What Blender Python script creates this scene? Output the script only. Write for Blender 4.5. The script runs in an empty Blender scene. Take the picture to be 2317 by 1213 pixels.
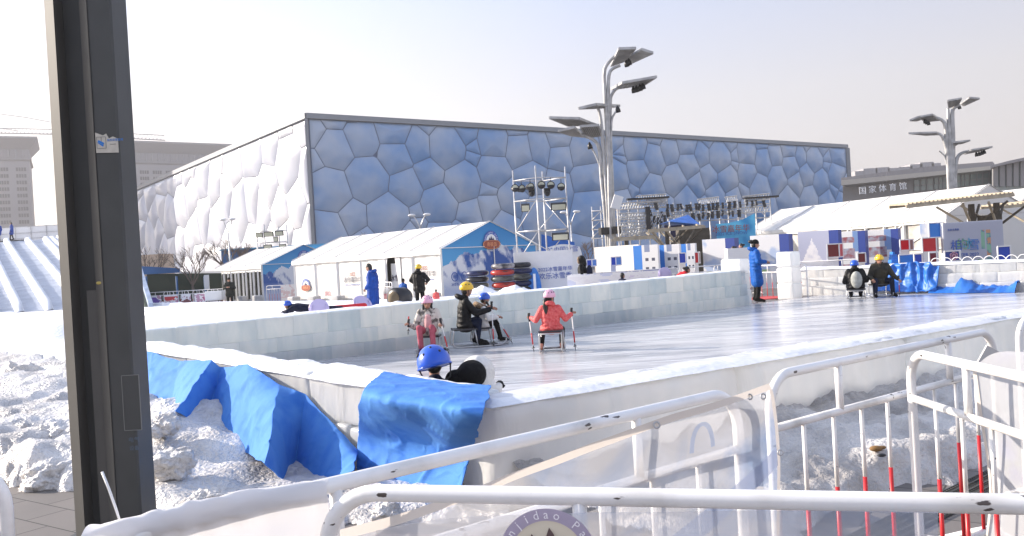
import bpy, bmesh, math, random
from mathutils import Vector, Matrix, noise, Euler
random.seed(7)
SC = bpy.context.scene
COL = SC.collection
R = math.radians
# ------------------------------------------------------------------ camera
W0, H0, F0 = 2317.0, 1213.0, 1950.0
ROLL, PITCH, EYE = 0.058, 0.0049, 1.6
cam_d = bpy.data.cameras.new('camera')
cam = bpy.data.objects.new('camera', cam_d)
COL.objects.link(cam)
cam_d.sensor_width = 36.0
cam_d.lens = F0 / W0 * 36.0
cam_d.clip_start = 0.05
cam_d.clip_end = 6000
_r = Vector((math.cos(ROLL), 0, -math.sin(ROLL)))
_u = Vector((math.sin(ROLL), 0, math.cos(ROLL)))
_b = Vector((0, -1, 0))
_m = Matrix((_r, _u, _b)).transposed()
_m = Matrix.Rotation(-PITCH, 3, 'X') @ _m
cam.matrix_world = Matrix.Translation((0, 0, EYE)) @ _m.to_4x4()
SC.camera = cam
CAMM = _m
# ------------------------------------------------------------------ world, sun
SUN_DIR = Vector((-0.955, 0.295, 0)).normalized()      # horizontal direction towards the sun
SUN_EL = R(21)
wd = bpy.data.worlds.new('World')
SC.world = wd
wd.use_nodes = True
nt = wd.node_tree
bg = nt.nodes['Background']
sky = nt.nodes.new('ShaderNodeTexSky')
sky.sky_type = 'NISHITA'
sky.sun_disc = False
sky.sun_elevation = SUN_EL
# nishita: rotation 0 puts the sun on +Y, growing clockwise seen from above
sky.sun_rotation = math.atan2(SUN_DIR.x, SUN_DIR.y)
sky.air_density = 1.0
sky.dust_density = 4.0
sky.ozone_density = 1.0
sky.altitude = 50
# thin winter haze over the whole sky: a pale veil, whiter towards the sun and, as added fill light, behind the camera
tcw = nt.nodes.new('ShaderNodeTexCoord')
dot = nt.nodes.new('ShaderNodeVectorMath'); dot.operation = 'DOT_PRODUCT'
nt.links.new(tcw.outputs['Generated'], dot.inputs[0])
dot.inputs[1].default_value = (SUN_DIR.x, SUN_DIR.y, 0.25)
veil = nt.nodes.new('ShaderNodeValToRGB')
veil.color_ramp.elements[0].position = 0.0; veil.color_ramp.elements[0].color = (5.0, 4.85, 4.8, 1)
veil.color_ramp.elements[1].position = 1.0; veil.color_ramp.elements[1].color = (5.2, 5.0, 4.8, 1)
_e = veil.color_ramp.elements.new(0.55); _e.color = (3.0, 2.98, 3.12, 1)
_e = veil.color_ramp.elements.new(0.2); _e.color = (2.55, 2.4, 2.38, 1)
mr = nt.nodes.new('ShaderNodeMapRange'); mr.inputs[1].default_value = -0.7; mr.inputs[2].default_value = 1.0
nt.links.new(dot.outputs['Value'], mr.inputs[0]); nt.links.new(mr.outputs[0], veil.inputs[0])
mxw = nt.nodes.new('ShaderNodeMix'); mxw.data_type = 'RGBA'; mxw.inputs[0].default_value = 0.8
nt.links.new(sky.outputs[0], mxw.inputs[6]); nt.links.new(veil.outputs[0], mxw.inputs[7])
sep = nt.nodes.new('ShaderNodeSeparateXYZ'); nt.links.new(tcw.outputs['Generated'], sep.inputs[0])
up_ = nt.nodes.new('ShaderNodeMapRange'); up_.inputs[1].default_value = 0.02; up_.inputs[2].default_value = 0.36
nt.links.new(sep.outputs['Z'], up_.inputs[0])
tintw = nt.nodes.new('ShaderNodeValToRGB')
tintw.color_ramp.elements[0].color = (1.03, 0.965, 0.93, 1); tintw.color_ramp.elements[1].color = (0.70, 0.83, 1.10, 1)
_e = tintw.color_ramp.elements.new(0.45); _e.color = (1.0, 0.975, 0.98, 1)
nt.links.new(up_.outputs[0], tintw.inputs[0])
mulw = nt.nodes.new('ShaderNodeMix'); mulw.data_type = 'RGBA'; mulw.blend_type = 'MULTIPLY'; mulw.inputs[0].default_value = 1.0
nt.links.new(mxw.outputs[2], mulw.inputs[6]); nt.links.new(tintw.outputs[0], mulw.inputs[7])
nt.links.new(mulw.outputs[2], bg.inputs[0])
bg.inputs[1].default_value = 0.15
sl = bpy.data.lights.new('sun', 'SUN')
sun = bpy.data.objects.new('sun', sl)
COL.objects.link(sun)
sl.energy = 4.6
sl.angle = R(0.6)
sl.color = (1.0, 0.89, 0.76)
_sd = Vector((SUN_DIR.x * math.cos(SUN_EL), SUN_DIR.y * math.cos(SUN_EL), math.sin(SUN_EL)))
sun.rotation_euler = _sd.to_track_quat('Z', 'Y').to_euler()
SC.view_settings.view_transform = 'Standard'
SC.view_settings.look = 'None'
SC.view_settings.exposure = 1.0
SC.view_settings.gamma = 1
SC.render.engine = 'CYCLES'
SC.cycles.use_denoising = True
SC.cycles.max_bounces = 8
SC.cycles.transparent_max_bounces = 16
SC.cycles.sample_clamp_indirect = 6
# ------------------------------------------------------------------ pixel -> world
def ray(px, py):
    v = Vector(((px - W0 / 2) / F0, -(py - H0 / 2) / F0, -1))
    return (CAMM @ v)
def P(px, py, d):
    v = ray(px, py)
    return Vector((0, 0, EYE)) + v * (d / v.y)
def G(px, py, z=0.0):
    v = ray(px, py)
    return Vector((0, 0, EYE)) + v * ((z - EYE) / v.z)
def PL(px, py, p0, n):
    v = ray(px, py)
    o = Vector((0, 0, EYE))
    return o + v * ((Vector(p0) - o).dot(n) / v.dot(n))
def PX(p):
    v = CAMM.transposed() @ (Vector(p) - Vector((0, 0, EYE)))
    return (v.x / -v.z * F0 + W0 / 2, -v.y / -v.z * F0 + H0 / 2)
# ------------------------------------------------------------------ materials
def mat(name, col, rough=0.6, metal=0.0, noise_amt=0.0, noise_scale=5.0, spec=None, bump=0.0, bump_scale=20.0,
        emit=None, sss=0.0, col2=None, detail=4.0, alpha=None, coat=0.0, trans=0.0, ramp=(0.35, 0.65)):
    m = bpy.data.materials.new(name)
    m.use_nodes = True
    n = m.node_tree.nodes
    l = m.node_tree.links
    b = n['Principled BSDF']
    b.inputs['Base Color'].default_value = (*col, 1)
    b.inputs['Roughness'].default_value = rough
    b.inputs['Metallic'].default_value = metal
    if spec is not None: b.inputs['Specular IOR Level'].default_value = spec
    if coat: b.inputs['Coat Weight'].default_value = coat
    if sss:
        b.inputs['Subsurface Weight'].default_value = sss
        b.inputs['Subsurface Radius'].default_value = (0.12, 0.2, 0.25)
        b.inputs['Subsurface Scale'].default_value = 0.4
    if emit:
        b.inputs['Emission Color'].default_value = (*emit[0], 1)
        b.inputs['Emission Strength'].default_value = emit[1]
    tc = n.new('ShaderNodeTexCoord')
    if noise_amt or col2:
        t = n.new('ShaderNodeTexNoise')
        t.inputs['Scale'].default_value = noise_scale
        t.inputs['Detail'].default_value = detail
        l.new(tc.outputs['Object'], t.inputs['Vector'])
        r = n.new('ShaderNodeMapRange')
        r.inputs[1].default_value = ramp[0]; r.inputs[2].default_value = ramp[1]
        l.new(t.outputs[0], r.inputs[0])
        mx = n.new('ShaderNodeMix'); mx.data_type = 'RGBA'
        c2 = col2 if col2 else tuple(c * (1 - noise_amt) for c in col)
        mx.inputs[6].default_value = (*c2, 1)
        mx.inputs[7].default_value = (*col, 1)
        l.new(r.outputs[0], mx.inputs[0])
        l.new(mx.outputs[2], b.inputs['Base Color'])
    if bump:
        t2 = n.new('ShaderNodeTexNoise')
        t2.inputs['Scale'].default_value = bump_scale
        t2.inputs['Detail'].default_value = 5
        l.new(tc.outputs['Object'], t2.inputs['Vector'])
        bp = n.new('ShaderNodeBump')
        bp.inputs['Strength'].default_value = bump
        bp.inputs['Distance'].default_value = 0.05
        l.new(t2.outputs[0], bp.inputs['Height'])
        l.new(bp.outputs[0], b.inputs['Normal'])
    if trans:   # thin sheet: part of the light goes through
        out = n['Material Output']
        tr = n.new('ShaderNodeBsdfTranslucent')
        tr.inputs[0].default_value = (*col, 1)
        ms = n.new('ShaderNodeMixShader')
        ms.inputs[0].default_value = trans
        l.new(b.outputs[0], ms.inputs[1]); l.new(tr.outputs[0], ms.inputs[2])
        l.new(ms.outputs[0], out.inputs[0])
        if noise_amt or col2: l.new(mx.outputs[2], tr.inputs[0])
    if alpha is not None:
        b.inputs['Alpha'].default_value = alpha
    return m
# ------------------------------------------------------------------ mesh builder
def basis(d):
    d = Vector(d).normalized()
    a = Vector((0, 0, 1)) if abs(d.z) < 0.95 else Vector((0, 1, 0))
    x = a.cross(d).normalized()
    return x, d.cross(x).normalized(), d
class MB:
    def __init__(s):
        s.v = []; s.f = []; s.mi = []; s.cur = 0
    def m(s, i):
        s.cur = i; return s
    def add(s, vs, fs):
        o = len(s.v)
        s.v += [Vector(v) for v in vs]
        for f in fs:
            s.f.append([o + i for i in f]); s.mi.append(s.cur)
        return s
    def box(s, c, size, rot=None):
        hx, hy, hz = [k / 2 for k in size]
        vs = [Vector((x * hx, y * hy, z * hz)) for z in (-1, 1) for y in (-1, 1) for x in (-1, 1)]
        if rot is not None:
            M_ = rot if isinstance(rot, Matrix) else Matrix.Rotation(rot, 3, 'Z')
            vs = [M_ @ v for v in vs]
        vs = [v + Vector(c) for v in vs]
        return s.add(vs, [(0, 2, 3, 1), (4, 5, 7, 6), (0, 1, 5, 4), (2, 6, 7, 3), (0, 4, 6, 2), (1, 3, 7, 5)])
    def beam(s, p, q, w, h=None, up=(0, 0, 1)):
        p, q = Vector(p), Vector(q)
        h = h or w
        d = (q - p).normalized()
        u = Vector(up)
        if abs(d.dot(u)) > 0.97: u = Vector((0, 1, 0))
        x = d.cross(u).normalized(); y = x.cross(d).normalized()
        vs = [e + x * (a * w / 2) + y * (b * h / 2) for e in (p, q) for a, b in ((-1, -1), (1, -1), (1, 1), (-1, 1))]
        return s.add(vs, [(3, 2, 1, 0), (4, 5, 6, 7), (0, 1, 5, 4), (1, 2, 6, 5), (2, 3, 7, 6), (3, 0, 4, 7)])
    def tube(s, pts, r, n=8, cap=True):
        pts = [Vector(p) for p in pts]
        rs = r if isinstance(r, (list, tuple)) else [r] * len(pts)
        rings = []; px = None
        for i, p in enumerate(pts):
            a = pts[max(i - 1, 0)]; b = pts[min(i + 1, len(pts) - 1)]
            d = (b - a)
            if d.length < 1e-9: d = Vector((0, 0, 1))
            d.normalize()
            if px is None: x, y, _ = basis(d)
            else:
                x = (px - d * px.dot(d))
                if x.length < 1e-6: x, y, _ = basis(d)
                x.normalize(); y = d.cross(x)
            px = x
            rings.append([p + (x * math.cos(t) + y * math.sin(t)) * rs[i] for t in [2 * math.pi * k / n for k in range(n)]])
        vs = [v for g in rings for v in g]; fs = []
        for i in range(len(pts) - 1):
            for k in range(n):
                k2 = (k + 1) % n
                fs.append((i * n + k, i * n + k2, (i + 1) * n + k2, (i + 1) * n + k))
        if cap:
            fs.append(tuple(reversed(range(n)))); fs.append(tuple(range((len(pts) - 1) * n, len(pts) * n)))
        return s.add(vs, fs)
    def ball(s, c, r, n=12, m=8, rot=None, zmin=-1.0):
        rx, ry, rz = r if isinstance(r, (list, tuple, Vector)) else (r, r, r)
        vs = []; fs = []
        a0 = math.asin(zmin)
        for j in range(m + 1):
            a = a0 + (math.pi / 2 - a0) * j / m
            for k in range(n):
                t = 2 * math.pi * k / n
                v = Vector((rx * math.cos(a) * math.cos(t), ry * math.cos(a) * math.sin(t), rz * math.sin(a)))
                if rot is not None: v = rot @ v
                vs.append(v + Vector(c))
        for j in range(m):
            for k in range(n):
                k2 = (k + 1) % n
                fs.append((j * n + k, j * n + k2, (j + 1) * n + k2, (j + 1) * n + k))
        if zmin > -1: fs.append(tuple(reversed(range(n))))
        return s.add(vs, fs)
    def capsule(s, p, q, r1, r2=None, n=10):
        r2 = r1 if r2 is None else r2
        p, q = Vector(p), Vector(q)
        d = q - p; L = d.length
        if L < 1e-6: return s.ball(p, r1, n, 6)
        d /= L
        pts = []; rs = []
        for a in (-88, -60, -30, 0):
            pts.append(p + d * (r1 * math.sin(R(a)))); rs.append(r1 * math.cos(R(a)))
        for a in (0, 30, 60, 88):
            pts.append(q + d * (r2 * math.sin(R(a)))); rs.append(r2 * math.cos(R(a)))
        return s.tube(pts, rs, n)
    def prism(s, poly, off):
        poly = [Vector(p) for p in poly]; off = Vector(off); n = len(poly)
        vs = poly + [p + off for p in poly]
        fs = [tuple(range(n)), tuple(reversed(range(n, 2 * n)))]
        for i in range(n):
            j = (i + 1) % n
            fs.append((i, i + n, j + n, j))
        return s.add(vs, fs)
    def grid(s, rows):
        nr = len(rows); nc = len(rows[0])
        vs = [p for r_ in rows for p in r_]
        fs = [(i * nc + j, i * nc + j + 1, (i + 1) * nc + j + 1, (i + 1) * nc + j) for i in range(nr - 1) for j in range(nc - 1)]
        return s.add(vs, fs)
    def torus(s, c, Rr, r, n=20, k=8, rot=None, sq=1.0):
        vs = []; fs = []
        for i in range(n):
            t = 2 * math.pi * i / n
            for j in range(k):
                a = 2 * math.pi * j / k
                v = Vector(((Rr + r * math.cos(a)) * math.cos(t), (Rr + r * math.cos(a)) * math.sin(t), r * sq * math.sin(a)))
                if rot is not None: v = rot @ v
                vs.append(v + Vector(c))
        for i in range(n):
            for j in range(k):
                i2 = (i + 1) % n; j2 = (j + 1) % k
                fs.append((i * k + j, i2 * k + j, i2 * k + j2, i * k + j2))
        return s.add(vs, fs)
    def text(s, body, size, origin, xdir, ydir, depth=0.004, align='CENTER'):
        vs, fs = text_data(body)
        w = max(v[0] for v in vs) if vs else 0
        ox = {'CENTER': -w / 2, 'LEFT': 0, 'RIGHT': -w}[align]
        X = Vector(xdir).normalized(); Y = Vector(ydir).normalized(); Z = X.cross(Y)
        o = Vector(origin)
        return s.add([o + X * ((v[0] + ox) * size) + Y * (v[1] * size) + Z * (depth if v[2] > 0 else 0) for v in vs], fs)
    def build(s, name, mats, parent=None, smooth=False, mod=None, label=None):
        me = bpy.data.meshes.new(name)
        me.from_pydata([tuple(v) for v in s.v], [], s.f)
        if not isinstance(mats, (list, tuple)): mats = [mats]
        for m_ in mats: me.materials.append(m_)
        me.polygons.foreach_set('material_index', s.mi)
        if smooth: me.polygons.foreach_set('use_smooth', [True] * len(s.f))
        me.update()
        o = bpy.data.objects.new(name, me)
        COL.objects.link(o)
        if parent is not None: attach(o, parent)
        if label: o['label'] = label
        return o
def wmat(o):
    m_ = o.matrix_basis.copy()
    if o.parent is not None: m_ = wmat(o.parent) @ o.matrix_parent_inverse @ m_
    return m_
def attach(o, parent):
    o.parent = parent
    o.matrix_parent_inverse = wmat(parent).inverted()
_TX = {}
def text_data(body):
    if body in _TX: return _TX[body]
    cu = bpy.data.curves.new('t', 'FONT')
    cu.body = body; cu.size = 1.0; cu.extrude = 0.01; cu.resolution_u = 2
    ob = bpy.data.objects.new('t', cu)
    COL.objects.link(ob)
    dg = bpy.context.evaluated_depsgraph_get()
    me = bpy.data.meshes.new_from_object(ob.evaluated_get(dg))
    r_ = ([tuple(v.co) for v in me.vertices], [tuple(p.vertices) for p in me.polygons])
    bpy.data.objects.remove(ob); bpy.data.curves.remove(cu); bpy.data.meshes.remove(me)
    _TX[body] = r_
    return r_
def tag(o, label, cat, group=None, kind=None):
    if label: o['label'] = label
    if cat: o['category'] = cat
    if group: o['group'] = group
    if kind: o['kind'] = kind
    return o
def struct(o):
    o['kind'] = 'structure'; return o
def thing(name, label, cat, loc=(0, 0, 0), rz=0.0, group=None):
    o = bpy.data.objects.new(name, None)
    COL.objects.link(o)
    o.empty_display_size = 0.3
    o.location = loc; o.rotation_euler = (0, 0, rz)
    return tag(o, label, cat, group)
def kids(o):
    return [c for c in bpy.data.objects if c.parent == o]
def dup(o, loc, rz=0.0, label=None, group=None, scale=None, tree=None):
    def cp(a, par):
        b = a.copy(); COL.objects.link(b)
        if par is not None: b.parent = par
        for c in KIDS.get(a.name) or []: cp(c, b)
        return b
    KIDS = {}
    for c in bpy.data.objects:
        if c.parent is not None: KIDS.setdefault(c.parent.name, []).append(c)
    r_ = cp(o, None)
    r_.location = loc; r_.rotation_euler = (0, 0, rz)
    if scale: r_.scale = scale
    if label: r_['label'] = label
    if group: r_['group'] = group
    return r_
def fbm(p, o=4, h=1.0):
    return noise.fractal(Vector(p), h, 2.0, o)
# ================================================================== materials of the setting
M = {}
M['snow'] = mat('snow', (0.86, 0.87, 0.9), 0.6, noise_amt=0.07, noise_scale=1.2, bump=0.5, bump_scale=14)
M['icy'] = mat('icy_snow', (0.76, 0.735, 0.71), 0.28, col2=(0.46, 0.435, 0.415), noise_scale=2.1, bump=1.0, bump_scale=26, detail=10, ramp=(0.34, 0.56))
M['icy_dirty'] = mat('dirty_icy_snow', (0.66, 0.635, 0.61), 0.3, col2=(0.34, 0.315, 0.295), noise_scale=1.6, bump=1.0, bump_scale=24, detail=10, ramp=(0.36, 0.58))
M['icy_white'] = mat('melted_ice_top', (0.84, 0.85, 0.87), 0.25, col2=(0.66, 0.68, 0.72), noise_scale=2, bump=0.25, bump_scale=9, detail=7)
M['paving'] = mat('stone_paving', (0.2, 0.17, 0.15), 0.8, noise_amt=0.3, noise_scale=0.7, bump=0.2)
M['white'] = mat('white_fabric', (0.8, 0.79, 0.78), 0.6, noise_amt=0.04)
M['steel'] = mat('galvanised_steel', (0.55, 0.55, 0.55), 0.4, 0.6, noise_amt=0.25, noise_scale=3)
M['black'] = mat('black_plastic', (0.012, 0.012, 0.014), 0.4)
M['seam'] = mat('dark_seam', (0.06, 0.08, 0.12), 0.6)
def paving_mat():
    m = bpy.data.materials.new('plaza_paving'); m.use_nodes = True
    n = m.node_tree.nodes; l = m.node_tree.links; b = n['Principled BSDF']
    tc = n.new('ShaderNodeTexCoord')
    mp = n.new('ShaderNodeMapping'); mp.inputs['Rotation'].default_value = (0, 0, 0.6)
    br = n.new('ShaderNodeTexBrick')
    br.inputs['Scale'].default_value = 1.0
    br.inputs['Brick Width'].default_value = 0.6; br.inputs['Row Height'].default_value = 0.3
    br.inputs['Mortar Size'].default_value = 0.006
    br.inputs['Color1'].default_value = (0.26, 0.23, 0.21, 1)
    br.inputs['Color2'].default_value = (0.21, 0.19, 0.175, 1)
    br.inputs['Mortar'].default_value = (0.05, 0.045, 0.04, 1)
    l.new(tc.outputs['Object'], mp.inputs[0]); l.new(mp.outputs[0], br.inputs[0])
    t = n.new('ShaderNodeTexNoise'); t.inputs['Scale'].default_value = 0.8; t.inputs['Detail'].default_value = 6
    l.new(tc.outputs['Object'], t.inputs[0])
    mx = n.new('ShaderNodeMix'); mx.data_type = 'RGBA'; mx.blend_type = 'MULTIPLY'; mx.inputs[0].default_value = 0.6
    l.new(br.outputs[0], mx.inputs[6]); l.new(t.outputs[0], mx.inputs[7])
    l.new(mx.outputs[2], b.inputs['Base Color'])
    b.inputs['Roughness'].default_value = 0.7
    return m
M['plaza'] = paving_mat()
# ---- ground
g = MB(); g.grid([[Vector((x, y, 0)) for x in (-1500, -100, -20, 0, 20, 100, 1500)] for y in (-300, 0, 20, 60, 300, 2500)])
struct(g.build('ground', M['plaza']))
# ---- rink corners (plan)
def flat(v): return Vector((v.x, v.y, 0))
C_IN = flat(G(1133, 878, 0.72))
A_DIR = (flat(G(700, 820, 0.77)) - C_IN).normalized()
B_DIR = (flat(G(2317, 693, 0.72)) - C_IN).normalized()
F_L = Vector((-5.95, 11.93, 0))
F_R = Vector((8.2, 23.8, 0))
F_DIR = (F_R - F_L).normalized()
D_R = Vector((17.5, 16.2, 0))
ICE_Z = 0.2
# ---- ice of the rink
def ice_mat():
    m = bpy.data.materials.new('rink_ice'); m.use_nodes = True
    n = m.node_tree.nodes; l = m.node_tree.links; b = n['Principled BSDF']
    tc = n.new('ShaderNodeTexCoord')
    mp = n.new('ShaderNodeMapping'); mp.inputs['Rotation'].default_value = (0, 0, -0.6); mp.inputs['Scale'].default_value = (0.5, 2.2, 1)
    l.new(tc.outputs['Object'], mp.inputs[0])
    t = n.new('ShaderNodeTexNoise'); t.inputs['Scale'].default_value = 0.8; t.inputs['Detail'].default_value = 9; t.inputs['Roughness'].default_value = 0.65
    l.new(mp.outputs[0], t.inputs[0])
    cr = n.new('ShaderNodeValToRGB')
    cr.color_ramp.elements[0].position = 0.35; cr.color_ramp.elements[0].color = (0.30, 0.31, 0.34, 1)
    cr.color_ramp.elements[1].position = 0.7; cr.color_ramp.elements[1].color = (0.74, 0.73, 0.74, 1)
    l.new(t.outputs[0], cr.inputs[0])
    # scratches
    mp2 = n.new('ShaderNodeMapping'); mp2.inputs['Rotation'].default_value = (0, 0, -0.45); mp2.inputs['Scale'].default_value = (0.6, 9, 1)
    l.new(tc.outputs['Object'], mp2.inputs[0])
    t2 = n.new('ShaderNodeTexNoise'); t2.inputs['Scale'].default_value = 2.2; t2.inputs['Detail'].default_value = 6; t2.inputs['Distortion'].default_value = 0.6
    l.new(mp2.outputs[0], t2.inputs[0])
    c2 = n.new('ShaderNodeMapRange'); c2.inputs[1].default_value = 0.55; c2.inputs[2].default_value = 0.68
    l.new(t2.outputs[0], c2.inputs[0])
    mx = n.new('ShaderNodeMix'); mx.data_type = 'RGBA'
    ml = n.new('ShaderNodeMath'); ml.operation = 'MULTIPLY'; ml.inputs[1].default_value = 0.6
    l.new(c2.outputs[0], ml.inputs[0]); l.new(ml.outputs[0], mx.inputs[0])
    l.new(cr.outputs[0], mx.inputs[6]); mx.inputs[7].default_value = (0.78, 0.8, 0.84, 1)
    l.new(mx.outputs[2], b.inputs['Base Color'])
    rr = n.new('ShaderNodeMapRange'); rr.inputs[1].default_value = 0.3; rr.inputs[2].default_value = 0.7; rr.inputs[3].default_value = 0.1; rr.inputs[4].default_value = 0.3
    l.new(t2.outputs[0], rr.inputs[0]); l.new(rr.outputs[0], b.inputs['Roughness'])
    b.inputs['Specular IOR Level'].default_value = 0.55
    bp = n.new('ShaderNodeBump'); bp.inputs['Strength'].default_value = 0.12; bp.inputs['Distance'].default_value = 0.02
    l.new(t2.outputs[0], bp.inputs['Height']); l.new(bp.outputs[0], b.inputs['Normal'])
    return m
M['ice'] = ice_mat()
far_corner = Vector((16.5, 18.3, 0))
g = MB()
rink = [F_L + Vector((-.3, 0, 0)), C_IN + Vector((0, -.25, 0)), C_IN + B_DIR * 22, F_R + Vector((9, -3, 0)), F_R + Vector((.6, .7, 0))]
g.prism([Vector((p.x, p.y, 0.02)) for p in rink], (0, 0, ICE_Z - 0.02))
struct(g.build('rink_ice', M['ice']))
# ---- translucent block ice for the walls
def ice_wall_mat(name, ca, cb, rough=0.3):
    m = bpy.data.materials.new(name); m.use_nodes = True
    n = m.node_tree.nodes; l = m.node_tree.links; b = n['Principled BSDF']
    at = n.new('ShaderNodeAttribute'); at.attribute_name = 'tint'
    tc = n.new('ShaderNodeTexCoord')
    mp = n.new('ShaderNodeMapping'); mp.inputs['Scale'].default_value = (2.6, 2.6, 0.8)
    l.new(tc.outputs['Object'], mp.inputs[0])
    t = n.new('ShaderNodeTexNoise'); t.inputs['Scale'].default_value = 1.6; t.inputs['Detail'].default_value = 7; t.inputs['Distortion'].default_value = 0.8
    l.new(mp.outputs[0], t.inputs[0])
    ad = n.new('ShaderNodeMath'); ad.operation = 'MULTIPLY_ADD'; ad.inputs[1].default_value = 0.5
    l.new(at.outputs['Fac'], ad.inputs[0])
    r = n.new('ShaderNodeMapRange'); r.inputs[1].default_value = 0.3; r.inputs[2].default_value = 0.7
    r.inputs[4].default_value = 0.6
    l.new(t.outputs[0], r.inputs[0]); l.new(r.outputs[0], ad.inputs[2])
    mx = n.new('ShaderNodeMix'); mx.data_type = 'RGBA'
    mx.inputs[6].default_value = (*ca, 1); mx.inputs[7].default_value = (*cb, 1)
    l.new(ad.outputs[0], mx.inputs[0])
    l.new(mx.outputs[2], b.inputs['Base Color'])
    b.inputs['Roughness'].default_value = rough
    b.inputs['Specular IOR Level'].default_value = 0.6
    tr = n.new('ShaderNodeBsdfTranslucent'); l.new(mx.outputs[2], tr.inputs[0])
    ms = n.new('ShaderNodeMixShader'); ms.inputs[0].default_value = 0.55
    l.new(b.outputs[0], ms.inputs[1]); l.new(tr.outputs[0], ms.inputs[2]); l.new(ms.outputs[0], n['Material Output'].inputs[0])
    bp = n.new('ShaderNodeBump'); bp.inputs['Strength'].default_value = 0.6; bp.inputs['Distance'].default_value = 0.06
    l.new(t.outputs[0], bp.inputs['Height']); l.new(bp.outputs[0], b.inputs['Normal'])
    return m
M['icewall'] = ice_wall_mat('block_ice', (0.80, 0.83, 0.85), (0.96, 0.95, 0.93))
M['icewall_clear'] = ice_wall_mat('clear_block_ice', (0.66, 0.74, 0.78), (0.95, 0.95, 0.93))
def rbox(mb, tint, c, xd, yd, size, r=0.03, n=4, disp=0.0, t=0.5, seed=0):
    """rounded, slightly melted block; xd, yd horizontal axes"""
    hx, hy, hz = [k / 2 for k in size]
    zd = Vector((0, 0, 1)); c = Vector(c)
    r = min(r, hx * .9, hy * .9, hz * .9)
    nx = max(3, int(n * hx / max(hy, hz, 0.2)) ) if disp else n
    def pt(a, b_, w):
        p = Vector((a * hx, b_ * hy, w * hz))
        core = Vector((max(-hx + r, min(hx - r, p.x)), max(-hy + r, min(hy - r, p.y)), max(-hz + r, min(hz - r, p.z))))
        d = p - core
        if d.length > 1e-9: p = core + d.normalized() * r
        q = c + xd * p.x + yd * p.y + zd * p.z
        if disp:
            nv = noise.noise_vector(q * 2.3 + Vector((seed, 0, 0))) * disp + noise.noise_vector(Vector((q.x * 8, q.y * 8, q.z * 2.2)) + Vector((seed, 5, 0))) * disp * .45
            q = q + nv
        return q
    def ts(k, h):
        e = 1 - r / h
        return sorted(set([-1, -1 + (1 - e) * .35, -e] + [-e + 2 * e * i / (k - 1) for i in range(1, k - 1)] + [e, 1 - (1 - e) * .35, 1]))
    tx, ty, tz = ts(nx, hx), ts(n, hy), ts(n, hz)
    n0 = len(mb.f)
    for sgn in (-1, 1):
        rr = [[pt(a, b_, sgn) for a in tx] for b_ in (ty if sgn > 0 else ty[::-1])]; mb.grid(rr)
        rr = [[pt(a, sgn, w) for a in (tx if sgn < 0 else tx[::-1])] for w in tz]; mb.grid(rr)
        rr = [[pt(sgn, b_, w) for b_ in (ty if sgn > 0 else ty[::-1])] for w in tz]; mb.grid(rr)
    tint += [t] * (len(mb.f) - n0)
def tint_attr(o, tint):
    a = o.data.attributes.new('tint', 'FLOAT', 'FACE')
    a.data.foreach_set('value', tint)
def wall_run(p0, p1, nrm, thick, z0, heights0, heights1, blen, mb, tint, r=0.03, disp=0.012, step=0.0, n=4, jit=0.012):
    """courses of blocks from p0 to p1; the inner face is the line p0-p1, thickness grows along nrm"""
    L = (p1 - p0).length; d = (p1 - p0).normalized()
    k = max(1, round(L / blen)); zb0 = z0; zb1 = z0
    for ci, (h0, h1) in enumerate(zip(heights0, heights1)):
        off = 0.5 * (ci % 2)
        for i in range(-1 if off else 0, k):
            s0 = max(0, (i + off) / k); s1 = min(1, (i + 1 + off) / k)
            if s1 <= s0: continue
            mid = (s0 + s1) / 2
            h = h0 + (h1 - h0) * mid; zb = zb0 + (zb1 - zb0) * mid
            th = thick + step * (len(heights0) - 1 - ci) * 2
            c = p0 + d * (L * mid) + nrm * (thick / 2 + random.uniform(-jit, jit))
            rbox(mb, tint, (c.x, c.y, zb + h / 2), d, nrm, (L * (s1 - s0) - 0.002, th, h - 0.002), r, n, disp, random.random(), 0)
        zb0 += h0; zb1 += h1
nF = Vector((-F_DIR.y, F_DIR.x, 0))          # away from the rink
nA = Vector((-A_DIR.y, A_DIR.x, 0)); nA = -nA if nA.dot(Vector((-1, -1, 0))) < 0 else nA
nB = Vector((B_DIR.y, -B_DIR.x, 0))
# far wall (three courses, each set back)
gate0 = F_DIR * 0
GL = PL(1690, 690, F_L, nF); GL.z = 0
g = MB(); tint = []
wall_run(F_L, GL, nF, 0.5, ICE_Z - 0.02, (0.22, 0.22, 0.32), (0.28, 0.28, 0.36), 0.62, g, tint, 0.006, 0.006, 0.04, jit=.002)
L1 = (GL - F_L).length
o = g.build('ice_block_wall', [M['icewall_clear']], smooth=True); tint_attr(o, tint)
tag(o, 'long wall of clear ice blocks behind the sledders on the far side of the rink', 'ice wall')
FAR_WALL = o
def snow_strip(p0, p1, nrm, w0, z0f, amp=0.03, n=90, m=7, over=0.05, name='snow_cap', parent=None, seed=0, mt='snow', thick=.05):
    L = (p1 - p0).length; rows = []
    for j in range(m + 1):
        v = j / m; row = []
        for i in range(n + 1):
            s = i / n
            p = p0 + (p1 - p0) * s + nrm * (-over + (w0 + 2 * over) * v)
            edge = min(1, min(v, 1 - v) * 4)
            e2 = min(1, min(s, 1 - s) * n * .5)
            zz = z0f(s) + (thick * edge + amp * (fbm((p.x * 1.7 + seed, p.y * 1.7, 3.1)) * .8 + .35) * edge) * e2 - 0.015
            jx = noise.noise((p.x * 3, p.y * 3, 1 + seed)) * .035 * (1 - edge)
            row.append(Vector((p.x, p.y, zz)) + nrm * jx)
        rows.append(row)
    g_ = MB(); g_.grid(rows)
    return g_.build(name, M[mt], parent, True)
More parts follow.
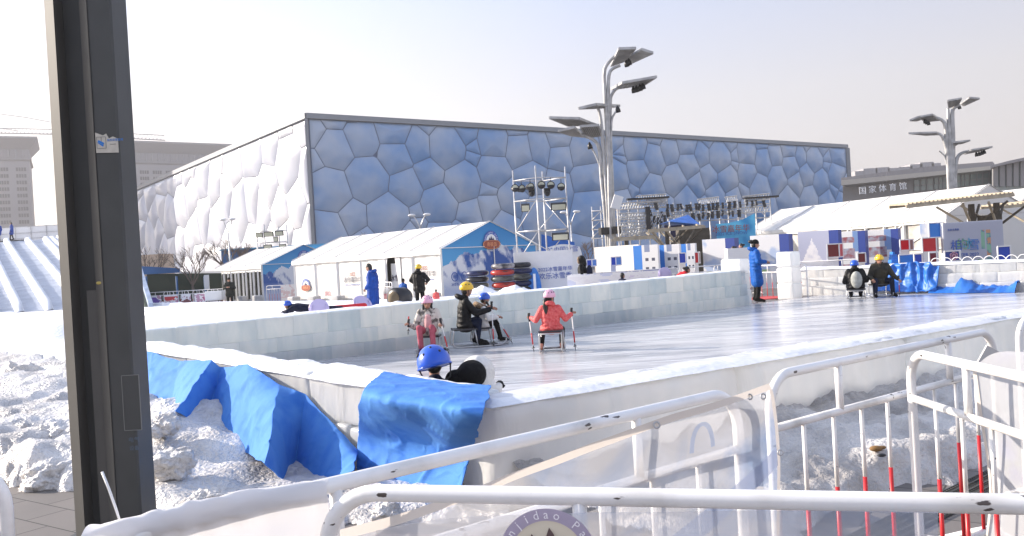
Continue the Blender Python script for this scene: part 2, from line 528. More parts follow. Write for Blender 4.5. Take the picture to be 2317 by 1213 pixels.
snow_strip(F_L, GL, nF, 0.5, lambda s: ICE_Z + 0.74 + 0.16 * s, 0.02, 160, 6, 0.0, 'snow_cap', FAR_WALL, thick=.03)
# piers of the gate
def pier(name_px, d, w, h, label):
    c = G(name_px, 0, 0) if False else None
g = MB(); tint = []
pc = GL + nF * 0.3 + F_DIR * 0.02
for k, (h, w) in enumerate(((0.42, 0.46), (0.4, 0.44), (0.38, 0.42))):
    rbox(g, tint, (pc.x, pc.y, ICE_Z + 0.2 + k * 0.4), F_DIR, nF, (w, .6, h), 0.05, 5, 0.02, random.random())
o = g.build('ice_pier', [M['icewall']], smooth=True); tint_attr(o, tint)
tag(o, 'ice block pier left of the rink gate beside the woman in blue', 'ice pier')
pr = P(1788, 670, 23.9); pr.z = 0
g = MB(); tint = []
for k, (h, w) in enumerate(((0.46, 0.5), (0.44, 0.46), (0.42, 0.44))):
    rbox(g, tint, (pr.x, pr.y, ICE_Z + 0.2 + k * 0.44), F_DIR, nF, (w, .5, h), 0.05, 5, 0.02, random.random())
o = g.build('ice_pier', [M['icewall']], smooth=True); tint_attr(o, tint)
tag(o, 'taller white ice block pier right of the rink gate', 'ice pier')
# back-right wall D
D0 = G(1806, 668, ICE_Z); D1 = G(2330, 659, ICE_Z); D1 = D0 + (D1 - D0) * 1.5
D0.z = D1.z = 0
dD = (D1 - D0).normalized(); nD = Vector((-dD.y, dD.x, 0)); nD = -nD if nD.y < 0 else nD
g = MB(); tint = []
wall_run(D0, D1, nD, 0.5, ICE_Z - 0.02, (0.27, 0.25, 0.26), (0.27, 0.25, 0.26), 0.8, g, tint, 0.012, 0.015, 0.04, jit=.006)
o = g.build('ice_block_wall', [M['icewall']], smooth=True); tint_attr(o, tint)
tag(o, 'white ice block wall with a blue tarpaulin hung over it, behind the couple on the sled', 'ice wall')
snow_strip(D0, D1, nD, 0.5, lambda s: ICE_Z + 0.74, 0.05, 120, 6, 0.03, 'snow_cap', o, 4)
# wall A (left front) and wall B (right front), big melted blocks
A_END = C_IN + A_DIR * 6.9
g = MB(); tint = []
wall_run(C_IN, A_END, nA, 0.42, 0.0, (0.36, 0.35), (0.44, 0.42), 1.5, g, tint, 0.035, 0.02, 0.03, n=9, jit=.004)
o = g.build('ice_block_wall', [M['icewall']], smooth=True); tint_attr(o, tint)
tag(o, 'low melted ice wall on the near left of the rink with blue felt draped down its outside', 'ice wall')
WALL_A = o
snow_strip(C_IN + A_DIR * .0, A_END, nA, 0.42, lambda s: 0.70 + 0.14 * s, 0.05, 150, 8, 0.03, 'snow_cap', o, 8, thick=.04)
g = MB(); tint = []
B_END = C_IN + B_DIR * 16
B_ST = C_IN + nA * 0.42 - B_DIR * 0.0
wall_run(C_IN + nA * .45, B_END, nB, 0.5, 0.0, (0.71,), (0.71,), 2.3, g, tint, 0.09, 0.035, 0.0, n=16, jit=.004)
o = g.build('ice_block_wall', [M['icewall']], smooth=True); tint_attr(o, tint)
tag(o, 'low melted white ice wall on the near right of the rink running behind the barriers', 'ice wall')
WALL_B = o
snow_strip(C_IN + nA * .45, B_END, nB, 0.5, lambda s: 0.71, 0.014, 300, 8, 0.0, 'snow_cap', WALL_B, 18, mt='icy_white', thick=.025)
# ---- raised snow field behind the far wall
def plan_poly(pts, z): return [Vector((p.x, p.y, z)) for p in pts]
sf_pts = [F_L + F_DIR * -3 + nF * .3, GL + nF * .45 - F_DIR * 4.5, G(1290, 660, .3), G(1165, 664, .3), G(1003, 678, .3), G(800, 686, .3), G(500, 687, .3), G(308, 686, .3), G(-400, 690, .3), Vector((-42, 20, .3)), Vector((-16, 11.5, .3))]
g = MB()
def in_poly(x, y, poly):
    c = False; n = len(poly)
    for i in range(n):
        a, b_ = poly[i], poly[(i + 1) % n]
        if (a.y > y) != (b_.y > y) and x < (b_.x - a.x) * (y - a.y) / (b_.y - a.y) + a.x: c = not c
    return c
SFZ = 0.42
g.prism(plan_poly(sf_pts, 0.01), (0, 0, SFZ - 0.01))
struct(g.build('snow_field', M['snow']))
# ================================================================== the bubble-walled swimming hall
K = P(694, 257, 144.0); TOPZ = K.z
EE = P(1915, 328, 236.0)
for _ in range(60):   # slide the far corner along its ray until it is as high as the near one
    d = EE.y; EE = P(1915, 328, d * (TOPZ - EYE) / (EE.z - EYE))
SS = P(285, 435, 245.0)
for _ in range(60):
    d = SS.y; SS = P(285, 435, d * (TOPZ - EYE) / (SS.z - EYE))
# shift corner depth so both top edges are level: TOPZ fixed by K
eD = Vector((EE.x - K.x, EE.y - K.y, 0)); eL = eD.length; eD.normalize()
sD = Vector((SS.x - K.x, SS.y - K.y, 0)); sL = sD.length; sD.normalize()
print('CUBE top', round(TOPZ, 1), 'east', round(eL, 1), 'south', round(sL, 1), 'dot', round(eD.dot(sD), 3))
nE = Vector((eD.y, -eD.x, 0)); nS = Vector((-sD.y, sD.x, 0))
if nE.y > 0: nE = -nE
if nS.y > 0: nS = -nS
K0 = Vector((K.x, K.y, 0))
def uv_on(px, py, n_, d_):
    p = PL(px, py, K0, n_)
    return ((p - K0).dot(d_), p.z)
z7 = [(80,230,.6),(250,110,.6),(265,370,1),(480,280,1),(450,110,.6),(740,210,1),(585,400,.4),(760,430,1),(960,340,.9),(1050,190,.5),(1195,350,1.15),(1360,220,.7),(1430,350,.5),(1420,420,.45),(1590,310,1),(1800,215,.6),(1820,380,1),(1970,350,.9),(2150,270,.9),(2170,420,.9),(95,470,.5),(220,720,1.15),(530,620,1.2),(850,680,1),(1050,570,.9),(1330,640,1.1),(1600,540,1),(1560,720,.6),(1900,600,1),(200,1030,1),(400,930,.9),(700,930,1.2),(950,900,.5),(1140,830,1.1),(1570,870,.9),(1400,920,.9),(960,990,.5),(1150,1090,.9),(1760,800,1.1),(1330,1100,.9),(520,1150,.8),(860,1100,.8),(1700,1020,1.1),(1950,930,1.1),(2150,700,1.0)]
z8 = [(340,290,.6),(510,350,1),(385,375,.45),(385,450,.45),(670,275,.6),(665,440,1),(790,380,.9),(790,270,.5),(935,325,.9),(950,500,1),(1060,410,.8),(1110,290,.5),(1210,430,1.1),(1290,310,.6),(1340,420,.5),(1335,495,.45),(1435,400,1),(1560,320,.6),(1575,465,1),(1670,420,.9),(1660,310,.5),(1785,365,.9),(1800,500,1),(1880,430,.8),(1945,345,.5),(1995,440,1),(2060,345,.6),(2105,435,.45),(2105,500,.45),(2190,405,.9),(840,620,1.1),(530,550,1),(490,700,.6),(650,700,1.1),(1010,650,.9),(1120,590,.9),(1275,610,1.05),(1440,560,1),(1410,700,.6),(1545,690,1.1),(1690,600,1.05),(1840,630,.9),(1930,570,.9),(2055,640,1),(2180,580,1),(2160,690,.6),(2250,680,.8),(1180,740,1),(930,790,1.1),(350,600,1.1),(100,620,1.1),(60,380,1),(1320,760,.9),(1780,780,1),(1960,760,.9),(2100,780,.9),(2240,790,.9),(760,860,1),(560,860,1),(380,780,1),(120,800,1.1),(1100,880,1),(1400,900,1),(1600,880,1)]
seedsE = [(*uv_on(x / 3.737 + 690, y / 3.737 + 240, nE, eD), w) for x, y, w in z7] + \
         [(*uv_on(x / 3.678 + 1300, y / 3.678 + 240, nE, eD), w) for x, y, w in z8 if x > 40]
def fill_seeds(seeds, L, Hh, md, seed):
    rnd = random.Random(seed); out = list(seeds); tries = 0
    while tries < 6000:
        tries += 1
        u, z = rnd.uniform(-2, L + 2), rnd.uniform(-2, Hh + 2)
        w = rnd.choice((1, 1, 1.1, .8, .5))
        if all((u - s[0]) ** 2 + (z - s[1]) ** 2 > (md * (w + s[2]) / 2) ** 2 for s in out): out.append((u, z, w))
    return out
seedsE = [s for s in seedsE if -3 < s[0] < eL + 3]
seedsE = fill_seeds(seedsE, eL, TOPZ - 1, 12.5, 3)
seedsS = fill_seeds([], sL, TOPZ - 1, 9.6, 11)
def clip(poly, a, b_, c):  # keep a*x+b*y<=c
    out = []
    for i in range(len(poly)):
        p, q = poly[i], poly[(i + 1) % len(poly)]
        dp = a * p[0] + b_ * p[1] - c; dq = a * q[0] + b_ * q[1] - c
        if dp <= 0: out.append(p)
        if (dp < 0 < dq) or (dq < 0 < dp):
            t = dp / (dp - dq); out.append((p[0] + (q[0] - p[0]) * t, p[1] + (q[1] - p[1]) * t))
    return out
def cells(seeds, L, z0, z1):
    res = []
    for i, (u, z, w) in enumerate(seeds):
        poly = [(0.35, z0), (L - 0.35, z0), (L - 0.35, z1), (0.35, z1)]
        for j, (u2, z2, w2) in enumerate(seeds):
            if j == i or abs(u - u2) > 26 or abs(z - z2) > 26: continue
            # power diagram bisector
            a, b_ = u2 - u, z2 - z
            c = (u2 * u2 + z2 * z2 - u * u - z * z + (w * w - w2 * w2) * 14) / 2
            poly = clip(poly, a, b_, c)
            if len(poly) < 3: break
        if len(poly) >= 3: res.append(poly)
    return res
def area(p): return abs(sum(p[i][0] * p[(i + 1) % len(p)][1] - p[(i + 1) % len(p)][0] * p[i][1] for i in range(len(p)))) / 2
def resample(poly, n):
    L = [math.hypot(poly[(i + 1) % len(poly)][0] - poly[i][0], poly[(i + 1) % len(poly)][1] - poly[i][1]) for i in range(len(poly))]
    out = []
    for i, l_ in enumerate(L):
        k = max(1, round(n * l_ / sum(L)))
        for t in range(k):
            out.append((poly[i][0] + (poly[(i + 1) % len(poly)][0] - poly[i][0]) * t / k, poly[i][1] + (poly[(i + 1) % len(poly)][1] - poly[i][1]) * t / k))
    return out
def cushion(mb, poly, d_, n_, bulge=0.075, seam=0.06):
    pl = resample(poly, 26)
    A = area(poly)
    if A < 0.6: return
    cx = sum(p[0] for p in pl) / len(pl); cz = sum(p[1] for p in pl) / len(pl)
    rad = math.sqrt(A / math.pi)
    rings = []
    def at(u, z, h): return K0 + d_ * u + Vector((0, 0, z)) + n_ * h
    # signed distance to polygon edges bounds the inset
    s = 1 - seam / rad
    hb = rad * bulge * (2 if n_ is nE else 2.7)
    rings.append([at(cx + (u - cx) * s, cz + (z - cz) * s, 0.0) for u, z in pl])
    for t in (0.93, 0.82, 0.66, 0.45, 0.22):
        rings.append([at(cx + (u - cx) * s * t, cz + (z - cz) * s * t, hb * (1 - t ** 2.2) + 0.02) for u, z in pl])
    n = len(pl); vs = [v for r_ in rings for v in r_] + [at(cx, cz, hb + 0.02)]
    fs = []
    for k in range(len(rings) - 1):
        for i in range(n):
            j = (i + 1) % n
            fs.append((k * n + i, k * n + j, (k + 1) * n + j, (k + 1) * n + i))
    b0 = (len(rings) - 1) * n
    for i in range(n): fs.append((b0 + i, b0 + (i + 1) % n, len(vs) - 1))
    if (vs[1] - vs[0]).cross(vs[n] - vs[0]).dot(n_) < 0: fs = [f[::-1] for f in fs]
    mb.add(vs, fs)
def cushion_mat(name, c1, c2, rough):
    m = bpy.data.materials.new(name); m.use_nodes = True
    n = m.node_tree.nodes; l = m.node_tree.links; b = n['Principled BSDF']
    tc = n.new('ShaderNodeTexCoord')
    t = n.new('ShaderNodeTexNoise'); t.inputs['Scale'].default_value = 0.12; t.inputs['Detail'].default_value = 3
    l.new(tc.outputs['Object'], t.inputs[0])
    r = n.new('ShaderNodeMapRange'); r.inputs[1].default_value = 0.35; r.inputs[2].default_value = 0.65
    l.new(t.outputs[0], r.inputs[0])
    mx = n.new('ShaderNodeMix'); mx.data_type = 'RGBA'
    mx.inputs[6].default_value = (*c1, 1); mx.inputs[7].default_value = (*c2, 1)
    l.new(r.outputs[0], mx.inputs[0]); l.new(mx.outputs[2], b.inputs['Base Color'])
    b.inputs['Roughness'].default_value = rough
    b.inputs['Specular IOR Level'].default_value = 0.6
    return m
M['etfe'] = cushion_mat('foil_cushion_shade_tone', (0.12, 0.27, 0.53), (0.34, 0.42, 0.55), 0.24)  # same foil as the sunlit face, darker blue put in for shade
M['etfe_s'] = cushion_mat('foil_cushion_sun_tone', (0.46, 0.49, 0.58), (0.56, 0.57, 0.62), 0.3)  # same foil, paler colour put in for the sunlit face
M['cubeframe'] = mat('facade_steel', (0.2, 0.22, 0.25), 0.5, 0.3)
M['seam'] = mat('blue_grey_seam', (0.10, 0.15, 0.28), 0.6)
hall = thing('swimming_hall', 'huge box-shaped hall clad in bubble-like foil cushions, coloured blue for shade, pale for sun', 'building', tuple(K0))
g = MB()
c0, c1, c2 = K0, K0 + eD * eL, K0 + sD * sL
c3 = c1 + sD * sL
quad = [c0, c1, c3, c2]
ins = 0.25
cc = (c0 + c3) / 2
q2 = [p + (cc - p).normalized() * 0.3 for p in quad]
g.prism([Vector((p.x, p.y, -0.5)) for p in q2], (0, 0, TOPZ + 0.2))
g.build('wall', M['seam'], hall)
g = MB()
for (a, b_, n_) in ((c0, c1, nE), (c0, c2, nS)):
    dd = (b_ - a).normalized()
    g.beam(a - dd * .3 + Vector((0, 0, TOPZ - .4)) + n_ * .2, b_ + Vector((0, 0, TOPZ - .4)) + n_ * .2, 0.7, 0.9)
g.beam(c0 + Vector((0, 0, -.3)) + (nE + nS) * .25, c0 + Vector((0, 0, TOPZ - .9)) + (nE + nS) * .25, 0.5, 0.5)
g.beam(c1 + Vector((0, 0, -.3)) + nE * .25, c1 + Vector((0, 0, TOPZ - .9)) + nE * .25, 1.0, 0.7)
g.build('roof_edge', M['cubeframe'], hall)
allc = []
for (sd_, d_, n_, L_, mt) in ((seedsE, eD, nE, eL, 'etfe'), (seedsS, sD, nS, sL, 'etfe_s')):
    for poly in cells(sd_, L_, 0.0, TOPZ - 0.9):
        cx = sum(p[0] for p in poly) / len(poly)
        allc.append((area(poly) / (K0 + d_ * cx).length ** 2 * (1 if mt == 'etfe' else .45), poly, d_, n_, mt))
allc.sort(key=lambda t: -t[0])
rest = {'etfe': MB(), 'etfe_s': MB()}
for i, (s_, poly, d_, n_, mt) in enumerate(allc):
    if i < 100:
        g = MB(); cushion(g, poly, d_, n_)
        if g.f: g.build('foil_cushion', M[mt], hall, True)
    else: cushion(rest[mt], poly, d_, n_)
both = MB(); both.add(rest['etfe'].v, rest['etfe'].f); both.m(1).add(rest['etfe_s'].v, rest['etfe_s'].f)
o = both.build('foil_cushions', [M['etfe'], M['etfe_s']], hall, True); o['kind'] = 'stuff'
# letters high on the shaded wall
g = MB()
p = PL(1386, 348, K0, nE)
M['letter_blue'] = mat('deep_blue_letter', (0.02, 0.05, 0.2), 0.5)
for k in range(1): pass
# ================================================================== far towers and crane
M['conc'] = mat('pale_concrete', (0.34, 0.33, 0.345), 0.8, noise_amt=0.1, noise_scale=0.05)
M['conc_d'] = mat('grey_concrete', (0.30, 0.29, 0.30), 0.8)
M['win_grey'] = mat('grey_window', (0.10, 0.10, 0.11), 0.4)
def tower_block(a, b_, label, ztop, depth=30, eave=4):
    """a, b_: left and right front corners in plan"""
    a, b_ = flat(a), flat(b_); X = (b_ - a).normalized(); Y = Vector((-X.y, X.x, 0)); w = (b_ - a).length; zt = ztop
    t = thing('apartment_tower', label, 'building', tuple((a + b_) / 2), 0, 'row of pale towers')
    A = lambda x, y, z: a + X * x + Y * y + Vector((0, 0, z))
    g = MB(); g.prism([A(0, 0, -.5), A(0, depth, -.5), A(w, depth, -.5), A(w, 0, -.5)], (0, 0, zt - 11)); g.build('wall', M['conc'], t)
    prof = [(0, zt - 11.6), (.8, zt - 11), (.8, zt - 10.4), (.2, zt - 10.2), (.2, zt - 6), (1.5, zt - 4.5), (eave, zt - 1.3), (eave, zt - .5), (0, zt)]
    g = MB(); vs = [A(x, y, z) for o_, z in prof for x, y in ((-o_, -o_), (w + o_, -o_), (w + o_, depth + o_), (-o_, depth + o_))]; fs = []
    for k in range(len(prof) - 1):
        for i in range(4): fs.append((k * 4 + i, k * 4 + (i + 1) % 4, k * 4 + 4 + (i + 1) % 4, k * 4 + 4 + i))
    fs.append(tuple(range(len(vs) - 4, len(vs)))); g.add(vs, fs); g.build('cornice', M['conc_d'], t)
    g = MB()
    for k in range(int(w / 3)): g.beam(A(1.5 + k * 3, -.35, zt - 9.8), A(1.5 + k * 3, -.35, zt - 6.4), .8, .5)
    g.build('frieze', M['conc'], t)
    cols = max(2, int(w / 5.7)); i = 0; zz = zt - 15.5
    while zz > 3:
        for c in range(cols):
            if i < 96:
                cx = w * (c + .5) / cols; k = MB(); k.beam(A(cx, .2, zz - .85), A(cx, .2, zz + .85), 4.2, .7, tuple(Y))
                k.m(1)
                for q in (-1.05, 0, 1.05): k.beam(A(cx + q, -.12, zz - .85), A(cx + q, -.12, zz + .85), .22, .12, tuple(Y))
                k.build('window', [M['win_grey'], M['conc']], t)
            i += 1
        zz -= 3.1
    return t
tower_block(P(-60, 306, 398), P(63, 311, 408), 'pale grey tower at the far left edge with flared cornice and window rows', P(40, 307, 404).z)
tower_block(P(215, 318, 415), P(505, 326, 452), 'wide pale grey tower behind the pole and hall with flared cornice', P(300, 318, 425).z)
# third block of the row, outside the left edge: its shadow falls on the far end of the hall
sa = PL(402, 470, K0, nS); sb = SS
ca = flat(sa) + SUN_DIR * 95; cb = flat(sb) + SUN_DIR * 110 + sD * 12
tower_block(cb, ca, 'pale grey tower of the same row outside the left edge of the view', 31 + 95 * math.tan(SUN_EL) + 14, 14)
# crane
M['crane'] = mat('crane_steel', (.36, .34, .36), .6)
cr = thing('tower_crane', 'thin lattice jib of a tower crane above the pale towers at the left', 'crane', tuple(flat(P(170, 300, 385))))
def lattice(p, q, s, n, name):
    g = MB(); u = Vector((0, 0, s)); 
    for o_ in (Vector((0, 0, 0)), u + Vector((0, .6, 0)), Vector((0, 1.2, 0))): g.tube([p + o_, q + o_], .17, 4)
    for k in range(n):
        a = p.lerp(q, k / n); b_ = p.lerp(q, (k + .5) / n); c = p.lerp(q, (k + 1) / n)
        g.tube([a, b_ + u + Vector((0, .6, 0)), c], .11, 4)
    g.build(name, M['crane'], cr)
lattice(P(-40, 300, 385), P(150, 304, 385), 2.2, 22, 'counter_jib'); lattice(P(150, 306, 385), P(372, 317, 385), 2.2, 26, 'jib')
g = MB(); g.tube([P(-60, 250, 385), P(60, 266, 385), P(175, 288, 385)], .16, 4); g.tube([P(-30, 286, 385), P(40, 296, 385)], .14, 4); g.build('tie_cable', M['crane'], cr)
g = MB(); q = P(190, 300, 385); g.beam((q.x, q.y, 0), (q.x, q.y, q.z + 6), 1.6); g.build('mast', M['crane'], cr)
# ================================================================== foreground: snow, felt, pole, barriers
def side_of(p, a, d, n): return (p - a).dot(n)
# left snow bank: a height field between the paving and wall A
OUT_A = C_IN + nA * 0.42
def bank_height(x, y):
    p = Vector((x, y, 0))
    outA = (p - OUT_A).dot(nA)             # metres outside wall A
    outB = (p - (C_IN + nB * .5)).dot(nB)
    if outA < -0.1 and outB < -.1: return -0.3
    # edge to the bare paving
    e = y - (5.35 + 0.9 * max(0, -1.9 - x) ** 0.9 + 0.0) + .25 * fbm((x * 1.3, y * 1.3, 0)) + .12 * fbm((x * 5, y * 5, 2))
    e2 = (-0.15 - x) * 1.0 + .3 * fbm((x * 2, y * 2, 7))
    e = min(e, e2 + .2)
    if e < 0: return -0.05
    rim = min(1, e / .22)
    near = math.exp(-max(0, outA) / 1.6)
    s_ = (p - C_IN).dot(A_DIR); sm = max(0, min(1, (s_ - 1.7) / 1.9)); sm = sm * sm * (3 - 2 * sm)
    base = 0.05 + (0.10 + 0.26 * near) * sm + 0.1 * min(1, max(0, y - 7) / 5)
    n1 = fbm((x * .9, y * .9, 5)) * .09 + noise.noise((x * 2.6, y * 2.6, 1)) * .07 + abs(noise.noise((x * 6, y * 6, 4))) * .03 + abs(noise.noise((x * 14, y * 14, 4))) * .012
    cr = noise.voronoi(Vector((x * 1.7, y * 1.7, .3)))[0]
    cr2 = noise.voronoi(Vector((x * 4.5, y * 4.5, 1.3)))[0]
    n1 += (cr[1] - cr[0]) * .10 * (1 if y < 12 else .5) + (cr2[1] - cr2[0]) * .035
    n1 *= .45 + .55 * sm
    h = (base + n1) * rim ** .6
    if y > 11: h = h * max(0.0, 1 - (y - 11) / 10) + (SFZ + .015 * fbm((x, y, 0))) * min(1, (y - 11) / 10)
    return h
rows = []
NV, NU = 230, 230
for j in range(NV + 1):
    y = 4.9 * (20 / 4.9) ** (j / NV)
    row = []
    for i in range(NU + 1):
        q = -0.80 + (0.80 - .02) * (i / NU)
        x = q * y
        if x > .4: x = .4
        row.append(Vector((x, y, bank_height(x, y))))
    rows.append(row)
g = MB(); g.grid(rows)
o = g.build('snow_bank', M['icy'], None, True)
tag(o, None, None, None, 'stuff')
# right snow bank along wall B
def bankr(s, t):
    # s along B, t outwards from wall face
    rim = 1 - min(1, max(0, (t - 1.35 - .35 * fbm((s * .9, t, 3)) - .1 * fbm((s * 4, t * 4, 3))) / .18))
    return ((.20 + .10 * fbm((s * 1.2, t * 1.2, 8)) + .07 * fbm((s * 3.5, t * 3.5, 6)) + .03 * abs(fbm((s * 9, t * 9, 1)))) * (1 - .35 * t / 2) + .12 * math.exp(-t * 3)) * rim ** .5 - .02
rows = []
for j in range(61):
    t = j / 60 * 2.1 - .05; row = []
    for i in range(361):
        s = -0.3 + 15 * i / 360
        p = C_IN + B_DIR * s + nB * (.5 + t)
        row.append(Vector((p.x, p.y, bankr(s, t))))
    rows.append(row)
g = MB(); g.grid(rows[::-1])
o = g.build('snow_bank', M['icy_dirty'], None, True); tag(o, None, None, None, 'stuff')
# loose lumps of frozen snow
def lump(c, r, seed, label, flat_=.7):
    bm = bmesh.new()
    bmesh.ops.create_icosphere(bm, subdivisions=5, radius=1)
    for v in bm.verts:
        d = v.co.normalized()
        k = 1 + .35 * fbm(d * 1.1 + Vector((seed, 0, 0))) + .12 * fbm(d * 3 + Vector((seed, 3, 0))) + .05 * fbm(d * 9 + Vector((0, seed, 0)))
        f = noise.voronoi(d * 1.6 + Vector((seed, 1, 4)))[0]
        k -= .25 * f[0]
        v.co = Vector((d.x * r * k, d.y * r * k * .85, d.z * r * k * flat_)) + Vector(c)
    me = bpy.data.meshes.new('ice_lump'); bm.to_mesh(me); bm.free()
    me.materials.append(M['icy']); me.polygons.foreach_set('use_smooth', [True] * len(me.polygons))
    o = bpy.data.objects.new('ice_lump', me); COL.objects.link(o)
    tag(o, label, 'ice lump', 'lumps of frozen snow around the pole')
    return o
lumps = [(110, 1085, .26, 'big pale lump of frozen snow on the paving just left of the pole', 0.05),
         (60, 1085, .13, 'small lump of frozen snow at the far left of the paving', .02),
         (45, 1000, .3, 'rounded frozen snow lump at the left edge in front of the icy bank', .12),
         (50, 860, .38, 'broad frozen lump on the left bank below the slides', .3),
         (470, 1140, .13, 'knobbly ice lump on the bank right of the pole, lower of two', .3),
         (600, 1130, .10, 'knobbly ice lump near the blue felt and the barrier', .3),
         (372, 965, .15, 'frozen lump between the pole and the blue felt', .38),
         (130, 990, .24, 'jagged lump of ice touching the left side of the pole', .2),
         (380, 1050, .2, 'lump of ice leaning on the right side of the pole', .22),
         (880, 1165, .12, 'ice lump under the front barrier by the hanging felt', .08)]
for i, (px, py, r, lb, z) in enumerate(lumps):
    p = G(px, py, z); lump((p.x, p.y, z), r, i * 3.7 + 1, lb)
# ---- blue felt sheets
def felt_mat():
    m = mat('blue_felt', (0.02, 0.16, 0.62), 0.85, col2=(0.07, 0.26, 0.70), noise_scale=5, bump=0.12, bump_scale=90, detail=8, ramp=(.45, .75), trans=.12)
    return m
M['felt'] = felt_mat()
def catmull(a, b_, c, d, t):
    return 0.5 * ((2 * b_) + (c - a) * t + (2 * a - 5 * b_ + 4 * c - d) * t * t + (3 * b_ - a - 3 * c + d) * t ** 3)
def spline(pts, n):
    pts = [Vector(p) for p in pts]; out = []
    k = len(pts) - 1
    for i in range(n + 1):
        s = i / n * k; a = min(int(s), k - 1); t = s - a
        out.append(catmull(pts[max(a - 1, 0)], pts[a], pts[a + 1], pts[min(a + 2, k)], t))
    return out
def felt(name, ribs, nu, nv, label, rough=.02, sharp=False, thick=.006, grp=None):
    """ribs: list of lists of 3-D points from top to bottom"""
    cols_ = [spline(r_, nv) for r_ in ribs]
    rows = []
    for j in range(nv + 1):
        if sharp:
            row = []; k = len(cols_) - 1
            for i in range(nu + 1):
                s = i / nu * k; a = min(int(s), k - 1); t = s - a
                t2 = t * .5 + .5 * (t * t * (3 - 2 * t))
                row.append(cols_[a][j].lerp(cols_[a + 1][j], t2))
        else: row = spline([c[j] for c in cols_], nu)
        rows.append(row)
    def crease(p):
        a_ = abs(noise.noise(p * 2.3 + Vector((3, 1, 0)))); b2_ = abs(noise.noise(p * 5.1 + Vector((9, 4, 2))))
        return max(0, .12 - a_) / .12 * rough * 1.0 + max(0, .1 - b2_) / .1 * rough * .4
    rows = [[p + noise.noise_vector(p * 3.1) * rough + noise.noise_vector(p * 8) * rough * .3 + Vector((nA.x, nA.y, .5)) * crease(p) for p in r_] for r_ in rows]
    g_ = MB(); g_.grid(rows)
    o = g_.build(name, M['felt'], None, True)
    md = o.modifiers.new('s', 'SOLIDIFY'); md.thickness = thick; md.offset = 1
    return tag(o, label, 'felt sheet', grp)
nfA = nA
def AP(px, py, off):
    return PL(px, py, OUT_A + nfA * off, nfA)
ribsL = [  # (top px, bottom px, offset top, offset bottom)
    ((300, 790), (285, 950), .02, .35),
    ((345, 797), (330, 945), .03, .5),
    ((405, 816), (385, 940), .05, .42),
    ((480, 816), (398, 932), .10, .72),
    ((500, 832), (470, 975), .04, .35),
    ((560, 824), (560, 1025), .06, .5),
    ((632, 868), (601, 1052), .12, .85),
    ((690, 892), (662, 1102), .03, .32),
    ((752, 955), (740, 1092), .05, .36),
    ((812, 1018), (800, 1062), .08, .42)]
ribs = []
for (tp, bp_, o0, o1) in ribsL:
    r_ = []
    for k in range(5):
        t = k / 4
        r_.append(AP(tp[0] + (bp_[0] - tp[0]) * t, tp[1] + (bp_[1] - tp[1]) * t, o0 + (o1 - o0) * t ** .8))
    ribs.append(r_)
felt('felt_sheet', ribs, 180, 60, 'long rumpled sheet of blue felt hanging in big folds down the wall behind the pole', .012, sharp=True)
# second sheet: over the top of the wall at the corner and down its outside
def TP(px, py, z): return G(px, py, z)
tz = .775
ribs = []
for (t0, t1, mid, bot) in (((868, 842), (820, 890), (812, 985), (808, 1090)), ((930, 852), (880, 905), (885, 1000), (880, 1145)),
                           ((1000, 862), (960, 915), (955, 1010), (945, 1180)), ((1060, 868), (1040, 930), (1015, 1030), (1000, 1190)),
                           ((1112, 874), (1095, 935), (1072, 1010), (1040, 1120))):
    a = G(t0[0], t0[1], tz); b_ = G(t1[0], t1[1], tz + .005)
    m1 = AP(mid[0], mid[1], .10); m2 = AP((mid[0] + bot[0]) / 2, (mid[1] + bot[1]) / 2, .13); m3 = AP(bot[0], bot[1], .2)
    ribs.append([a, b_, m1, m2, m3])
felt('felt_sheet', ribs, 120, 110, 'sheet of blue felt laid over the wall corner in front of the two capped heads', .014)
# tarpaulins at the back right
M['tarp'] = mat('blue_tarpaulin', (0.02, 0.16, 0.6), 0.45, noise_amt=.3, noise_scale=2, bump=.5, bump_scale=4)
ribs = []
for i in range(14):
    x0 = 1985 + i * 10.8
    a = PL(x0, 597 - (2 if 3 < i < 12 else -6), D0 - nD * (.02 + .08 * (i % 2)), nD)
    b_ = PL(x0 - 4 + (i % 3) * 2, 628, D0 - nD * (.09 + .05 * (i % 2)), nD)
    c = PL(x0 - 8 + (i % 3) * 3, 660, D0 - nD * (.2 + .09 * ((i * 7 % 5) / 4)), nD)
    ribs.append([a, b_, c])
g_ = felt('tarpaulin', ribs, 80, 20, 'blue tarpaulin hanging over the back ice wall beside the couple on the sled', .05)
g_.data.materials[0] = M['tarp']; g_['category'] = 'tarpaulin'
rows = []
tpa = [G(2140, 657, ICE_Z), G(2200, 659, ICE_Z), G(2260, 657, ICE_Z), G(2330, 655, ICE_Z)]
for j in range(9):
    row = []
    for i in range(61):
        s = i / 60; p = tpa[0].lerp(tpa[3], s) + nD * ((j / 8 - .5) * .8 - 1.0)
        h = .13 + .12 * abs(fbm((s * 9, j * .5, 2))) + (.18 * max(0, math.sin(s * 9 - 2)) if s > .3 else 0)
        row.append(Vector((p.x, p.y, ICE_Z + .01 + h * math.sin(math.pi * j / 8))))
    rows.append(row)
g = MB(); g.grid(rows); o = g.build('tarpaulin', M['tarp'], None, True)
tag(o, 'crumpled blue tarpaulin lying on the ice along the foot of the back wall', 'tarpaulin')
